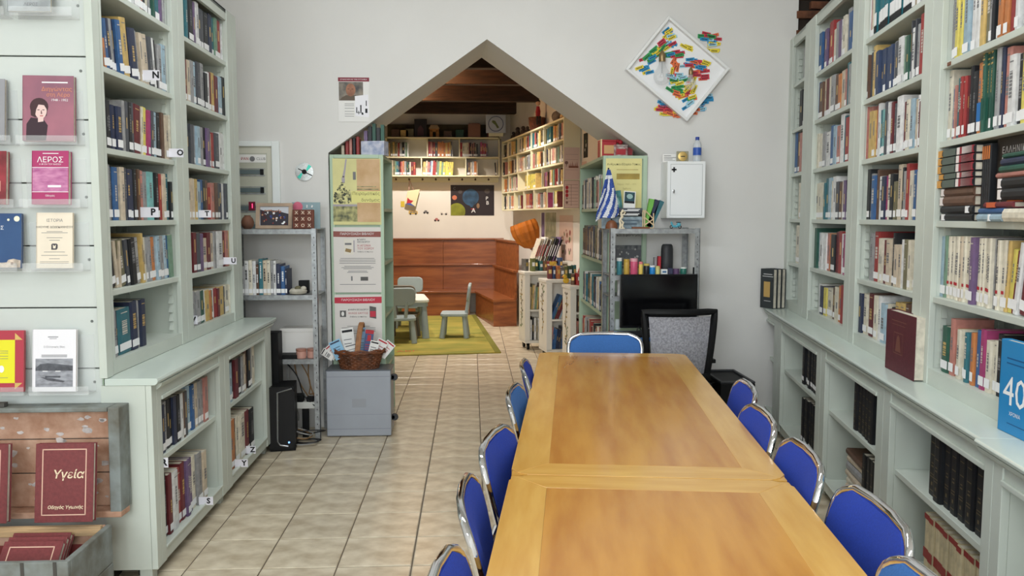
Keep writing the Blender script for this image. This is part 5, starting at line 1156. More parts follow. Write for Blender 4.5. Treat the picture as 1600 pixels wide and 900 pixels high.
def talk(m, w, h, col):
    m.poly([(0,h*.855),(w*.3,h*.85),(w*.7,h*.852),(w,h*.85),(w,h*.935),(w*.5,h*.932),(0,h*.94)],-.0004,0)
    for z, a in ((.52,.36),(.495,.38),(.47,.38),(.445,.38),(.40,.28),(.38,.34),(.36,.30),(.325,.2),(.305,.22),(.12,.38)): m.rect(w*.5-w*a, h*z, w*.5+w*a, h*z+.0035, -.0004, 1)
    m.rect(w*.56,h*.18,w*.72,h*.24,-.0005,2); m.rect(w*.36,h*.18,w*.39,h*.25,-.0005,1)
def p2(m, w, h):
    talk(m, w, h, 0); m.rect(w*.22,h*.58,w*.42,h*.82,-.0004,3); m.poly([(w*.24,h*.63),(w*.36,h*.61),(w*.38,h*.66),(w*.26,h*.68)],-.0006,4); m.rect(w*.24,h*.73,w*.38,h*.76,-.0006,1); m.rect(w*.42,h*.62,w*.445,h*.80,-.0005,5)
poster('poster', 'white book launch poster with a brown torn banner, middle of the end panel', -0.968, 0.970, -0.638, 1.428, 5.777, [M('brown_banner',(146,84,76),0.6), GREYINK, M('dark_photo',(92,90,88),0.6), M('mini_cover',(226,220,208),0.6), M('tan_mark',(150,124,80),0.6), LILAC], p2,
       [('ΠΑΡΟΥΣΙΑΣΗ ΒΙΒΛΙΟΥ', 0.022, WHITE, 0.165, 0.411, 'CENTER'), ('ΚΛΑΙΡΗ', 0.016, INK, 0.165, 0.372, 'LEFT'), ('ΘΕΟΔΩΡΟΥ', 0.016, INK, 0.165, 0.355, 'LEFT'), ('Η ΑΓΩΝΙΑ', 0.020, RED, 0.165, 0.329, 'LEFT'), ('ΤΟΥ ΧΩΡΟΥ', 0.020, RED, 0.165, 0.308, 'LEFT'), ('Σάββατο 10 Απριλίου', 0.011, INK, 0.165, 0.286, 'LEFT')], base=M('poster_paper_warm',(222,216,210),0.6))
def p3(m, w, h):
    m.poly([(0,h*.865),(w*.3,h*.86),(w*.7,h*.862),(w,h*.865),(w,h*.965),(w*.5,h*.96),(0,h*.955)],-.0004,0)
    m.rect(w*.11,h*.65,w*.24,h*.75,-.0005,2); m.disc(w*.17,h*.70,w*.03,h*.035,-.0007,3); m.poly([(w*.74,h*.64),(w*.88,h*.62),(w*.88,h*.80),(w*.74,h*.82)],-.0005,2); m.rect(w*.75,h*.65,w*.87,h*.74,-.0007,0)
    for z, a in ((.50,.24),(.475,.36),(.445,.36),(.42,.36),(.39,.3)): m.rect(w*.5-w*a, h*z, w*.5+w*a, h*z+.0035, -.0004, 1)
    m.rect(w*.18,h*.36,w*.26,h*.43,-.0005,2)
poster('poster', 'white book launch poster with a red torn banner, lowest on the end panel', -0.968, 0.50, -0.638, 0.955, 5.777, [M('red_banner',(196,52,72),0.6), GREYINK, M('dark_photo'), PAPER], p3,
       [('ΠΑΡΟΥΣΙΑΣΗ ΒΙΒΛΙΟΥ', 0.022, WHITE, 0.165, 0.416, 'CENTER'), ('ΚΛΑΙΡΗ ΘΕΟΔΩΡΟΥ', 0.015, INK, 0.165, 0.347, 'CENTER'), ('ΑΛΛΟΣ ΕΑΥΤΟΣ', 0.018, RED, 0.165, 0.322, 'CENTER'), ('Σάββατο 10 Απριλίου', 0.012, INK, 0.165, 0.297, 'CENTER')], base=M('poster_paper_warm'))
# things on top of it
t = T('magazine_box', 'white printed storage box full of upright items on the left arch bookcase', 'box', (-0.685, 5.90, 1.933), R(-12))
P('body', MB().box(-.085,-.05,0,.085,.05,.10), M('printed_box',(214,214,224),0.6,noise=0.25,ns=24,c2=(150,160,190)), t, bevel=0.002)
for k, (x, h, c) in enumerate([(-.06,.17,'v'),(-.03,.2,'k'),(0.0,.22,'g'),(.03,.19,'k'),(.06,.21,'g')]):
    o = put('book', MB().box(-.012,-.035,0,.012,.035,h).mesh('book', BM[c]), None, (-0.685+x, 5.90-x*.2, 1.936)); tag(o, '%s item standing in the printed box, %s from left' % (CN[c], ORD[k]), 'book', 'items in the printed box')
for k, (x, w, h, c) in enumerate([(-.925,.02,.07,'e'),(-.895,.022,.10,'r'),(-.87,.02,.115,'q'),(-.845,.02,.12,'k'),(-.82,.022,.13,'r')]):
    cov, pg = book_meshes(w, h, .12, c); o = put('book', cov.mesh('book', BM[c], fix=False), None, (x+.02, 5.86, 1.933)); tag(o, 'small %s book on top of the left arch bookcase, %s from left' % (CN[c], ORD[k]), 'book', 'books on top of the left arch bookcase'); P('page_block', pg, PAGE, o, fix=False)
for k in range(3):
    cov, pg = book_meshes(.03, .22, .18, 'b'); o = put('book', cov.mesh('book', BM[('b','n','O')[k]], fix=False), None, (-0.66, 5.86+.05*k, 0.43 if k < 2 else 0.105), (0,0,R(90))); tag(o, ['blue book facing the passage in the left arch bookcase','navy book facing the passage in the left arch bookcase','olive book on the lowest shelf of the left arch bookcase'][k], 'book', 'books in the left arch bookcase'); P('page_block', pg, PAGE, o, fix=False)

# ================================================================== FAR WALL, RIGHT OF THE ARCH
arch_case('green bookcase lining the right side of the arch, yellow poster on its end', 0.93, 1.245, 5.79, 7.03, -1, [0.06,0.42,0.80,1.18,1.565])
ra = random.Random(31)
for z, seq in ((1.565,'k3 e3 q3 w2 s2 G2 d3 e3 c2 l3'),(1.18,'x4 e2 k3 O2 x3 d2'),(0.80,'g5 n4 w3 e4 Y3 c3 t4 b3 w2 k3'),(0.42,'s4 r5 c4 r4 m4 s3 q3 c3 k4 x3')):
    y = 6.98; i = 0; sq = seq.split()
    while y > 5.87:
        q = sq[i % len(sq)]; c = q[0]; w = float(q[1:])/100; i += 1; y -= w
        mt = Matrix.Translation((0.945 + ra.uniform(0, .02), y + w/2, z + .0006)) @ Matrix.Rotation(R(-90), 4, 'Z')
        stuff_book(mt, w*.94, ra.uniform(.20, .255), .16, c, ra)
TANB = M('tan_scratched_print', (190,162,78), 0.6, noise=0.2, ns=10); YP_ = M('yellow_poster', (228,218,150), 0.6, noise=0.06, ns=5)
def py(m, w, h):
    m.rect(w*.30,h*.60,w*.94,h*.71,-.0004,0); m.rect(w*.30,h*.78,w*.90,h*.79,-.0004,0)
poster('poster', 'yellow exhibition poster on the end of the right arch bookcase', 0.948, 1.545, 1.205, 1.912, 5.777, [TANB], py,
       [('Άνθρωποι-Εξορία-Τόπος', 0.0205, M('olive_letters'), 0.128, 0.325, 'CENTER'), ('Λέρος 1967 - 1971', 0.017, M('faint_letters',(184,172,112),0.6), 0.15, 0.185, 'CENTER'), ('Έκθεση', 0.017, M('faint_letters'), 0.15, 0.155, 'CENTER')], base=YP_)
def pf(m, w, h):
    m.rect(0,0,w,h*.62,-.0004,0); m.rect(0,h*.30,w,h*.5,-.0006,1); 
    r_ = random.Random(6)
    for k in range(26): m.disc(w*(.04+.92*r_.random()), h*(.1+.42*r_.random()), .006, .008, -.0008-.00002*k, 1 + k % 2, 6)
    m.rect(w*.1,h*.06,w*.9,h*.08,-.0009,2)
poster('poster', 'dark crowd photo poster behind the desk rack, headed in black letters', 1.010, 1.135, 1.208, 1.40, 5.777, [M('crowd_dark',(66,70,74),0.6,noise=0.5,ns=40,c2=(120,122,122)), M('crowd_mid',(92,94,98),0.6), M('crowd_light',(176,176,172),0.6)], pf,
       [('και ο φασισμός', 0.024, INK, 0.108, 0.236, 'CENTER')], base=M('grey_poster',(178,180,176),0.6))
# tins and boxes on top
def tin(name, lab, x, y, z, w, d, h, m_, band, rz=0, group=None):
    t = T(name, lab, 'tin', (x, y, z), rz, group)
    P('body', MB().box(-w/2,-d/2,0,w/2,d/2,h), m_, t, bevel=0.004); P('lid', MB().box(-w/2-.002,-d/2-.002,h,w/2+.002,d/2+.002,h+.012), m_, t, bevel=0.003)
    P('print', MB().rect(-w*.35,h*.2,w*.35,h*.75,-d/2-.0008), band, t, fix=False)
REDT = M('red_tin', (172,50,58), 0.35); 
tin('tin', 'red lunch tin with a yellow print on top of the right arch bookcase', 0.985, 5.96, 1.933, .11, .10, .11, REDT, M('tin_yellow_print',(206,160,110),0.5), R(8), 'tins on the right arch bookcase')
tin('tin', 'pale patterned tin in front of the stacked cartons on the right arch bookcase', 1.075, 5.95, 1.933, .10, .09, .075, M('pale_pattern_tin',(190,182,176),0.45,noise=0.5,ns=40,c2=(140,80,80)), REDT, R(4), 'tins on the right arch bookcase')
tin('tin', 'brown patterned tin at the right end of the arch bookcase top', 1.15, 6.02, 1.933, .07, .08, .095, M('brown_tin',(136,104,92),0.5,noise=0.4,ns=30), REDT, 0, 'tins on the right arch bookcase')
one('frame_panel', 'thin cream panel standing at the left of the red tin', 'panel', MB().box(-.004,-.08,0,.004,.08,.125), M('cream_strip',(226,196,150),0.5), (0.935, 5.98, 1.933))
one('red_bow', 'small red ornament on the pale tin', 'ornament', MB().ball((-.02,0,.02),.018,10).ball((.02,0,.02),.018,10).ball((0,0,.028),.014,10), RED, (1.06, 5.95, 2.02), smooth=True)
for k in range(3): one('carton', 'patterned small carton in the row behind the tins, %s from left' % ORD[k], 'carton', MB().box(-.018,-.03,0,.018,.03,.10), M('carton_%d' % k, ((150,140,120),(180,170,160),(120,90,80))[k], 0.6), (1.045+.04*k, 6.12, 1.933), group='small cartons behind the tins')

# ---------- white first aid cabinet
t = T('first_aid_cabinet', 'white metal first aid cabinet with a black cross hung on the far wall', 'cabinet', (1.4795, YF-0.002, 1.491))
CABW = M('white_cabinet_metal', (236, 238, 238), 0.35)
P('body', MB().box(-.133,-.19,0,.133,0,.391), CABW, t, bevel=0.003)
d_ = P('door', MB().box(-.131,-.198,.002,.131,-.19,.389), CABW, t, bevel=0.002)
P('groove', MB().box(-.112,-.1988,.020,.112,-.1978,.0225).box(-.112,-.1988,.3685,.112,-.1978,.371).box(-.112,-.1988,.0225,-.1095,-.1978,.3685).box(.1095,-.1988,.0225,.112,-.1978,.3685), M('groove_shadow',(170,174,174),0.6), d_)
P('cross', MB().box(-.105,-.1995,.328,-.071,-.1985,.339).box(-.0935,-.1995,.3165,-.0825,-.1985,.3505), INK, d_)
P('lock', MB().lathe([(.0001,.012),(.007,.01),(.009,0)],12,0,(-.09,-.199,.19),Matrix.Rotation(R(90),4,'X')).box(-.094,-.212,.172,-.086,-.208,.195), CHROME, d_, smooth=True)
t = T('notice_card', 'small white printed card standing on the first aid cabinet', 'card', (1.335, 5.70, 1.8825), 0, rot=(R(-8),0,0))
P('sheet', MB().box(0,0,0,.105,.002,.055), PAPER, t); P('lettering', MB().rect(.01,.042,.06,.045,-.0005).rect(.01,.030,.095,.033,-.0005).rect(.01,.020,.07,.023,-.0005).rect(.01,.010,.09,.012,-.0005), INK, t, fix=False)
t = T('medal', 'gold medal in a small square stand on the first aid cabinet', 'medal', (1.465, 5.66, 1.8825))
P('stand', MB().box(-.042,0,0,.042,.014,.072), M('khaki_stand',(150,144,118),0.6), t, bevel=0.003)
P('disc', MB().lathe([(.0001,.006),(.026,.006),(.032,.004),(.032,0),(.0001,0)],24,0,(0,0,.036),Matrix.Rotation(R(90),4,'X')), GOLD, t, smooth=True); P('print', MB().rect(-.015,.033,.015,.039,-.0068), INK, t, fix=False)
t = T('water_bottle', 'clear plastic water bottle with a blue cap and label on the cabinet', 'bottle', (1.572, 5.68, 1.8825))
PET = M('clear_bottle', (225,232,236), 0.05, alpha=0.45, spec=0.7)
P('body', MB().lathe([(.0001,0),(.027,.002),(.029,.01),(.029,.05),(.027,.055),(.029,.06),(.029,.115),(.024,.132),(.013,.146),(.012,.152)],18), PET, t, smooth=True)
P('label', MB().lathe([(.0295,.045),(.0295,.098)],18), M('blue_bottle_label',(50,88,172),0.4), t, smooth=True)
P('cap', MB().lathe([(.0001,.172),(.013,.172),(.014,.170),(.014,.150),(.0001,.150)],16), M('blue_cap',(40,66,150),0.4), t, smooth=True)

# ---------- framed word collage hung as a diamond
FRM = M('white_art_frame', (232, 232, 230), 0.35)
art = T('framed_collage', 'white diamond hung frame with light bulbs and coloured word slips', 'artwork', (1.4455, YF-0.004, 2.532), 0, rot=(0, R(39), 0))
HW, HH = 0.283, 0.236
P('backing', MB().box(-HW+.01,-.010,-HH+.01,HW-.01,-.004,HH-.01), WHITE, art)
for x0, z0, x1, z1 in ((-HW,-HH,-HW+.018,HH),(HW-.018,-HH,HW,HH),(-HW+.018,-HH,HW-.018,-HH+.018),(-HW+.018,HH-.018,HW-.018,HH)):
    P('frame_side', MB().box(x0,-.045,z0,x1,0,z1), FRM, art, bevel=0.002)
SLC = [M('slip_red',(196,52,70),0.6), M('slip_orange',(222,110,64),0.6), M('slip_yellow',(228,206,60),0.6), M('slip_green',(46,150,82),0.6), M('slip_blue',(40,140,190),0.6), M('slip_pale_blue',(160,206,224),0.6)]
slm = []
for c in SLC:
    m = MB(); m.box(-.031,-.0012,-.0105,.031,0,.0105,0)
    for k in range(4): m.rect(-.021+.011*k, -.004, -.021+.011*k+.007, .004, -.0016, 1)
    slm.append(m.mesh('word_slip', [c, INK], fix=False))
inv = Matrix.Rotation(-R(39), 3, 'Y')
ax, az = 1.4455, 2.532
zones = [(1.372,2.795,4,.015,.03,[0,2,4],40),(1.385,2.735,5,.03,.03,[5,2,1,0],20),(1.34,2.70,5,.03,.02,[0,3,2],45),(1.395,2.695,4,.02,.02,[4,5],0),(1.295,2.655,5,.03,.02,[3,2],40),(1.24,2.59,6,.035,.03,[0,3,4],30),
         (1.215,2.53,5,.035,.02,[2,1,4],20),(1.43,2.63,7,.045,.022,[3,3,4,0],10),(1.505,2.675,3,.03,.015,[2],-20),(1.545,2.585,7,.05,.03,[4,4,5,0],-5),(1.61,2.565,6,.04,.02,[2,1,4],-8),(1.60,2.50,9,.045,.03,[0,0,1],10),
         (1.43,2.55,6,.02,.045,[1,2,1],70),(1.43,2.48,5,.03,.02,[0,5],-10),(1.475,2.445,9,.055,.035,[3,3,5,2],8),(1.545,2.42,6,.03,.045,[2,2,1],60),(1.43,2.375,4,.03,.02,[1,3],-20),(1.515,2.35,7,.05,.025,[3,1,2,0],10),(1.53,2.30,4,.02,.025,[4,4,5],40)]
rs_ = random.Random(77); k = 0
for (px_, pz_, n_, sx_, sz_, cols, ang) in zones:
    for i in range(int(n_*1.5)):
        v = inv @ Vector((px_ + rs_.uniform(-sx_, sx_)*1.15 - ax, 0, pz_ + rs_.uniform(-sz_, sz_)*1.15 - az))
        v.x = max(-HW+.045, min(HW-.045, v.x)); v.z = max(-HH+.045, min(HH-.045, v.z))
        put('word_slip', slm[rs_.choice(cols)], art, (v.x, -0.0105 - 0.0005*(k % 10), v.z), (0, -R(ang + rs_.uniform(-12, 12)) - R(39), 0)); k += 1
zo = [(1.655,2.765,5,.035,.02,[3,0,5],0),(1.70,2.765,5,.03,.02,[0,1],5),(1.665,2.725,5,.035,.018,[4,5,5],0),(1.70,2.69,5,.025,.025,[2,2],0),(1.665,2.40,5,.02,.03,[4,4],50),(1.65,2.335,6,.03,.025,[2,5,4],0),(1.60,2.33,5,.02,.03,[0,1],30),
      (1.375,2.325,7,.035,.035,[5,5,4],-5),(1.365,2.265,7,.05,.012,[0,0,2],-5),(1.41,2.235,6,.045,.014,[2,2,1],-5),(1.52,2.235,9,.06,.022,[1,1,1,0],8),(1.61,2.285,5,.025,.025,[5,4,1],5),(1.44,2.30,4,.02,.02,[3,3],-20)]
for (px_, pz_, n_, sx_, sz_, cols, ang) in zo:
    for i in range(int(n_*1.4)):
        v = inv @ Vector((px_ + rs_.uniform(-sx_, sx_)*1.15 - ax, 0, pz_ + rs_.uniform(-sz_, sz_)*1.15 - az))
        put('word_slip', slm[rs_.choice(cols)], art, (v.x, -0.0002 - 0.0004*(k % 8), v.z), (0, -R(ang + rs_.uniform(-12, 12)) - R(36.5), 0)); k += 1
BRASS = M('dull_brass', (150,128,92), 0.35, metal=0.7)
def bulb(x, z, s, lab):
    v = inv @ Vector((x-ax, 0, z-az))
    b_ = P('light_bulb', MB().lathe([(.0001,-.06*s),(.024*s,-.055*s),(.044*s,-.040*s),(.057*s,-.014*s),(.058*s,.008*s),(.050*s,.034*s),(.034*s,.058*s),(.024*s,.078*s),(.021*s,.105*s)],20), GLASSB, art, (v.x, -.05*s-.012, v.z), (0,-R(39),0), smooth=True, label=lab)
    P('screw_cap', MB().lathe([(.022*s,.10*s),(.0235*s,.105*s),(.0235*s,.150*s),(.014*s,.165*s),(.006*s,.178*s),(.0001,.178*s)],14), BRASS, b_, smooth=True)
    P('filament', MB().tube([(0,0,.10*s),(.004*s,0,.02*s),(.014*s,0,.0),(-.014*s,0,-.005*s),(-.004*s,0,.02*s),(0,0,.10*s)],.0015,4), STEEL, b_)
bulb(1.328, 2.475, 1.0, 'large clear bulb, brass cap up'); bulb(1.536, 2.425, 0.66, 'small clear bulb')

# ---------- steel rack over the desk
rack('steel_rack', 'slotted grey steel rack over the computer desk at the right', 0.925, 1.535, 5.43, 5.765, [0.965, 1.107, 1.42], 1.425)
t = T('table_flag', 'small blue and white striped flag hanging from a tilted pole', 'flag', (0.945, 5.50, 1.4215))
P('base', MB().lathe([(.0001,0),(.042,0),(.041,.02),(.032,.042),(.016,.055),(.0001,.058)],18), M('brown_ball_base',(120,72,46),0.4), t, smooth=True)
P('pole', MB().tube([(0,0,.05),(-.024,0,.40)],.003,6).ball((-.0245,0,.402),.006,8), INK, t, smooth=True)
FB_ = M('flag_blue', (58,88,168), 0.7); FW_ = M('flag_white', (232,234,240), 0.7)
m = MB()
# cloth gathered by gravity below the pole tip
def cloth(u, v):
    # u across the nine stripes, v along the drop
    top = Vector((-.024, -.006, .395)); 
    spread = 0.010 + 0.070*min(1, v*1.15)
    x = top.x - .022*v + (u-.5)*2*spread - .012*(v**2) + .026*v
    z = top.z - .30*v - .05*v*(1-u) + .012*v*math.sin(u*6)
    y = -.010 - .016*math.sin(u*9 + v*2)*min(1, v*2)
    return (x, y, z)
NU, NV = 28, 26
for i in range(NU):
    for j in range(NV):
        u0, u1 = i/NU, (i+1)/NU; v0, v1 = j/NV, (j+1)/NV; u, v = (u0+u1)/2, (v0+v1)/2
        blue = int(u*6.2 + v*4.6 + .4) % 2 == 0
        if v < .40: blue = not (.13 < v < .20 or (abs(u + .35*v - .62) < .10 and v > .13))
        m.add([cloth(u0,v0), cloth(u1,v0), cloth(u1,v1), cloth(u0,v1)], [(0,1,2,3)], 0 if blue else 1)
o_ = P('cloth', m, [FB_, FW_], t, fix=False, smooth=True)
md = o_.modifiers.new('thick', 'SOLIDIFY'); md.thickness = 0.0015
def flat(name, lab, x0, y, z, w, th, d, m_, edge, cat='book', grp=None):
    t = T(name, lab, cat, (x0, y, z), 0, grp)
    P('cover', MB().prism([(d,0),(.004,0),(0,th*.5),(.004,th),(d,th),(d,th-.003),(.006,th-.003),(.006,.003),(d,.003)],0,w,'x'), m_, t); P('page_block', MB().box(.003,.006,.003,w-.003,d-.003,th-.003), PAGE, t)
    P('spine_print', MB().rect(w*.15,th*.3,w*.85,th*.5,-.0008).rect(w*.4,th*.6,w*.9,th*.75,-.0008), edge, t, fix=False); return t
flat('box_set', 'thick grey blue boxed volume lying on the desk rack', 0.885, 5.55, 1.4215, 0.285, 0.08, 0.18, M('grey_blue_cover',(150,168,178),0.5,noise=0.35,ns=25), M('blue_grey_print',(88,104,116),0.6), grp='boxes lying on the desk rack')
flat('box_set', 'black boxed volume on top of the grey blue one', 0.985, 5.56, 1.5022, 0.18, 0.028, 0.16, BM['k'], WHITE, grp='boxes lying on the desk rack')
flat('box_set', 'topmost dark boxed volume on the desk rack', 0.995, 5.56, 1.531, 0.172, 0.030, 0.16, BM['d'], WHITE, grp='boxes lying on the desk rack')
t = T('postcard', 'white bordered photo print leaning against the yellow poster', 'photo', (1.045, 5.62, 1.563), 0, rot=(R(-7), R(4), 0))
P('sheet', MB().box(0,0,0,.083,.002,.118), PAPER, t); P('print', MB().rect(.006,.034,.077,.112,-.0005,0).disc(.042,.082,.022,.018,-.0008,1,10).rect(.006,.034,.077,.05,-.0007,2), [M('teal_photo',(40,84,96),0.4,noise=0.5,ns=30), M('pale_photo',(150,180,176),0.4), INK], t, fix=False)
t = T('teal_card', 'teal patterned card leaning behind the flag', 'card', (0.985, 5.66, 1.545), 0, rot=(R(-6), R(-6), 0))
P('sheet', MB().box(0,0,0,.066,.002,.135), M('teal_card',(70,140,138),0.5,noise=0.3,ns=30), t); P('print', MB().poly([(.02,.03),(.04,.02),(.05,.05),(.04,.09),(.028,.07)],-.0006), M('teal_pale',(150,196,190),0.5), t, fix=False)
BONE = M('bone_white', (226,212,184), 0.6)
t = T('figurine', 'pale bone coloured twisted figurine in front of the boxed volumes', 'ornament', (1.008, 5.47, 1.4215))
P('figure', MB().tube([(-.012,0,0),(-.006,0,.03),(-.014,0,.055),(.004,0,.08),(-.004,0,.105),(.010,0,.118),(.004,0,.128)],[.006,.009,.006,.010,.007,.011,.006],8).tube([(.012,0,0),(.004,0,.02),(.012,0,.04),(-.006,0,.06)],[.005,.007,.006,.005],8).tube([(.0,0,.09),(.02,0,.10),(.024,0,.115)],[.005,.005,.004],6), BONE, t, smooth=True)
P('base', MB().box(-.02,-.015,-.0005,.02,.015,.006), BONE, t)
t = T('pen_holder', 'pale wooden lattice holder with booklets on the desk rack', 'holder', (1.195, 5.50, 1.4215))
m = MB()
for (a, b) in (((-.03,0),(-.03,.12)),((.03,0),(.03,.10)),((-.03,.0),(.03,.0)),((-.03,.12),(.03,.06)),((-.03,.02),(.03,.06)),((-.03,.07),(.03,.02))):
    for yy in (-.03, .03): m.tube([(a[0],yy,a[1]+.004),(b[0],yy,b[1]+.004)],.004,5)
P('lattice', m, M('pale_lattice_wood',(222,196,158),0.6), t)
for k, (c, a) in enumerate((('G',10),('n',18),('t',24))):
    P('booklet', MB().box(-.016,-.02,0,.016,.02,.19), BM[c] if c != 'G' else M('bright_green_booklet',(110,176,76),0.5), t, (-.012+.012*k, 0, .012), (0,R(a),0))
one('ruler', 'dark brown wooden strip lying at the front of the desk rack', 'ruler', MB().box(0,0,0,.12,.02,.012), BROWNW, (1.075, 5.445, 1.4215))
SCO = M('scooter_blue', (86,166,186), 0.3)
t = T('toy_scooter', 'small pale blue toy scooter on the desk rack', 'toy', (1.378, 5.48, 1.4215))
P('body', MB().tube([(.028,0,.030),(.005,0,.014),(-.018,0,.016),(-.026,0,.034),(-.03,0,.046)],[.013,.009,.008,.007,.005],8).ball((.022,0,.026),.015,10), SCO, t, smooth=True)
P('saddle', MB().cbox((.020,0,.043),(.032,.014,.006)), DGREY, t, bevel=0.002)
for x in (-.028,.030): P('wheel', MB().tube([(x+.009*math.cos(a),0,.011+.009*math.sin(a)) for a in [i*2*math.pi/14 for i in range(14)]],.003,6,0,True), INK, t, smooth=True)
P('handlebar', MB().tube([(-.03,-.014,.049),(-.03,.014,.049)],.002,6), CHROME, t)
# cans and cups on the shelf behind the monitor
cans = [('bottle','white and teal bottle on the rack above the monitor',1.005,.019,.115,(64,132,142),(235,236,234),'c'),('tin','tall gold tin on the rack above the monitor',1.055,.020,.106,(196,160,70),None,'c'),('tin','pink tall tin on the rack above the monitor',1.106,.026,.111,(206,88,120),(232,170,180),'c'),
        ('cup','yellow cup with a pink rim on the rack above the monitor',1.153,.015,.088,(226,196,96),(222,128,128),'c'),('cup','black cup on the rack above the monitor',1.193,.020,.075,(36,36,40),(206,186,96),'c'),('cup','bright blue cup on the rack above the monitor',1.233,.020,.062,(40,132,200),WHITE,'c'),
        ('cup','pale yellow cup on the rack above the monitor',1.270,.015,.058,(214,204,130),None,'c'),('box','small white box with a blue label above the monitor',1.312,.022,.037,(226,228,226),(70,110,150),'b'),('box','tiny dark box above the monitor',1.356,.016,.044,(58,60,84),None,'b'),
        ('pot','purple pot above the monitor',1.398,.022,.040,(96,70,104),None,'c'),('pot','dark green pot at the right end above the monitor',1.448,.022,.050,(44,110,96),(226,228,222),'c')]
for k, (nm, lab, x, r_, h_, c1, c2, sh) in enumerate(cans):
    t = T(nm, lab, nm, (x, 5.52, 1.1075), 0, 'small containers above the monitor')
    ma = M('container_%d' % k, c1, 0.35); mb_ = M('container_trim_%d' % k, c2, 0.4) if isinstance(c2, tuple) else (c2 or ma)
    if sh == 'c':
        P('body', MB().lathe([(.0001,0),(r_*.92,0),(r_,.004),(r_,h_*.8),(r_*.97,h_*.82)],18), ma, t, smooth=True); P('lid', MB().lathe([(r_*.97,h_*.8),(r_*.99,h_*.81),(r_*.99,h_),(.0001,h_)],18), mb_, t, smooth=True)
    else:
        P('body', MB().box(-r_,-r_,0,r_,r_,h_), ma, t, bevel=0.002); P('print', MB().rect(-r_*.6,h_*.35,r_*.6,h_*.7,-r_-.0006), mb_, t, fix=False)
one('red_box', 'narrow red box standing behind the cups', 'box', MB().box(-.010,-.02,0,.010,.02,.122), RED, (1.292, 5.58, 1.1075), bevel=0.002)
one('grey_box', 'narrow grey box left of the red box behind the cups', 'box', MB().box(-.008,-.02,0,.008,.02,.115), M('grey_box',(150,146,150),0.5), (1.268, 5.60, 1.1075), bevel=0.002)
t = T('loudspeaker', 'tall rounded dark grey loudspeaker on the rack above the monitor', 'speaker', (1.352, 5.60, 1.1075))
P('body', MB().lathe([(.0001,0),(.036,0),(.042,.01),(.043,.10),(.042,.17),(.038,.195),(.030,.205),(.0001,.206)],18,0,(0,0,0),Matrix.Diagonal((1,.8,1,1))), DGREY, t, smooth=True); P('base', MB().cyl((0,0,0),.044,.008,18), BLACKP, t)
one('paper_roll', 'white printed carton tube standing at the left of the monitor', 'tube', MB().lathe([(.0001,0),(.016,0),(.016,.132),(.0001,.132)],14), M('printed_tube',(222,222,220),0.5,noise=0.2,ns=20), (1.004, 5.50, 0.9655), smooth=True)
one('glass_jar', 'small glass jar at the left end of the rack beside the monitor', 'jar', MB().lathe([(.0001,0),(.02,0),(.022,.05),(.016,.06),(.016,.07)],14), PET, (0.985, 5.45, 0.7405), smooth=True)
# desk, monitor, keyboard
DBLUE = M('blue_desk_metal', (66,116,178), 0.4)
t = T('computer_desk', 'small computer desk with a blue edge under the steel rack', 'desk', (1.23, 5.24, 0))
P('desk_top', MB().box(-.31,-.15,.71,.28,.17,.735), DBLUE, t, bevel=0.004)
for x in (-.29, .26):
    for y in (-.13, .15): P('leg', MB().box(x-.014,y-.014,0,x+.014,y+.014,.71), DBLUE, t)
P('back_rail', MB().box(-.29,.15,.3,.26,.16,.36), DBLUE, t)
one('wood_board', 'narrow red brown board standing left of the desk', 'board', MB().box(-.018,-.01,0,.018,.01,.74), M('red_brown_board',(140,72,50),0.5), (0.925, 5.36, 0))
t = T('monitor', 'large black computer monitor switched off on the desk', 'monitor', (1.230, 5.31, 0.7355))
P('bezel', MB().box(-.256,-.018,.035,.256,.02,.388), BLACKG, t, bevel=0.004)
P('screen', MB().box(-.244,-.0195,.052,.244,-.018,.376), M('screen_off',(8,8,10),0.12), t)
P('stand', MB().box(-.03,.02,.0,.03,.045,.2), BLACKP, t); P('base', MB().lathe([(.0001,0),(.11,0),(.11,.008),(.02,.018),(.0001,.018)],22,0,(0,.02,0),Matrix.Diagonal((1.2,.7,1,1))), BLACKP, t, smooth=True)
one('cable', 'black cable coiled at the monitor foot', 'cable', MB().tube([(.05*math.cos(a)*(1+.2*math.sin(a*2)),.02*math.sin(a),.012+.018*(1+math.sin(a*3))) for a in [i*2*math.pi/30 for i in range(30)]],.004,6,0,True), CBL, (1.12, 5.215, 0.7355), smooth=True)
t = T('keyboard', 'black keyboard on the blue desk left of the office chair', 'keyboard', (1.10, 5.155, 0.7355), R(4))
P('case', MB().prism([(-.055,0),(.055,0),(.055,.022),(-.055,.010)],-.17,.17,'x'), BLACKP, t)
m = MB()
for r in range(5):
    for c in range(20): m.box(-.163+.0163*c, -.05+.0205*r, .011+.0024*r, -.163+.0163*c+.014, -.05+.0205*r+.017, .018+.0024*r)
P('keys', m, M('key_black',(34,34,36),0.5), t, kind='stuff')
t = T('webcam_pen', 'thin black stick standing at the right end of the rack', 'antenna', (1.515, 5.50, 1.1075)); P('stick', MB().box(-.006,-.006,0,.006,.006,.05), BLACKP, t)
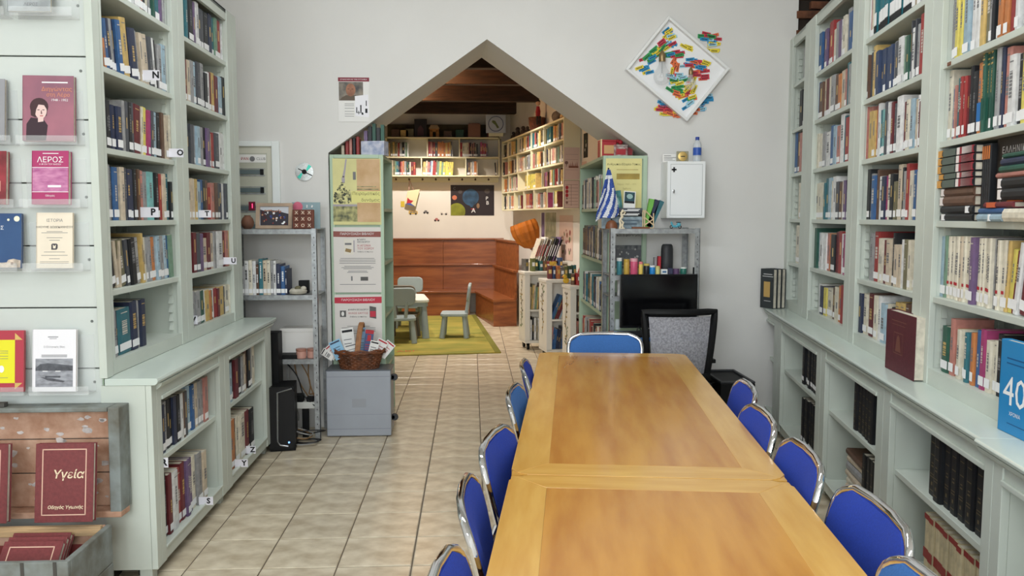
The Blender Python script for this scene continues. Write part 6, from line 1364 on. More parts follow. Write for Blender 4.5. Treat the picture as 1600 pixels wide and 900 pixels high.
# office chair
MESH = M('chair_mesh', (176,175,182), 0.8, noise=0.25, ns=90, alpha=0.93)
t = T('office_chair', 'black framed office chair with a grey mesh back at the desk', 'chair', (1.28, 5.02, 0), R(2))
def oc(u, v):  # u -1..1 , v 0..1
    w = 0.182 + 0.043*v
    return (u*w, -.06 - .04*v + .045*u*u - .02*math.sin(v*3.14), .44 + .475*v)
m = MB(); m.grid(lambda a, b: oc((a*2-1)*.88, .04+b*.90), 12, 12); o_ = P('back_mesh', m, MESH, t, smooth=True, fix=False)
def edge(us, vs): return [oc(u, v) for u, v in zip(us, vs)]
n_ = 10
loop = edge([-1+2*i/n_ for i in range(n_+1)], [0]*(n_+1)) + edge([1]*(n_-1), [i/n_ for i in range(1, n_)]) + edge([1-2*i/n_ for i in range(n_+1)], [1]*(n_+1)) + edge([-1]*(n_-1), [1-i/n_ for i in range(1, n_)])
P('back_frame', MB().tube(loop, .022, 8, 0, True, 1.0), BLACKP, t, smooth=True)
P('lumbar_bar', MB().tube([(-.19,-.075,.52),(0,-.13,.50),(.19,-.075,.52)],.016,8), BLACKP, t, smooth=True)
P('spine_post', MB().tube([(0,-.12,.52),(0,-.13,.42),(0,-.02,.38)],.026,8), BLACKP, t, smooth=True)
P('seat', MB().prism([(-.23,-.05),(-.22,.40),(-.16,.45),(.16,.45),(.22,.40),(.23,-.05)],.40,.46,'z'), BLACKP, t, bevel=0.02)
for s in (-1, 1): P('armrest', MB().tube([(s*.22,.06,.42),(s*.225,.06,.54),(s*.225,.08,.585)],.016,8).box(s*.225-.03,-.01,.58,s*.225+.03,.22,.605), BLACKP, t, bevel=0.004)
P('gas_lift', MB().cyl((0,.17,.10),.026,.30), BLACKP, t, smooth=True)
for k in range(5):
    a = k*2*math.pi/5 + .3
    l_ = P('star_leg', MB().tube([(0,.17,.11),(.27*math.cos(a),.17+.27*math.sin(a),.075)],[.024,.014],8), BLACKP, t, smooth=True)
    P('castor', MB().lathe([(.026,-.012),(.028,0),(.026,.012)],14,0,(.27*math.cos(a),.17+.27*math.sin(a),.028),Matrix.Rotation(R(90),4,'X')), BLACKP, l_, smooth=True)
# black boxes on the floor by the desk
t = T('black_case', 'black ridged case standing on the floor right of the office chair', 'case', (1.735, 5.40, 0))
P('body', MB().box(-.115,-.22,0,.115,.22,.415), BLACKP, t, bevel=0.006); P('lid_rim', MB().box(-.115,-.22,.415,.115,-.19,.427).box(-.115,.19,.415,.115,.22,.427).box(-.115,-.19,.415,-.095,.19,.427).box(.095,-.19,.415,.115,.19,.427), DGREY, t, bevel=0.003)
t = T('waste_bin', 'slim dark bin between the office chair and the black case', 'bin', (1.56, 5.33, 0)); P('body', MB().lathe([(.0001,0),(.055,0),(.062,.38),(.066,.40),(.058,.40),(.052,.03),(.0001,.03)],18), BLACKP, t, smooth=True)
t = T('cable', 'pale cable hanging down the wall to a blue plug beside the office chair', 'cable', (1.58, 5.78, 0.62)); P('cord', MB().tube([(-.03,0,.16),(.02,0,.14),(.045,0,.05),(.04,0,-.08),(.02,0,-.22)],.005,6), CBG, t, smooth=True); P('plug', MB().cbox((-.03,-.012,.16),(.035,.02,.03)), DBLUE, t, bevel=0.004)

# ================================================================== BACK ROOM
CW = CREAMW
def fill(seq, x, z, f, y0, h, rnd, xmax=None, lean=0):
    # seq: letters with widths in centimetres, e.g. 'o2 y3'
    for q in seq.split():
        c = q[0]; w = float(q[1:])/100
        if c == '_': x += w; continue
        if xmax and x + w > xmax: break
        hh = h*rnd.uniform(.88, 1.0)
        mt = Matrix.Translation(frame_point(f, x + w/2, y0 + rnd.uniform(0, .02), z + .001)) @ Matrix.Rotation(f[4], 4, 'Z') @ Matrix.Rotation(R(-lean), 4, 'Y')
        stuff_book(mt, w*.95, hh, .15, c, rnd); x += w
    return x
FW = (-1.30, 12.61, (1.0, 0.0), (0.0, 1.0), 0.0)
t = T('wall_shelf', 'cream two tier bookshelf on the rear wall of the back room', 'bookcase', (FW[0], FW[1], 0), 0)
P('side_board', MB().box(0,0,2.115,.02,.24,2.71), CW, t); P('side_board', MB().box(1.713,0,2.115,1.733,.24,2.71), CW, t)
for z in (2.115, 2.395, 2.69): P('shelf', MB().box(-.02 if z > 2.6 else .02,0,z,1.75 if z > 2.6 else 1.713,.24,z+.02), CW, t)
P('back_panel', MB().box(.02,.228,2.135,1.713,.24,2.69), REAR, t)
for x, z in ((.622,2.415),(1.108,2.415),(.53,2.135),(1.205,2.135)): P('divider', MB().box(x,0,z,x+.018,.228,z+.275 if z > 2.3 else z+.26), CW, t)
rk = random.Random(9)
fill('O2 Y2 k.8 O3 Y3 O2 O2 e1 r2 q1 s3 k4 w1 G3 w2', .025, 2.415, FW, .01, .235, rk)
fill('r3 q3 m2 r2 d4 o3 o3 o3 o3 Y3 o3 Y2 d2 s1', .645, 2.415, FW, .01, .235, rk)
fill('r3 c4 c3 e3 m2 k2 q1.5 k1.5 q1.5 k2 e1 k2 _4 p3 r2 p2 r2 v2', 1.13, 2.415, FW, .01, .225, rk)
fill('d4 e4 O3 G2 t3 n2 _1 r2 q2 o2 s3 d1 g2 k2 c2 m4 r3', .025, 2.135, FW, .01, .225, rk)
fill('Y4 e3 q3 v2 l2 w1 r3 r2 O2 G3 y3 G3 y3 y3 y3 y3 y3', .552, 2.135, FW, .01, .225, rk, lean=-4)
fill('d2 x3 e3 s2 w1 o4 e1.5', 1.228, 2.135, FW, .01, .22, rk); fill('k1.5 e1', 1.67, 2.135, FW, .01, .22, rk, 1.71, 4)
# hook rail with hanging bag
t = T('hook_rail', 'cream coat hook rail under the rear wall shelf', 'hook rail', (-1.28, 12.83, 2.035))
P('rail', MB().box(0,0,0,1.70,.025,.075), CW, t, bevel=0.003)
for k in range(8): P('hook', MB().tube([(.11+.205*k,-.002,.05),(.11+.205*k,-.03,.035),(.11+.205*k,-.04,.05)],.008,6).ball((.11+.205*k,-.042,.053),.011,8).lathe([(.016,0),(.016,.004)],10,0,(.11+.205*k,0,.045),Matrix.Rotation(R(90),4,'X')), M('bronze_hook',(96,80,62),0.4,metal=0.6), t, smooth=True)
t = T('paper_bag', 'cream cloth bag with a colourful corner hanging from the second hook', 'bag', (-0.93, 12.80, 2.06))
P('cloth', MB().prism([(-.06,-.16),(.13,-.13),(.06,-.40),(-.10,-.36)],-.02,.0,'y'), M('cream_cloth',(226,218,176),0.8), t, bevel=0.006)
P('strap', MB().tube([(-.03,-.01,0),(-.04,-.01,-.16)],.006,5).tube([(-.02,-.012,0),(.03,-.012,-.15)],.005,5), M('pink_strap',(190,150,140),0.7), t)
P('corner_print', MB().poly([(-.08,-.36),(-.06,-.26),(-.02,-.30),(.03,-.31),(-.01,-.35)],-.021,0).poly([(-.09,-.355),(-.02,-.345),(.05,-.395),(-.06,-.37)],-.022,1), [RED, M('blue_corner',(70,90,160),0.6)], t, fix=False)
one('yellow_note', 'small yellow note on the rear wall left of the hanging bag', 'note', MB().box(-.03,-.003,-.045,.03,0,.045), M('yellow_note',(208,180,60),0.7), (-1.074, YR-.001, 1.70))
one('pink_sticker', 'small pink sticker at the left edge of the rear wall', 'sticker', MB().lathe([(.0001,.004),(.02,.003),(.03,0)],12,0,(0,0,0),Matrix.Rotation(R(90),4,'X')), M('pink_sticker',(180,100,110),0.7), (-1.27, YR-.001, 1.67), smooth=True)
def sticker(name, lab, x, z, w, h, body, kind):
    t = T(name, lab, 'wall sticker', (x, YR-.001, z), 0, 'vehicle stickers on the rear wall')
    bm_ = {'bus':[(-w/2,.012),(w/2,.012),(w/2,h*.8),(w*.42,h),(-w*.46,h),(-w/2,h*.85)],'car':[(-w/2,.012),(w/2,.012),(w/2,h*.5),(w*.28,h*.55),(w*.12,h),(-w*.22,h),(-w*.36,h*.55),(-w/2,h*.5)],'truck':[(-w/2,.012),(w/2,.012),(w/2,h*.75),(w*.25,h*.75),(w*.2,h*.35),(-w*.15,h*.35),(-w*.2,h*.8),(-w/2,h*.8)]}[kind]
    P('body', MB().prism(bm_, -.003, 0, 'y'), body, t)
    for s in (-1, 1): P('wheel', MB().lathe([(.0001,.006),(.013,.005),(.014,0)],12,0,(s*w*.3,0,.012),Matrix.Rotation(R(90),4,'X')), INK, t, smooth=True)
    if kind == 'bus': P('window', MB().rect(-w*.38,h*.5,-w*.1,h*.8,-.0035).rect(-w*.05,h*.5,w*.2,h*.8,-.0035).rect(w*.25,h*.5,w*.42,h*.8,-.0035), GREYINK, t, fix=False)
sticker('bus_sticker','yellow bus sticker on the rear wall',-.912,1.535,.14,.06,M('bus_yellow',(206,170,80),0.6),'bus')
sticker('car_sticker','grey car sticker right of the bus on the rear wall',-.713,1.552,.085,.05,M('car_grey',(110,106,104),0.6),'car')
sticker('truck_sticker','pale truck sticker beside the dark poster',-.434,1.532,.11,.055,M('truck_pale',(206,196,184),0.6),'truck')
sticker('car_sticker','reddish car sticker lowest on the rear wall',-.545,1.432,.085,.052,M('car_pink',(176,110,104),0.6),'car')
def pb(m, w, h):
    m.disc(w*.46,h*.60,w*.19,w*.19,-.0006,0,28); m.poly([(w*.42,h*.36),(w*.54,h*.36),(w*.50,h*.28),(w*.46,h*.28)],-.0007,0)
    m.poly([(0,0)]+[(max(0,w*.14+w*.195*math.cos(a)),max(0,h*.13+w*.195*math.sin(a))) for a in [R(-27+9*i) for i in range(19)]],-.0008,1)
    m.disc(w*.09,h*.59,w*.055,None,-.0008,2,16); m.disc(w*.84,h*.80,w*.06,None,-.0008,3,16); m.disc(w*.22,h*.78,w*.045,None,-.0008,3,14); m.disc(w*.63,h*.32,w*.035,w*.06,-.0008,4,12); m.rect(w*.47,h*.20,w*.56,h*.23,-.0009,5)
poster('poster', 'dark space poster with a blue globe and a green planet on the rear wall', -.327, 1.522, .352, 1.996, YR-.003, [M('deep_blue_print',(52,88,120),0.5,noise=0.4,ns=9), M('green_planet',(138,142,40),0.5,noise=0.2,ns=9), M('orange_planet',(190,110,80),0.6), M('dim_planet',(74,66,64),0.6), M('tan_rocket',(140,110,80),0.6), RED], pb,
       [('A', .10, WHITE, .355, .075, 'CENTER'), ('P', .08, WHITE, .565, .265, 'CENTER'), ('B', .08, WHITE, .575, .195, 'CENTER'), ('C', .06, GREYINK, .06, .42, 'CENTER')], base=M('night_poster',(38,28,32),0.5))
# on top of the wall shelf
DKB = M('mossy_board', (92, 84, 56), 0.8, noise=0.6, ns=5, c2=(58,48,40))
one('painted_board', 'long mossy brown painted board standing at the back of the rear shelf top', 'board', MB().box(-.86,0,0,.86,.02,.21), DKB, (-.43, 12.80, 2.711))
t = T('standing_picture', 'dark picture standing on the rear wall shelf', 'picture', (-.775, 12.70, 2.711)); P('frame', MB().box(-.095,0,0,.095,.03,.28), M('picture_dark',(40,36,40),0.5), t, bevel=0.004); P('print', MB().poly([(-.05,.03),(.05,.03),(.045,.13),(0,.19),(-.045,.13)],-.001), M('picture_plum',(80,52,60),0.6), t, fix=False)
t = T('toy_house', 'small ochre toy house with a doorway on the rear wall shelf', 'toy', (-.565, 12.70, 2.711)); P('wall', MB().box(-.07,-.04,0,-.025,.04,.11).box(.025,-.04,0,.07,.04,.11).box(-.07,-.04,.085,.07,.04,.13), M('ochre_toy',(170,120,70),0.7), t, bevel=0.003); P('roof', MB().prism([(-.085,.13),(.085,.13),(.05,.185),(-.05,.185)],-.05,.05,'y'), M('roof_toy',(150,128,100),0.7), t)
t = T('carton', 'brown pink carton standing on the rear wall shelf at the right', 'carton', (.045, 12.68, 2.711)); P('body', MB().box(-.095,-.05,0,.095,.08,.20), M('brown_pink_carton',(134,96,82),0.7), t, bevel=0.003); P('lid', MB().box(-.08,-.04,.20,.08,.07,.215), M('brown_pink_carton'), t)
for k, (x, c, h) in enumerate([(-1.16,'x',.12),(-1.02,'Y',.11),(-.94,'O',.13),(-.36,'x',.10),(-.18,'g',.12),(.30,'m',.13)]):
    one('craft_box', 'small dark craft box on the rear wall shelf top, %s from left' % ORD[k], 'box', MB().box(-.06,-.04,0,.06,.04,h), BM[c], (x, 12.72, 2.711), group='craft boxes on the rear shelf top', bevel=0.003)
# ---- angled shelf along the right wall
t = T('wall_shelf', 'cream four tier bookshelf hung along the angled right wall of the back room', 'bookcase', (FB[0], FB[1], 0), FB[4])
ZR = [1.612, 1.87, 2.125, 2.385, 2.625]
P('end_board', MB().box(0,0,1.60,.02,.2,2.645), CW, t); P('end_board', MB().box(3.24,0,1.60,3.26,.2,2.645), CW, t)
for z in ZR: P('shelf', MB().box(.02,0,z-.02,3.24,.2,z), CW, t)
P('back_panel', MB().box(.02,.19,1.61,3.24,.2,2.62), REAR, t)
seqs = {0:'d3 s2 k3 _10 c3 q4 v3 o3 q3 s2 _14 e4 o4 q3 Y3 o4 q4 p3 _20 s4 k2 s3 y3 c3 y2 m3 _24 r3 o3 q3 o3 Y3 Y3 q3 r4 m3 r3 d3',
        1:'e4 Y2 q5 o4 _8 Y4 x3 s3 O3 G3 r4 r3 o4 G3 e4 G3 Y4 e3 q4 e4 _6 x4 p5 v4 m4 _36 Y4 y8 y8 y8',
        2:'k3 s3 x4 x3 q2 _14 O3 e3 o4 Y5 Y4 o3 x3 _12 G4 e3 s3 n4 d3 n3 k3 Y3 e4 _5 e6 q6 e3 o5 e4 _5 G4 w4 O3 c4 w3 d5 s3',
        3:'s3 G4 O3 _5 k5 e3 x3 e4 q4 e3 k3 _4 s4 e6 Y6 o5 Y6 _5 t4 g5 g4 n3 t3 _7 O5 d4 e5 O4 k3 _4 Y7 Y5 e4 k4 r4 q5 t4 t5 k3'}
for r, sq in seqs.items():
    xe = fill(sq, .04, ZR[r], FB, .01, .20, rk, 3.22); fill(' '.join(sq.split()[::-1]) if r % 2 else sq, xe + .05, ZR[r], FB, .01, .20, rk, 3.22); 
for r, ds in {0:(.38,.80,1.35,1.90,2.55),1:(.46,1.02,1.55,2.30),2:(.42,.95,1.75,2.45),3:(.40,1.0,1.75,2.40)}.items():
    for x in ds: P('divider', MB().box(x,0.0,ZR[r],x+.014,.19,ZR[r+1]-.02), CW, t)
# drawings on its near end
ROSEP = M('rose_paper', (214,186,172), 0.7)
def fb_poster(name, lab, x, y, z0, w, h, base, mats, fn, rz=None):
    px, py, _ = frame_point(FB, x, y, 0)
    t = T(name, lab, 'poster', (px, py, z0), FB[4] - R(90) + R(90) if rz is None else rz, 'papers in the children corner')
    P('sheet', MB().box(0,-.0015,0,w,0,h), base, t); m = MB(); fn(m, w, h)
    P('print', m, mats, t, fix=False); return t
def pa(m, w, h):
    m.disc(w*.16,h*.52,.02,None,-.002,0,12); m.rect(w*.14,h*.40,w*.18,h*.48,-.002,0)
    for k in range(6): m.poly([(w*(.30+.1*k),h*.38),(w*(.38+.1*k),h*.38),(w*(.34+.1*k),h*(.50+.04*(k % 3)))],-.002,1)
    m.rect(w*.3,h*.36,w*.92,h*.42,-.002,1); m.rect(w*.1,h*.62,w*.9,h*.625,-.002,0); m.rect(w*.1,h*.78,w*.9,h*.785,-.002,0); m.rect(w*.1,h*.3,w*.9,h*.305,-.002,0)
def pbd(m, w, h):
    for k in range(3): m.disc(w*.2,h*(.74-.14*k),.018,.022,-.002,0,10)
    m.poly([(w*.14,h*.32),(w*.26,h*.32),(w*.2,h*.40)],-.002,1); m.disc(w*.2,h*.2,.015,None,-.002,1,10)
    m.rect(w*.46,h*.08,w*.48,h*.84,-.002,1)
    for k in range(7): m.rect(w*.12,h*(.12+.12*k),w*.92,h*(.12+.12*k)+.003,-.0018,1)
    m.rect(0,0,w,.004,-.002,1); m.rect(0,h-.004,w,h,-.002,1); m.rect(0,0,.004,h,-.002,1); m.rect(w-.004,0,w,h,-.002,1)
ez = FB[4] + R(90)
PINKK = M('brownish_print', (128, 96, 90), 0.7)
t1 = fb_poster('drawing', 'pink paper with a castle and tree on the end of the angled shelf', 3.2625, .003, 1.925, .185, .36, ROSEP, [PINKK, M('rust_print',(150,96,78),0.7)], pa, ez)
t2 = fb_poster('chart', 'pink chart with red apples on the end of the angled shelf', 3.2625, .003, 1.600, .185, .315, ROSEP, [RED, PINKK], pbd, ez)
# wall posters below the angled shelf
SWIRL = M('painted_poster', (190,184,158), 0.7, noise=0.9, ns=7, c2=(128,134,110)); PURP = M('purple_band', (98,72,120), 0.6)
def pc(m, w, h):
    m.rect(w*.30,.02,w*.97,h*.98,-.002,0); m.rect(w*.06,h*.30,w*.26,h*.98,-.002,1); m.rect(w*.06,h*.06,w*.26,h*.30,-.002,2); m.disc(w*.16,h*.62,w*.06,h*.12,-.0025,3,12)
fb_poster('poster', 'pale painted poster with a purple and red band under the angled shelf', 1.52, .2035, .93, .78, .64, PAPER, [SWIRL, PURP, RED, M('lavender_print',(140,120,170),0.6)], pc, FB[4])
def pd(m, w, h):
    rz_ = random.Random(4)
    for k in range(22): m.disc(w*(.15+.7*rz_.random()),h*(.12+.6*rz_.random()),.03*rz_.uniform(.4,1.2),None,-.002-.0001*k,k % 4,9)
fb_poster('poster', 'pink poster of flowers and fruit under the angled shelf near its end', 2.42, .2035, .98, .56, .54, ROSEP, [M('leafgreen_print',(110,120,80),0.7), M('berry_print',(150,70,70),0.7), M('grey_rose_print',(150,120,116),0.7), M('rust_print')], pd, FB[4])
fb_poster('paper', 'tall pale pink paper on the wall beyond the angled shelf', 3.30, .2035, 1.60, .17, .52, ROSEP, [INK, M('dark_green_print',(40,66,56),0.6)], lambda m, w, h: (m.rect(w*.1,.06,w*.9,.10,-.002,0), m.rect(w*.1,.01,w*.9,.05,-.002,1)), FB[4])
fb_poster('picture', 'dark picture of pale flowers on the wall above the pink paper', 3.36, .2035, 2.16, .15, .27, M('dark_picture',(40,46,42),0.6,noise=0.5,ns=20), [M('petal_print',(176,176,170),0.7), M('leafgreen_print')], lambda m, w, h: (m.disc(w*.6,h*.5,.022,None,-.002,0,9), m.disc(w*.35,h*.32,.018,None,-.0021,0,9), m.disc(w*.5,h*.68,.016,None,-.0022,1,9)), FB[4])
# things on the top of the angled shelf
def on_shelf(x, y=.10): px, py, _ = frame_point(FB, x, y, 0); return (px, py, 2.6255)
t = T('round_basket', 'round brown basket on top of the angled shelf', 'basket', on_shelf(1.75, .085)); P('body', MB().lathe([(.0001,0),(.08,0),(.105,.08),(.108,.16),(.10,.16),(.075,.02),(.0001,.02)],20), M('dark_wicker',(112,62,44),0.7,noise=0.4,ns=30,bump=0.5,bs=60), t, smooth=True); P('rim', MB().tube([(.104*math.cos(a),.104*math.sin(a),.16) for a in [i*2*math.pi/24 for i in range(24)]],.01,6,0,True), WIC, t, smooth=True)
t = T('doll', 'small rag doll in red and black sitting over the brown basket', 'doll', (on_shelf(1.75)[0], on_shelf(1.75)[1], 2.79)); P('body', MB().tube([(0,0,0.0),(0,0,.08),(0,0,.15)],[.028,.034,.02],10), RED, t, smooth=True); P('head', MB().ball((0,0,.19),.032,12), M('doll_skin',(214,170,140),0.7), t, smooth=True); P('hair', MB().ball((0,.008,.205),.033,12), INK, t, smooth=True)
for s in (-1, 1): P('leg', MB().tube([(s*.016,-.01,0.01),(s*.02,-.125,.0),(s*.02,-.13,-.10)],.012,8), INK, t, smooth=True)
for k, (x, h) in enumerate(((.35,.13),(.62,.17),(.95,.15),(1.2,.12))):
    t = T('figurine', 'dark small figure on top of the angled shelf, %s from the corner' % ORD[k], 'ornament', on_shelf(x), 0, 'dark figures on the angled shelf')
    P('body', MB().lathe([(.0001,0),(.05,0),(.045,.03),(.03,h*.6),(.0001,h*.62)],12), M('dark_figure',(66,54,50),0.7), t, smooth=True); P('head', MB().ball((0,0,h*.78),h*.2,10), M('dark_figure'), t, smooth=True)
t = T('round_print', 'white sheet with a round blue and green drawing leaning in the shelf corner', 'picture', (.36, 12.45, 2.74), R(-6)); P('sheet', MB().box(-.14,-.002,.02,.16,0,.29), M('pale_blue_sheet',(190,196,212),0.6), t)
ring = [(.01+.11*math.cos(a),.155+.11*math.sin(a)) for a in [i*2*math.pi/28 for i in range(28)]]
P('print', MB().tube([(p[0],-.003,p[1]) for p in ring],.006,4,0,True,1.0), M('blue_ring_print',(110,120,160),0.6), t); P('print', MB().poly([(-.04,.21),(0,.20),(.03,.15),(.06,.10),(.03,.09),(0,.14),(-.05,.18)],-.0045), M('leafgreen_print'), t, fix=False)
P('support', MB().box(-.10,0,-.03,.12,.02,.03), CW, t)
t = T('globe_ornament', 'grey openwork ball near the front of the angled shelf top', 'ornament', on_shelf(2.65)); P('ball', MB().ball((0,0,.075),.07,14), M('grey_patina',(140,124,112),0.7,noise=0.5,ns=14), t, smooth=True); P('base', MB().cyl((0,0,0),.04,.012), BROWNW, t)
t = T('straw_ornament', 'pale straw ornament beside the grey ball on the angled shelf', 'ornament', on_shelf(2.95)); P('crown', MB().lathe([(.09,0),(.055,.01),(.05,.06),(.03,.075),(.0001,.078)],18), M('straw',(200,170,120),0.8), t, smooth=True); P('band', MB().lathe([(.056,.012),(.054,.03)],18), BROWNW, t)

# ---- wooden bench round the corner
BEN = M('bench_wood', (152, 90, 50), 0.34, noise=0.5, ns=3.0, c2=(116, 62, 34), stretch=(0.7, 6, 6), coat=0.2)
t = T('bench', 'long varnished brown wooden corner bench with a high panelled back', 'bench', (-1.2, 12.4, 0))
xx = [(-1.6,-.55),(-.547,.35),(.353,1.16)]
for a, b in xx: P('front_panel', MB().box(a,0.0,0,b,.02,.345), BEN, t, bevel=0.002)
P('seat_board', MB().box(-1.6,-.02,.345,1.55,.37,.375), BEN, t, bevel=0.004)
for a, b in ((-1.6,-.30),(-.297,.75),(.753,1.70)):
    P('back_panel', MB().box(a,.36,.375,b,.385,.745), BEN, t, bevel=0.002); P('back_panel', MB().box(a,.39,.77,b,.415,1.145), BEN, t, bevel=0.002)
P('back_ledge', MB().box(-1.6,.335,.745,1.70,.41,.77), BEN, t, bevel=0.004); P('top_rail', MB().box(-1.6,.36,1.145,1.70,.43,1.17), BEN, t, bevel=0.004)
def fbbox(m, x0, y0, z0, x1, y1, z1):
    c = [frame_point(FB, a, b, 0) for a, b in ((x0,y0),(x1,y0),(x1,y1),(x0,y1))]
    m.prism([(p[0]+1.2, p[1]-12.4) for p in c], z0, z1, 'z'); return m
P('front_panel', fbbox(MB(), .03,-.415,0,1.33,-.395,.345), BEN, t); P('end_panel', fbbox(MB(), 1.33,-.415,0,1.35,-.09,.345), BEN, t)
P('seat_board', fbbox(MB(), .0,-.43,.346,1.37,-.10,.376), BEN, t); P('back_panel', fbbox(MB(), .03,-.125,.376,1.40,-.10,.745), BEN, t); P('back_panel', fbbox(MB(), .03,-.095,.77,1.40,-.07,1.145), BEN, t)
P('back_ledge', fbbox(MB(), .0,-.15,.745,1.42,-.07,.77), BEN, t); P('top_rail', fbbox(MB(), 0,-.115,1.145,1.42,-.055,1.17), BEN, t)
# ---- rug
RUGG = M('green_rug', (136, 138, 62), 0.95, noise=0.55, ns=2.2, c2=(176, 158, 74), stretch=(1, 2.2, 1), bump=0.6, bs=160)
t = T('rug', 'green and yellow children rug on the back room floor', 'rug', (0, 0, 0.001))
cor = [(-2.1,8.62),(.318,8.91),(.055,12.38),(-2.35,12.1)]
P('pile', MB().prism(cor, 0, .012, 'z'), RUGG, t)
P('border', MB().prism([(.25,8.905),(.318,8.91),(.055,12.38),(-.01,12.37)], .012, .0145, 'z'), M('rug_border',(120,116,44),0.95), t)
P('stripe', MB().prism([(-2.13,9.9),(.235,10.02),(.23,10.10),(-2.14,9.98)], .012, .0138, 'z'), M('rug_border'), t)
txt('ΑΒΓ', .13, M('rug_red',(196,110,70),0.9), t, (-.72, 9.02, .0135), 'CENTER', rot=(0,0,R(7)))
# ---- children's furniture
KG = M('grey_blue_plastic', (158, 172, 174), 0.4, noise=0.04, ns=4); KT = M('pale_table_plastic', (222, 224, 214), 0.4); KB = M('taupe_plastic', (112, 104, 92), 0.5)
def rrect(w, d, r, n=5):
    o = []
    for cx, cy, a0 in ((w-r,d-r,0),(-w+r,d-r,90),(-w+r,-d+r,180),(w-r,-d+r,270)):
        for k in range(n+1): a = R(a0+90*k/n); o.append((cx+r*math.cos(a), cy+r*math.sin(a)))
    return o
def cone_leg(m, x, y, h, r0, r1, sx=0, sy=0):
    m.tube([(x+sx,y+sy,0),(x,y,h)],[r0,r1],12)
def kid_chair(col):
    t = T('child_chair', '', 'chair')
    P('seat', MB().prism(rrect(.185,.17,.05), .268, .305, 'z'), col, t, bevel=0.008)
    for sx in (-1, 1):
        for sy in (-1, 1):
            m = MB(); cone_leg(m, sx*.135, sy*.12, .272, .034, .026, sx*.025, sy*.03); P('leg', m, col, t, smooth=True)
    for sx in (-1, 1): P('slat', MB().tube([(sx*.06,.145,.29),(sx*.075,.175,.50)],[.022,.018],8), col, t, smooth=True)
    m = MB().prism([(p[0], p[1]+.565) for p in rrect(.175,.105,.06)], -.018, .018, 'y'); o = P('backrest', m, col, t, (0,.182,0), (R(-8),0,0), bevel=0.01)
    o.location = (0, .10, 0)
    return t
kc = kid_chair(KG); kc['group'] = 'small plastic chairs of the children corner'
kc.location = (-.215, 10.12, .0145); kc.rotation_euler = (0,0,R(-92)); kc['label'] = 'grey plastic child chair standing alone, seen from its side on the rug'
for loc, rz, lab in (((-.86,9.70,.0145), 188, 'grey plastic child chair nearest the camera with its back turned'), ((-.86,11.05,.0145), -4, 'grey plastic child chair on the far side of the small table')):
    c = copy_tree(kc); c.location = loc; c.rotation_euler = (0,0,R(rz)); c['label'] = lab
kb = kid_chair(KB); kb['group'] = 'small plastic chairs of the children corner'; kb.location = (-.845, 10.06, .0145); kb.rotation_euler = (0,0,R(176)); kb['label'] = 'taupe plastic child chair between the grey chair and the small table'
t = T('child_table', 'small pale plastic child table on the rug', 'table', (-.93, 10.28, .0145), R(8))
P('table_top', MB().prism(rrect(.36,.40,.06), .445, .48, 'z'), KT, t, bevel=0.008); P('apron', MB().prism(rrect(.345,.385,.05), .395, .446, 'z'), KG, t)
for sx in (-1, 1):
    for sy in (-1, 1): m = MB(); cone_leg(m, sx*.295, sy*.33, .41, .045, .034, sx*.02, sy*.02); P('leg', m, KG, t, smooth=True)
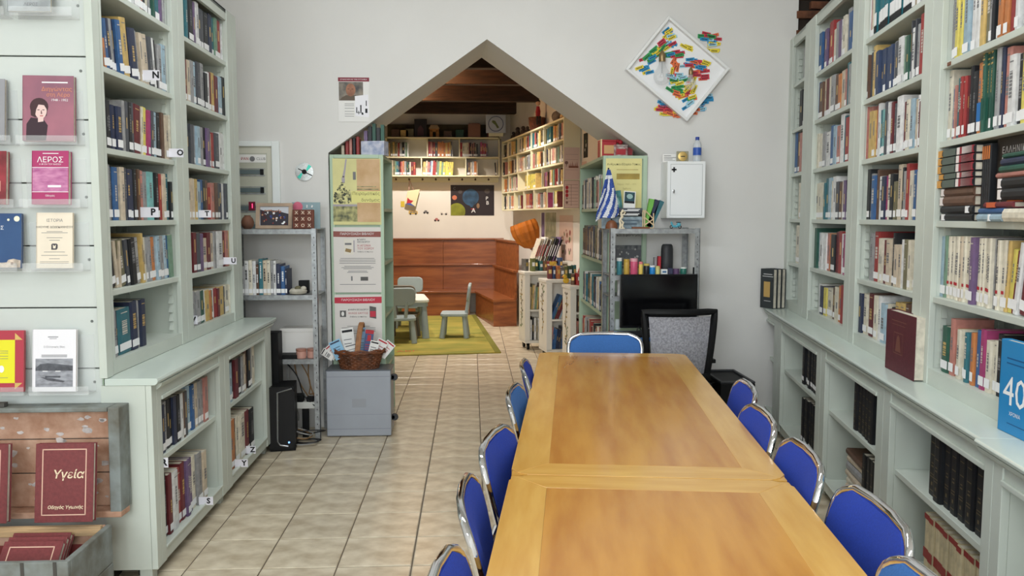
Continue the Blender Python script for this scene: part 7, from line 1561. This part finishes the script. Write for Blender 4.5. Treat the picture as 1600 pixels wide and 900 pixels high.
# ---- rolling carts
CARTW = M('white_cart_board', (230,226,216), 0.45)
def cart(lab, nx, ny, w, d, h, shelves, seed, cols, tilt):
    # local x runs to the right along nb, local y runs away along tb; nx, ny is the near left corner
    rz = AB
    t = T('book_cart', lab, 'cart', (nx, ny, 0), rz, 'white rolling book carts')
    th = .03
    P('end_panel', MB().box(0,0,.10,th,d,h-.03), CARTW, t, bevel=0.002); P('end_panel', MB().box(w-th,0,.10,w,d,h-.03), CARTW, t, bevel=0.002)
    P('front_post', MB().box(0,-.016,.10,.06,0,h-.03), CARTW, t, bevel=0.002); P('front_post', MB().box(w-.06,-.016,.10,w,0,h-.03), CARTW, t, bevel=0.002)
    P('top_board', MB().box(-.008,-.02,h-.03,w+.008,d+.008,h), CARTW, t, bevel=0.003); P('bottom_board', MB().box(0,-.016,.08,w,d,.11), CARTW, t, bevel=0.002)
    P('back_panel', MB().box(th,d*.5,.11,w-th,d*.5+.01,h-.03), CARTW, t)
    for z in shelves: P('shelf', MB().box(th,-.012,z-.02,w-th,d,z), CARTW, t)
    for x in (.05, w-.05):
        for y in (.04, d-.04): P('castor', MB().lathe([(.030,-.012),(.034,0),(.030,.012)],14,0,(x,y,.034),Matrix.Rotation(R(90),4,'Y')).box(x-.018,y-.012,.05,x+.018,y+.012,.08), BLACKP, t, smooth=True)
    rc = random.Random(seed); m = MB()
    # painted branch on the end panel
    pts = [(-.0012, d*.5+.02*math.sin(k*.9+seed), .25+.045*k) for k in range(13)]
    pts = [p for p in pts if p[2] < h-.06]
    for a, b in zip(pts, pts[1:]):
        m.add([(a[0],a[1]-.006,a[2]),(a[0],a[1]+.006,a[2]),(b[0],b[1]+.006,b[2]),(b[0],b[1]-.006,b[2])], [(0,1,2,3)], 0)
    for p in pts[::1]:
        for s in (-1, 1):
            if rc.random() < .75:
                L = rc.uniform(.03,.07); y2 = p[1]+s*L; z2 = p[2]+rc.uniform(-.02,.05)
                m.add([(-.0014,p[1],p[2]),(-.0014,(p[1]+y2)/2,z2+.016),(-.0014,y2,z2),(-.0014,(p[1]+y2)/2,z2-.012)], [(0,1,2,3)], rc.choice((0,1,2)))
    P('branch_print', m, [M('brown_branch',(92,80,58),0.7), M('leaf_print_a',(110,130,90),0.7), M('leaf_print_b',(176,150,90),0.7)], t, fix=False)
    # books inside join the small-book object
    f = (nx, ny, (math.cos(rz), math.sin(rz)), (-math.sin(rz), math.cos(rz)), rz)
    zs = [.111] + list(shelves)
    for i, z in enumerate(zs):
        hh = ((zs+[h-.03])[i+1]-.02 - z)*.82
        x = th+.02
        rb_ = random.Random(seed*7+i)
        while x < w-.07:
            ww = rb_.uniform(.012,.03); c = rb_.choice(cols[i % len(cols)])
            mt = Matrix.Translation(frame_point(f, x+ww/2, .015, z+.001)) @ Matrix.Rotation(rz,4,'Z') @ Matrix.Rotation(R(tilt[i % len(tilt)]),4,'Y')
            stuff_book(mt, ww*.9, min(hh, .30)*rb_.uniform(.82,1), .12, c, rb_, False); x += ww
    return t, f, h
c1 = cart('white rolling book cart with a painted branch, farthest of the three', .590, 9.10, .62, .27, .885, (.46,), 1, ('kxeOw','eOGYx'), (0,4))
c2 = cart('white rolling book cart with a painted branch, middle of the three', .775, 8.46, .62, .29, .845, (.43,), 2, ('bdnwyq','blmcqt'), (6,22))
c3 = cart('white rolling book cart with a painted branch, nearest of the three', .945, 7.80, .42, .25, .835, (.32,.58), 3, ('kdr','rqmcg','xkO'), (0,6,0))
c0 = cart('white book cart hidden behind the others with leaning picture books on top', .70, 9.75, .58, .28, .965, (.5,), 4, ('wec','ceo'), (0,0))
# little books and tins on the cart tops
pal = ['red','dark green','orange','yellow','teal','grey','maroon','brown','olive','blue']
pc_ = {'red':(176,56,56),'dark green':(60,86,60),'orange':(206,126,76),'yellow':(206,166,60),'teal':(60,120,120),'grey':(120,116,110),'maroon':(120,52,54),'brown':(120,86,60),'olive':(120,126,70),'blue':(60,86,130)}
for (tt, f, h), n_, ys, sd, nm in ((c1, 9, .12, 5, 'farthest'), (c2, 7, .10, 6, 'middle'), (c3, 4, .10, 7, 'nearest')):
    rq = random.Random(sd); x = .05
    for k in range(n_):
        c = pal[(k*3 + sd) % 10]; w = rq.uniform(.035,.055); hh = rq.uniform(.10,.15)
        p = frame_point(f, x + w/2, ys + rq.uniform(-.03,.08), h+.0005)
        t = T('small_book', 'small %s board book standing on the %s cart, %s from left' % (c, nm, ORD[k]), 'book', p, f[4]+R(rq.uniform(-20,20)), 'board books on the cart tops')
        cm = M('board_book_'+c.replace(' ','_'), pc_[c], 0.5, noise=0.25, ns=30)
        cov, pg = book_meshes(w*.9, hh, .09, 'k'); P('cover', cov, cm, t, fix=False); P('page_block', pg, PAGE, t, fix=False); P('spine_print', MB().rect(-w*.3,hh*.4,w*.3,hh*.7,-.0008), WHITE if k % 2 else GOLD, t, fix=False)
        x += w + .004
p = c0[1]
for k, (x, c, h, w) in enumerate([(.06,'c',.28,.016),(.085,'e',.28,.016),(.11,'w',.30,.018),(.14,'c',.30,.018),(.17,'x',.27,.014),(.19,'w',.27,.012),(.215,'O',.29,.016),(.24,'d',.30,.016),(.27,'k',.28,.018),(.30,'v',.30,.016),(.325,'k',.27,.016)]):
    q = frame_point(p, x, .06, .966 + .006)
    cov, pg = book_meshes(w, h, .2, c); o = put('picture_book', cov.mesh('picture_book', BM[c], fix=False), None); o.matrix_world = Matrix.Translation(q) @ Matrix.Rotation(p[4],4,'Z') @ Matrix.Rotation(R(20),4,'Y')
    tag(o, '%s picture book leaning on top of the rear cart, %s from left' % (CN[c], ORD[k]), 'book', 'leaning picture books'); P('page_block', pg, PAGE, o, fix=False)
    P('spine_print', MB().rect(-w*.3,h*.2,w*.3,h*.7,-.0008), RED if c in 'cew' else WHITE, o, fix=False)
t = T('toy_slipper', 'red white dotted oval toy leaning on the books of the nearest cart', 'toy', frame_point(c3[1], .16, .22, .90), AB, rot=(R(-10), R(30), AB)); P('body', MB().lathe([(.0001,.012),(.05,.010),(.06,0),(.0001,-.004)],16,0,(0,0,.09),Matrix.Diagonal((.75,1,1.4,1)) @ Matrix.Rotation(R(90),4,'X')), M('red_pink',(200,84,84),0.6), t, smooth=True); P('stand', MB().box(-.02,-.01,-.062,.02,.03,.05), M('red_pink'), t); P('dot', MB().ball((-.01,-.012,.12),.01,8).ball((.015,-.012,.09),.01,8).ball((-.012,-.012,.06),.01,8), WHITE, t, smooth=True)
t = T('toy_duck', 'small yellow toy on the nearest cart', 'toy', frame_point(c3[1], .05, .30, .8355)); P('body', MB().ball((0,0,.03),.032,12,0,.9), M('toy_yellow',(220,180,50),0.5), t, smooth=True); P('head', MB().ball((-.015,-.01,.072),.022,12), M('toy_yellow'), t, smooth=True); P('beak', MB().lathe([(.009,0),(.0001,.02)],8,0,(-.03,-.022,.07),Matrix.Rotation(R(-90),4,'Y')), M('toy_orange',(220,120,40),0.5), t)
# ---- orange paper parasol hanging on the wall
ORG = M('orange_paper', (206, 116, 30), 0.6, noise=0.2, ns=6)
t = T('parasol', 'half folded orange paper parasol hanging by the angled wall', 'parasol', (.685, 10.3, 1.30), 0, rot=(R(8), R(162), R(10)))
m = MB(); nseg = 28; prof = [(.020,.205),(.085,.175),(.140,.10),(.170,0.0),(.172,-.08),(.160,-.135)]
vs = []
for r, z in prof:
    for k in range(nseg):
        a = 2*math.pi*k/nseg; rr_ = r*(1 + (.055 if k % 2 else -.04)*(r/.17)); vs.append((rr_*math.cos(a), .8*rr_*math.sin(a), z))
fs = [(i*nseg+k, i*nseg+(k+1) % nseg, (i+1)*nseg+(k+1) % nseg, (i+1)*nseg+k) for i in range(len(prof)-1) for k in range(nseg)]
m.add(vs, fs); P('canopy', m, ORG, t, fix=False)
P('stick', MB().tube([(0,0,.26),(0,0,-.13)],.006,6), BROWNW, t)
for k in range(0, nseg, 4):
    a = 2*math.pi*k/nseg; P('rib', MB().tube([(.012*math.cos(a),.01*math.sin(a),.225),(.16*math.cos(a),.128*math.sin(a),-.14)],.0025,4), BROWNW, t)

# ---- all smaller shelved books as one object
so = P('shelved_books', STUFF, STUFF_MATS, None, fix=False, kind='stuff')
tag(so, 'all the remaining small books on the far shelves and in the back room', 'books')
bpy.context.view_layer.update()
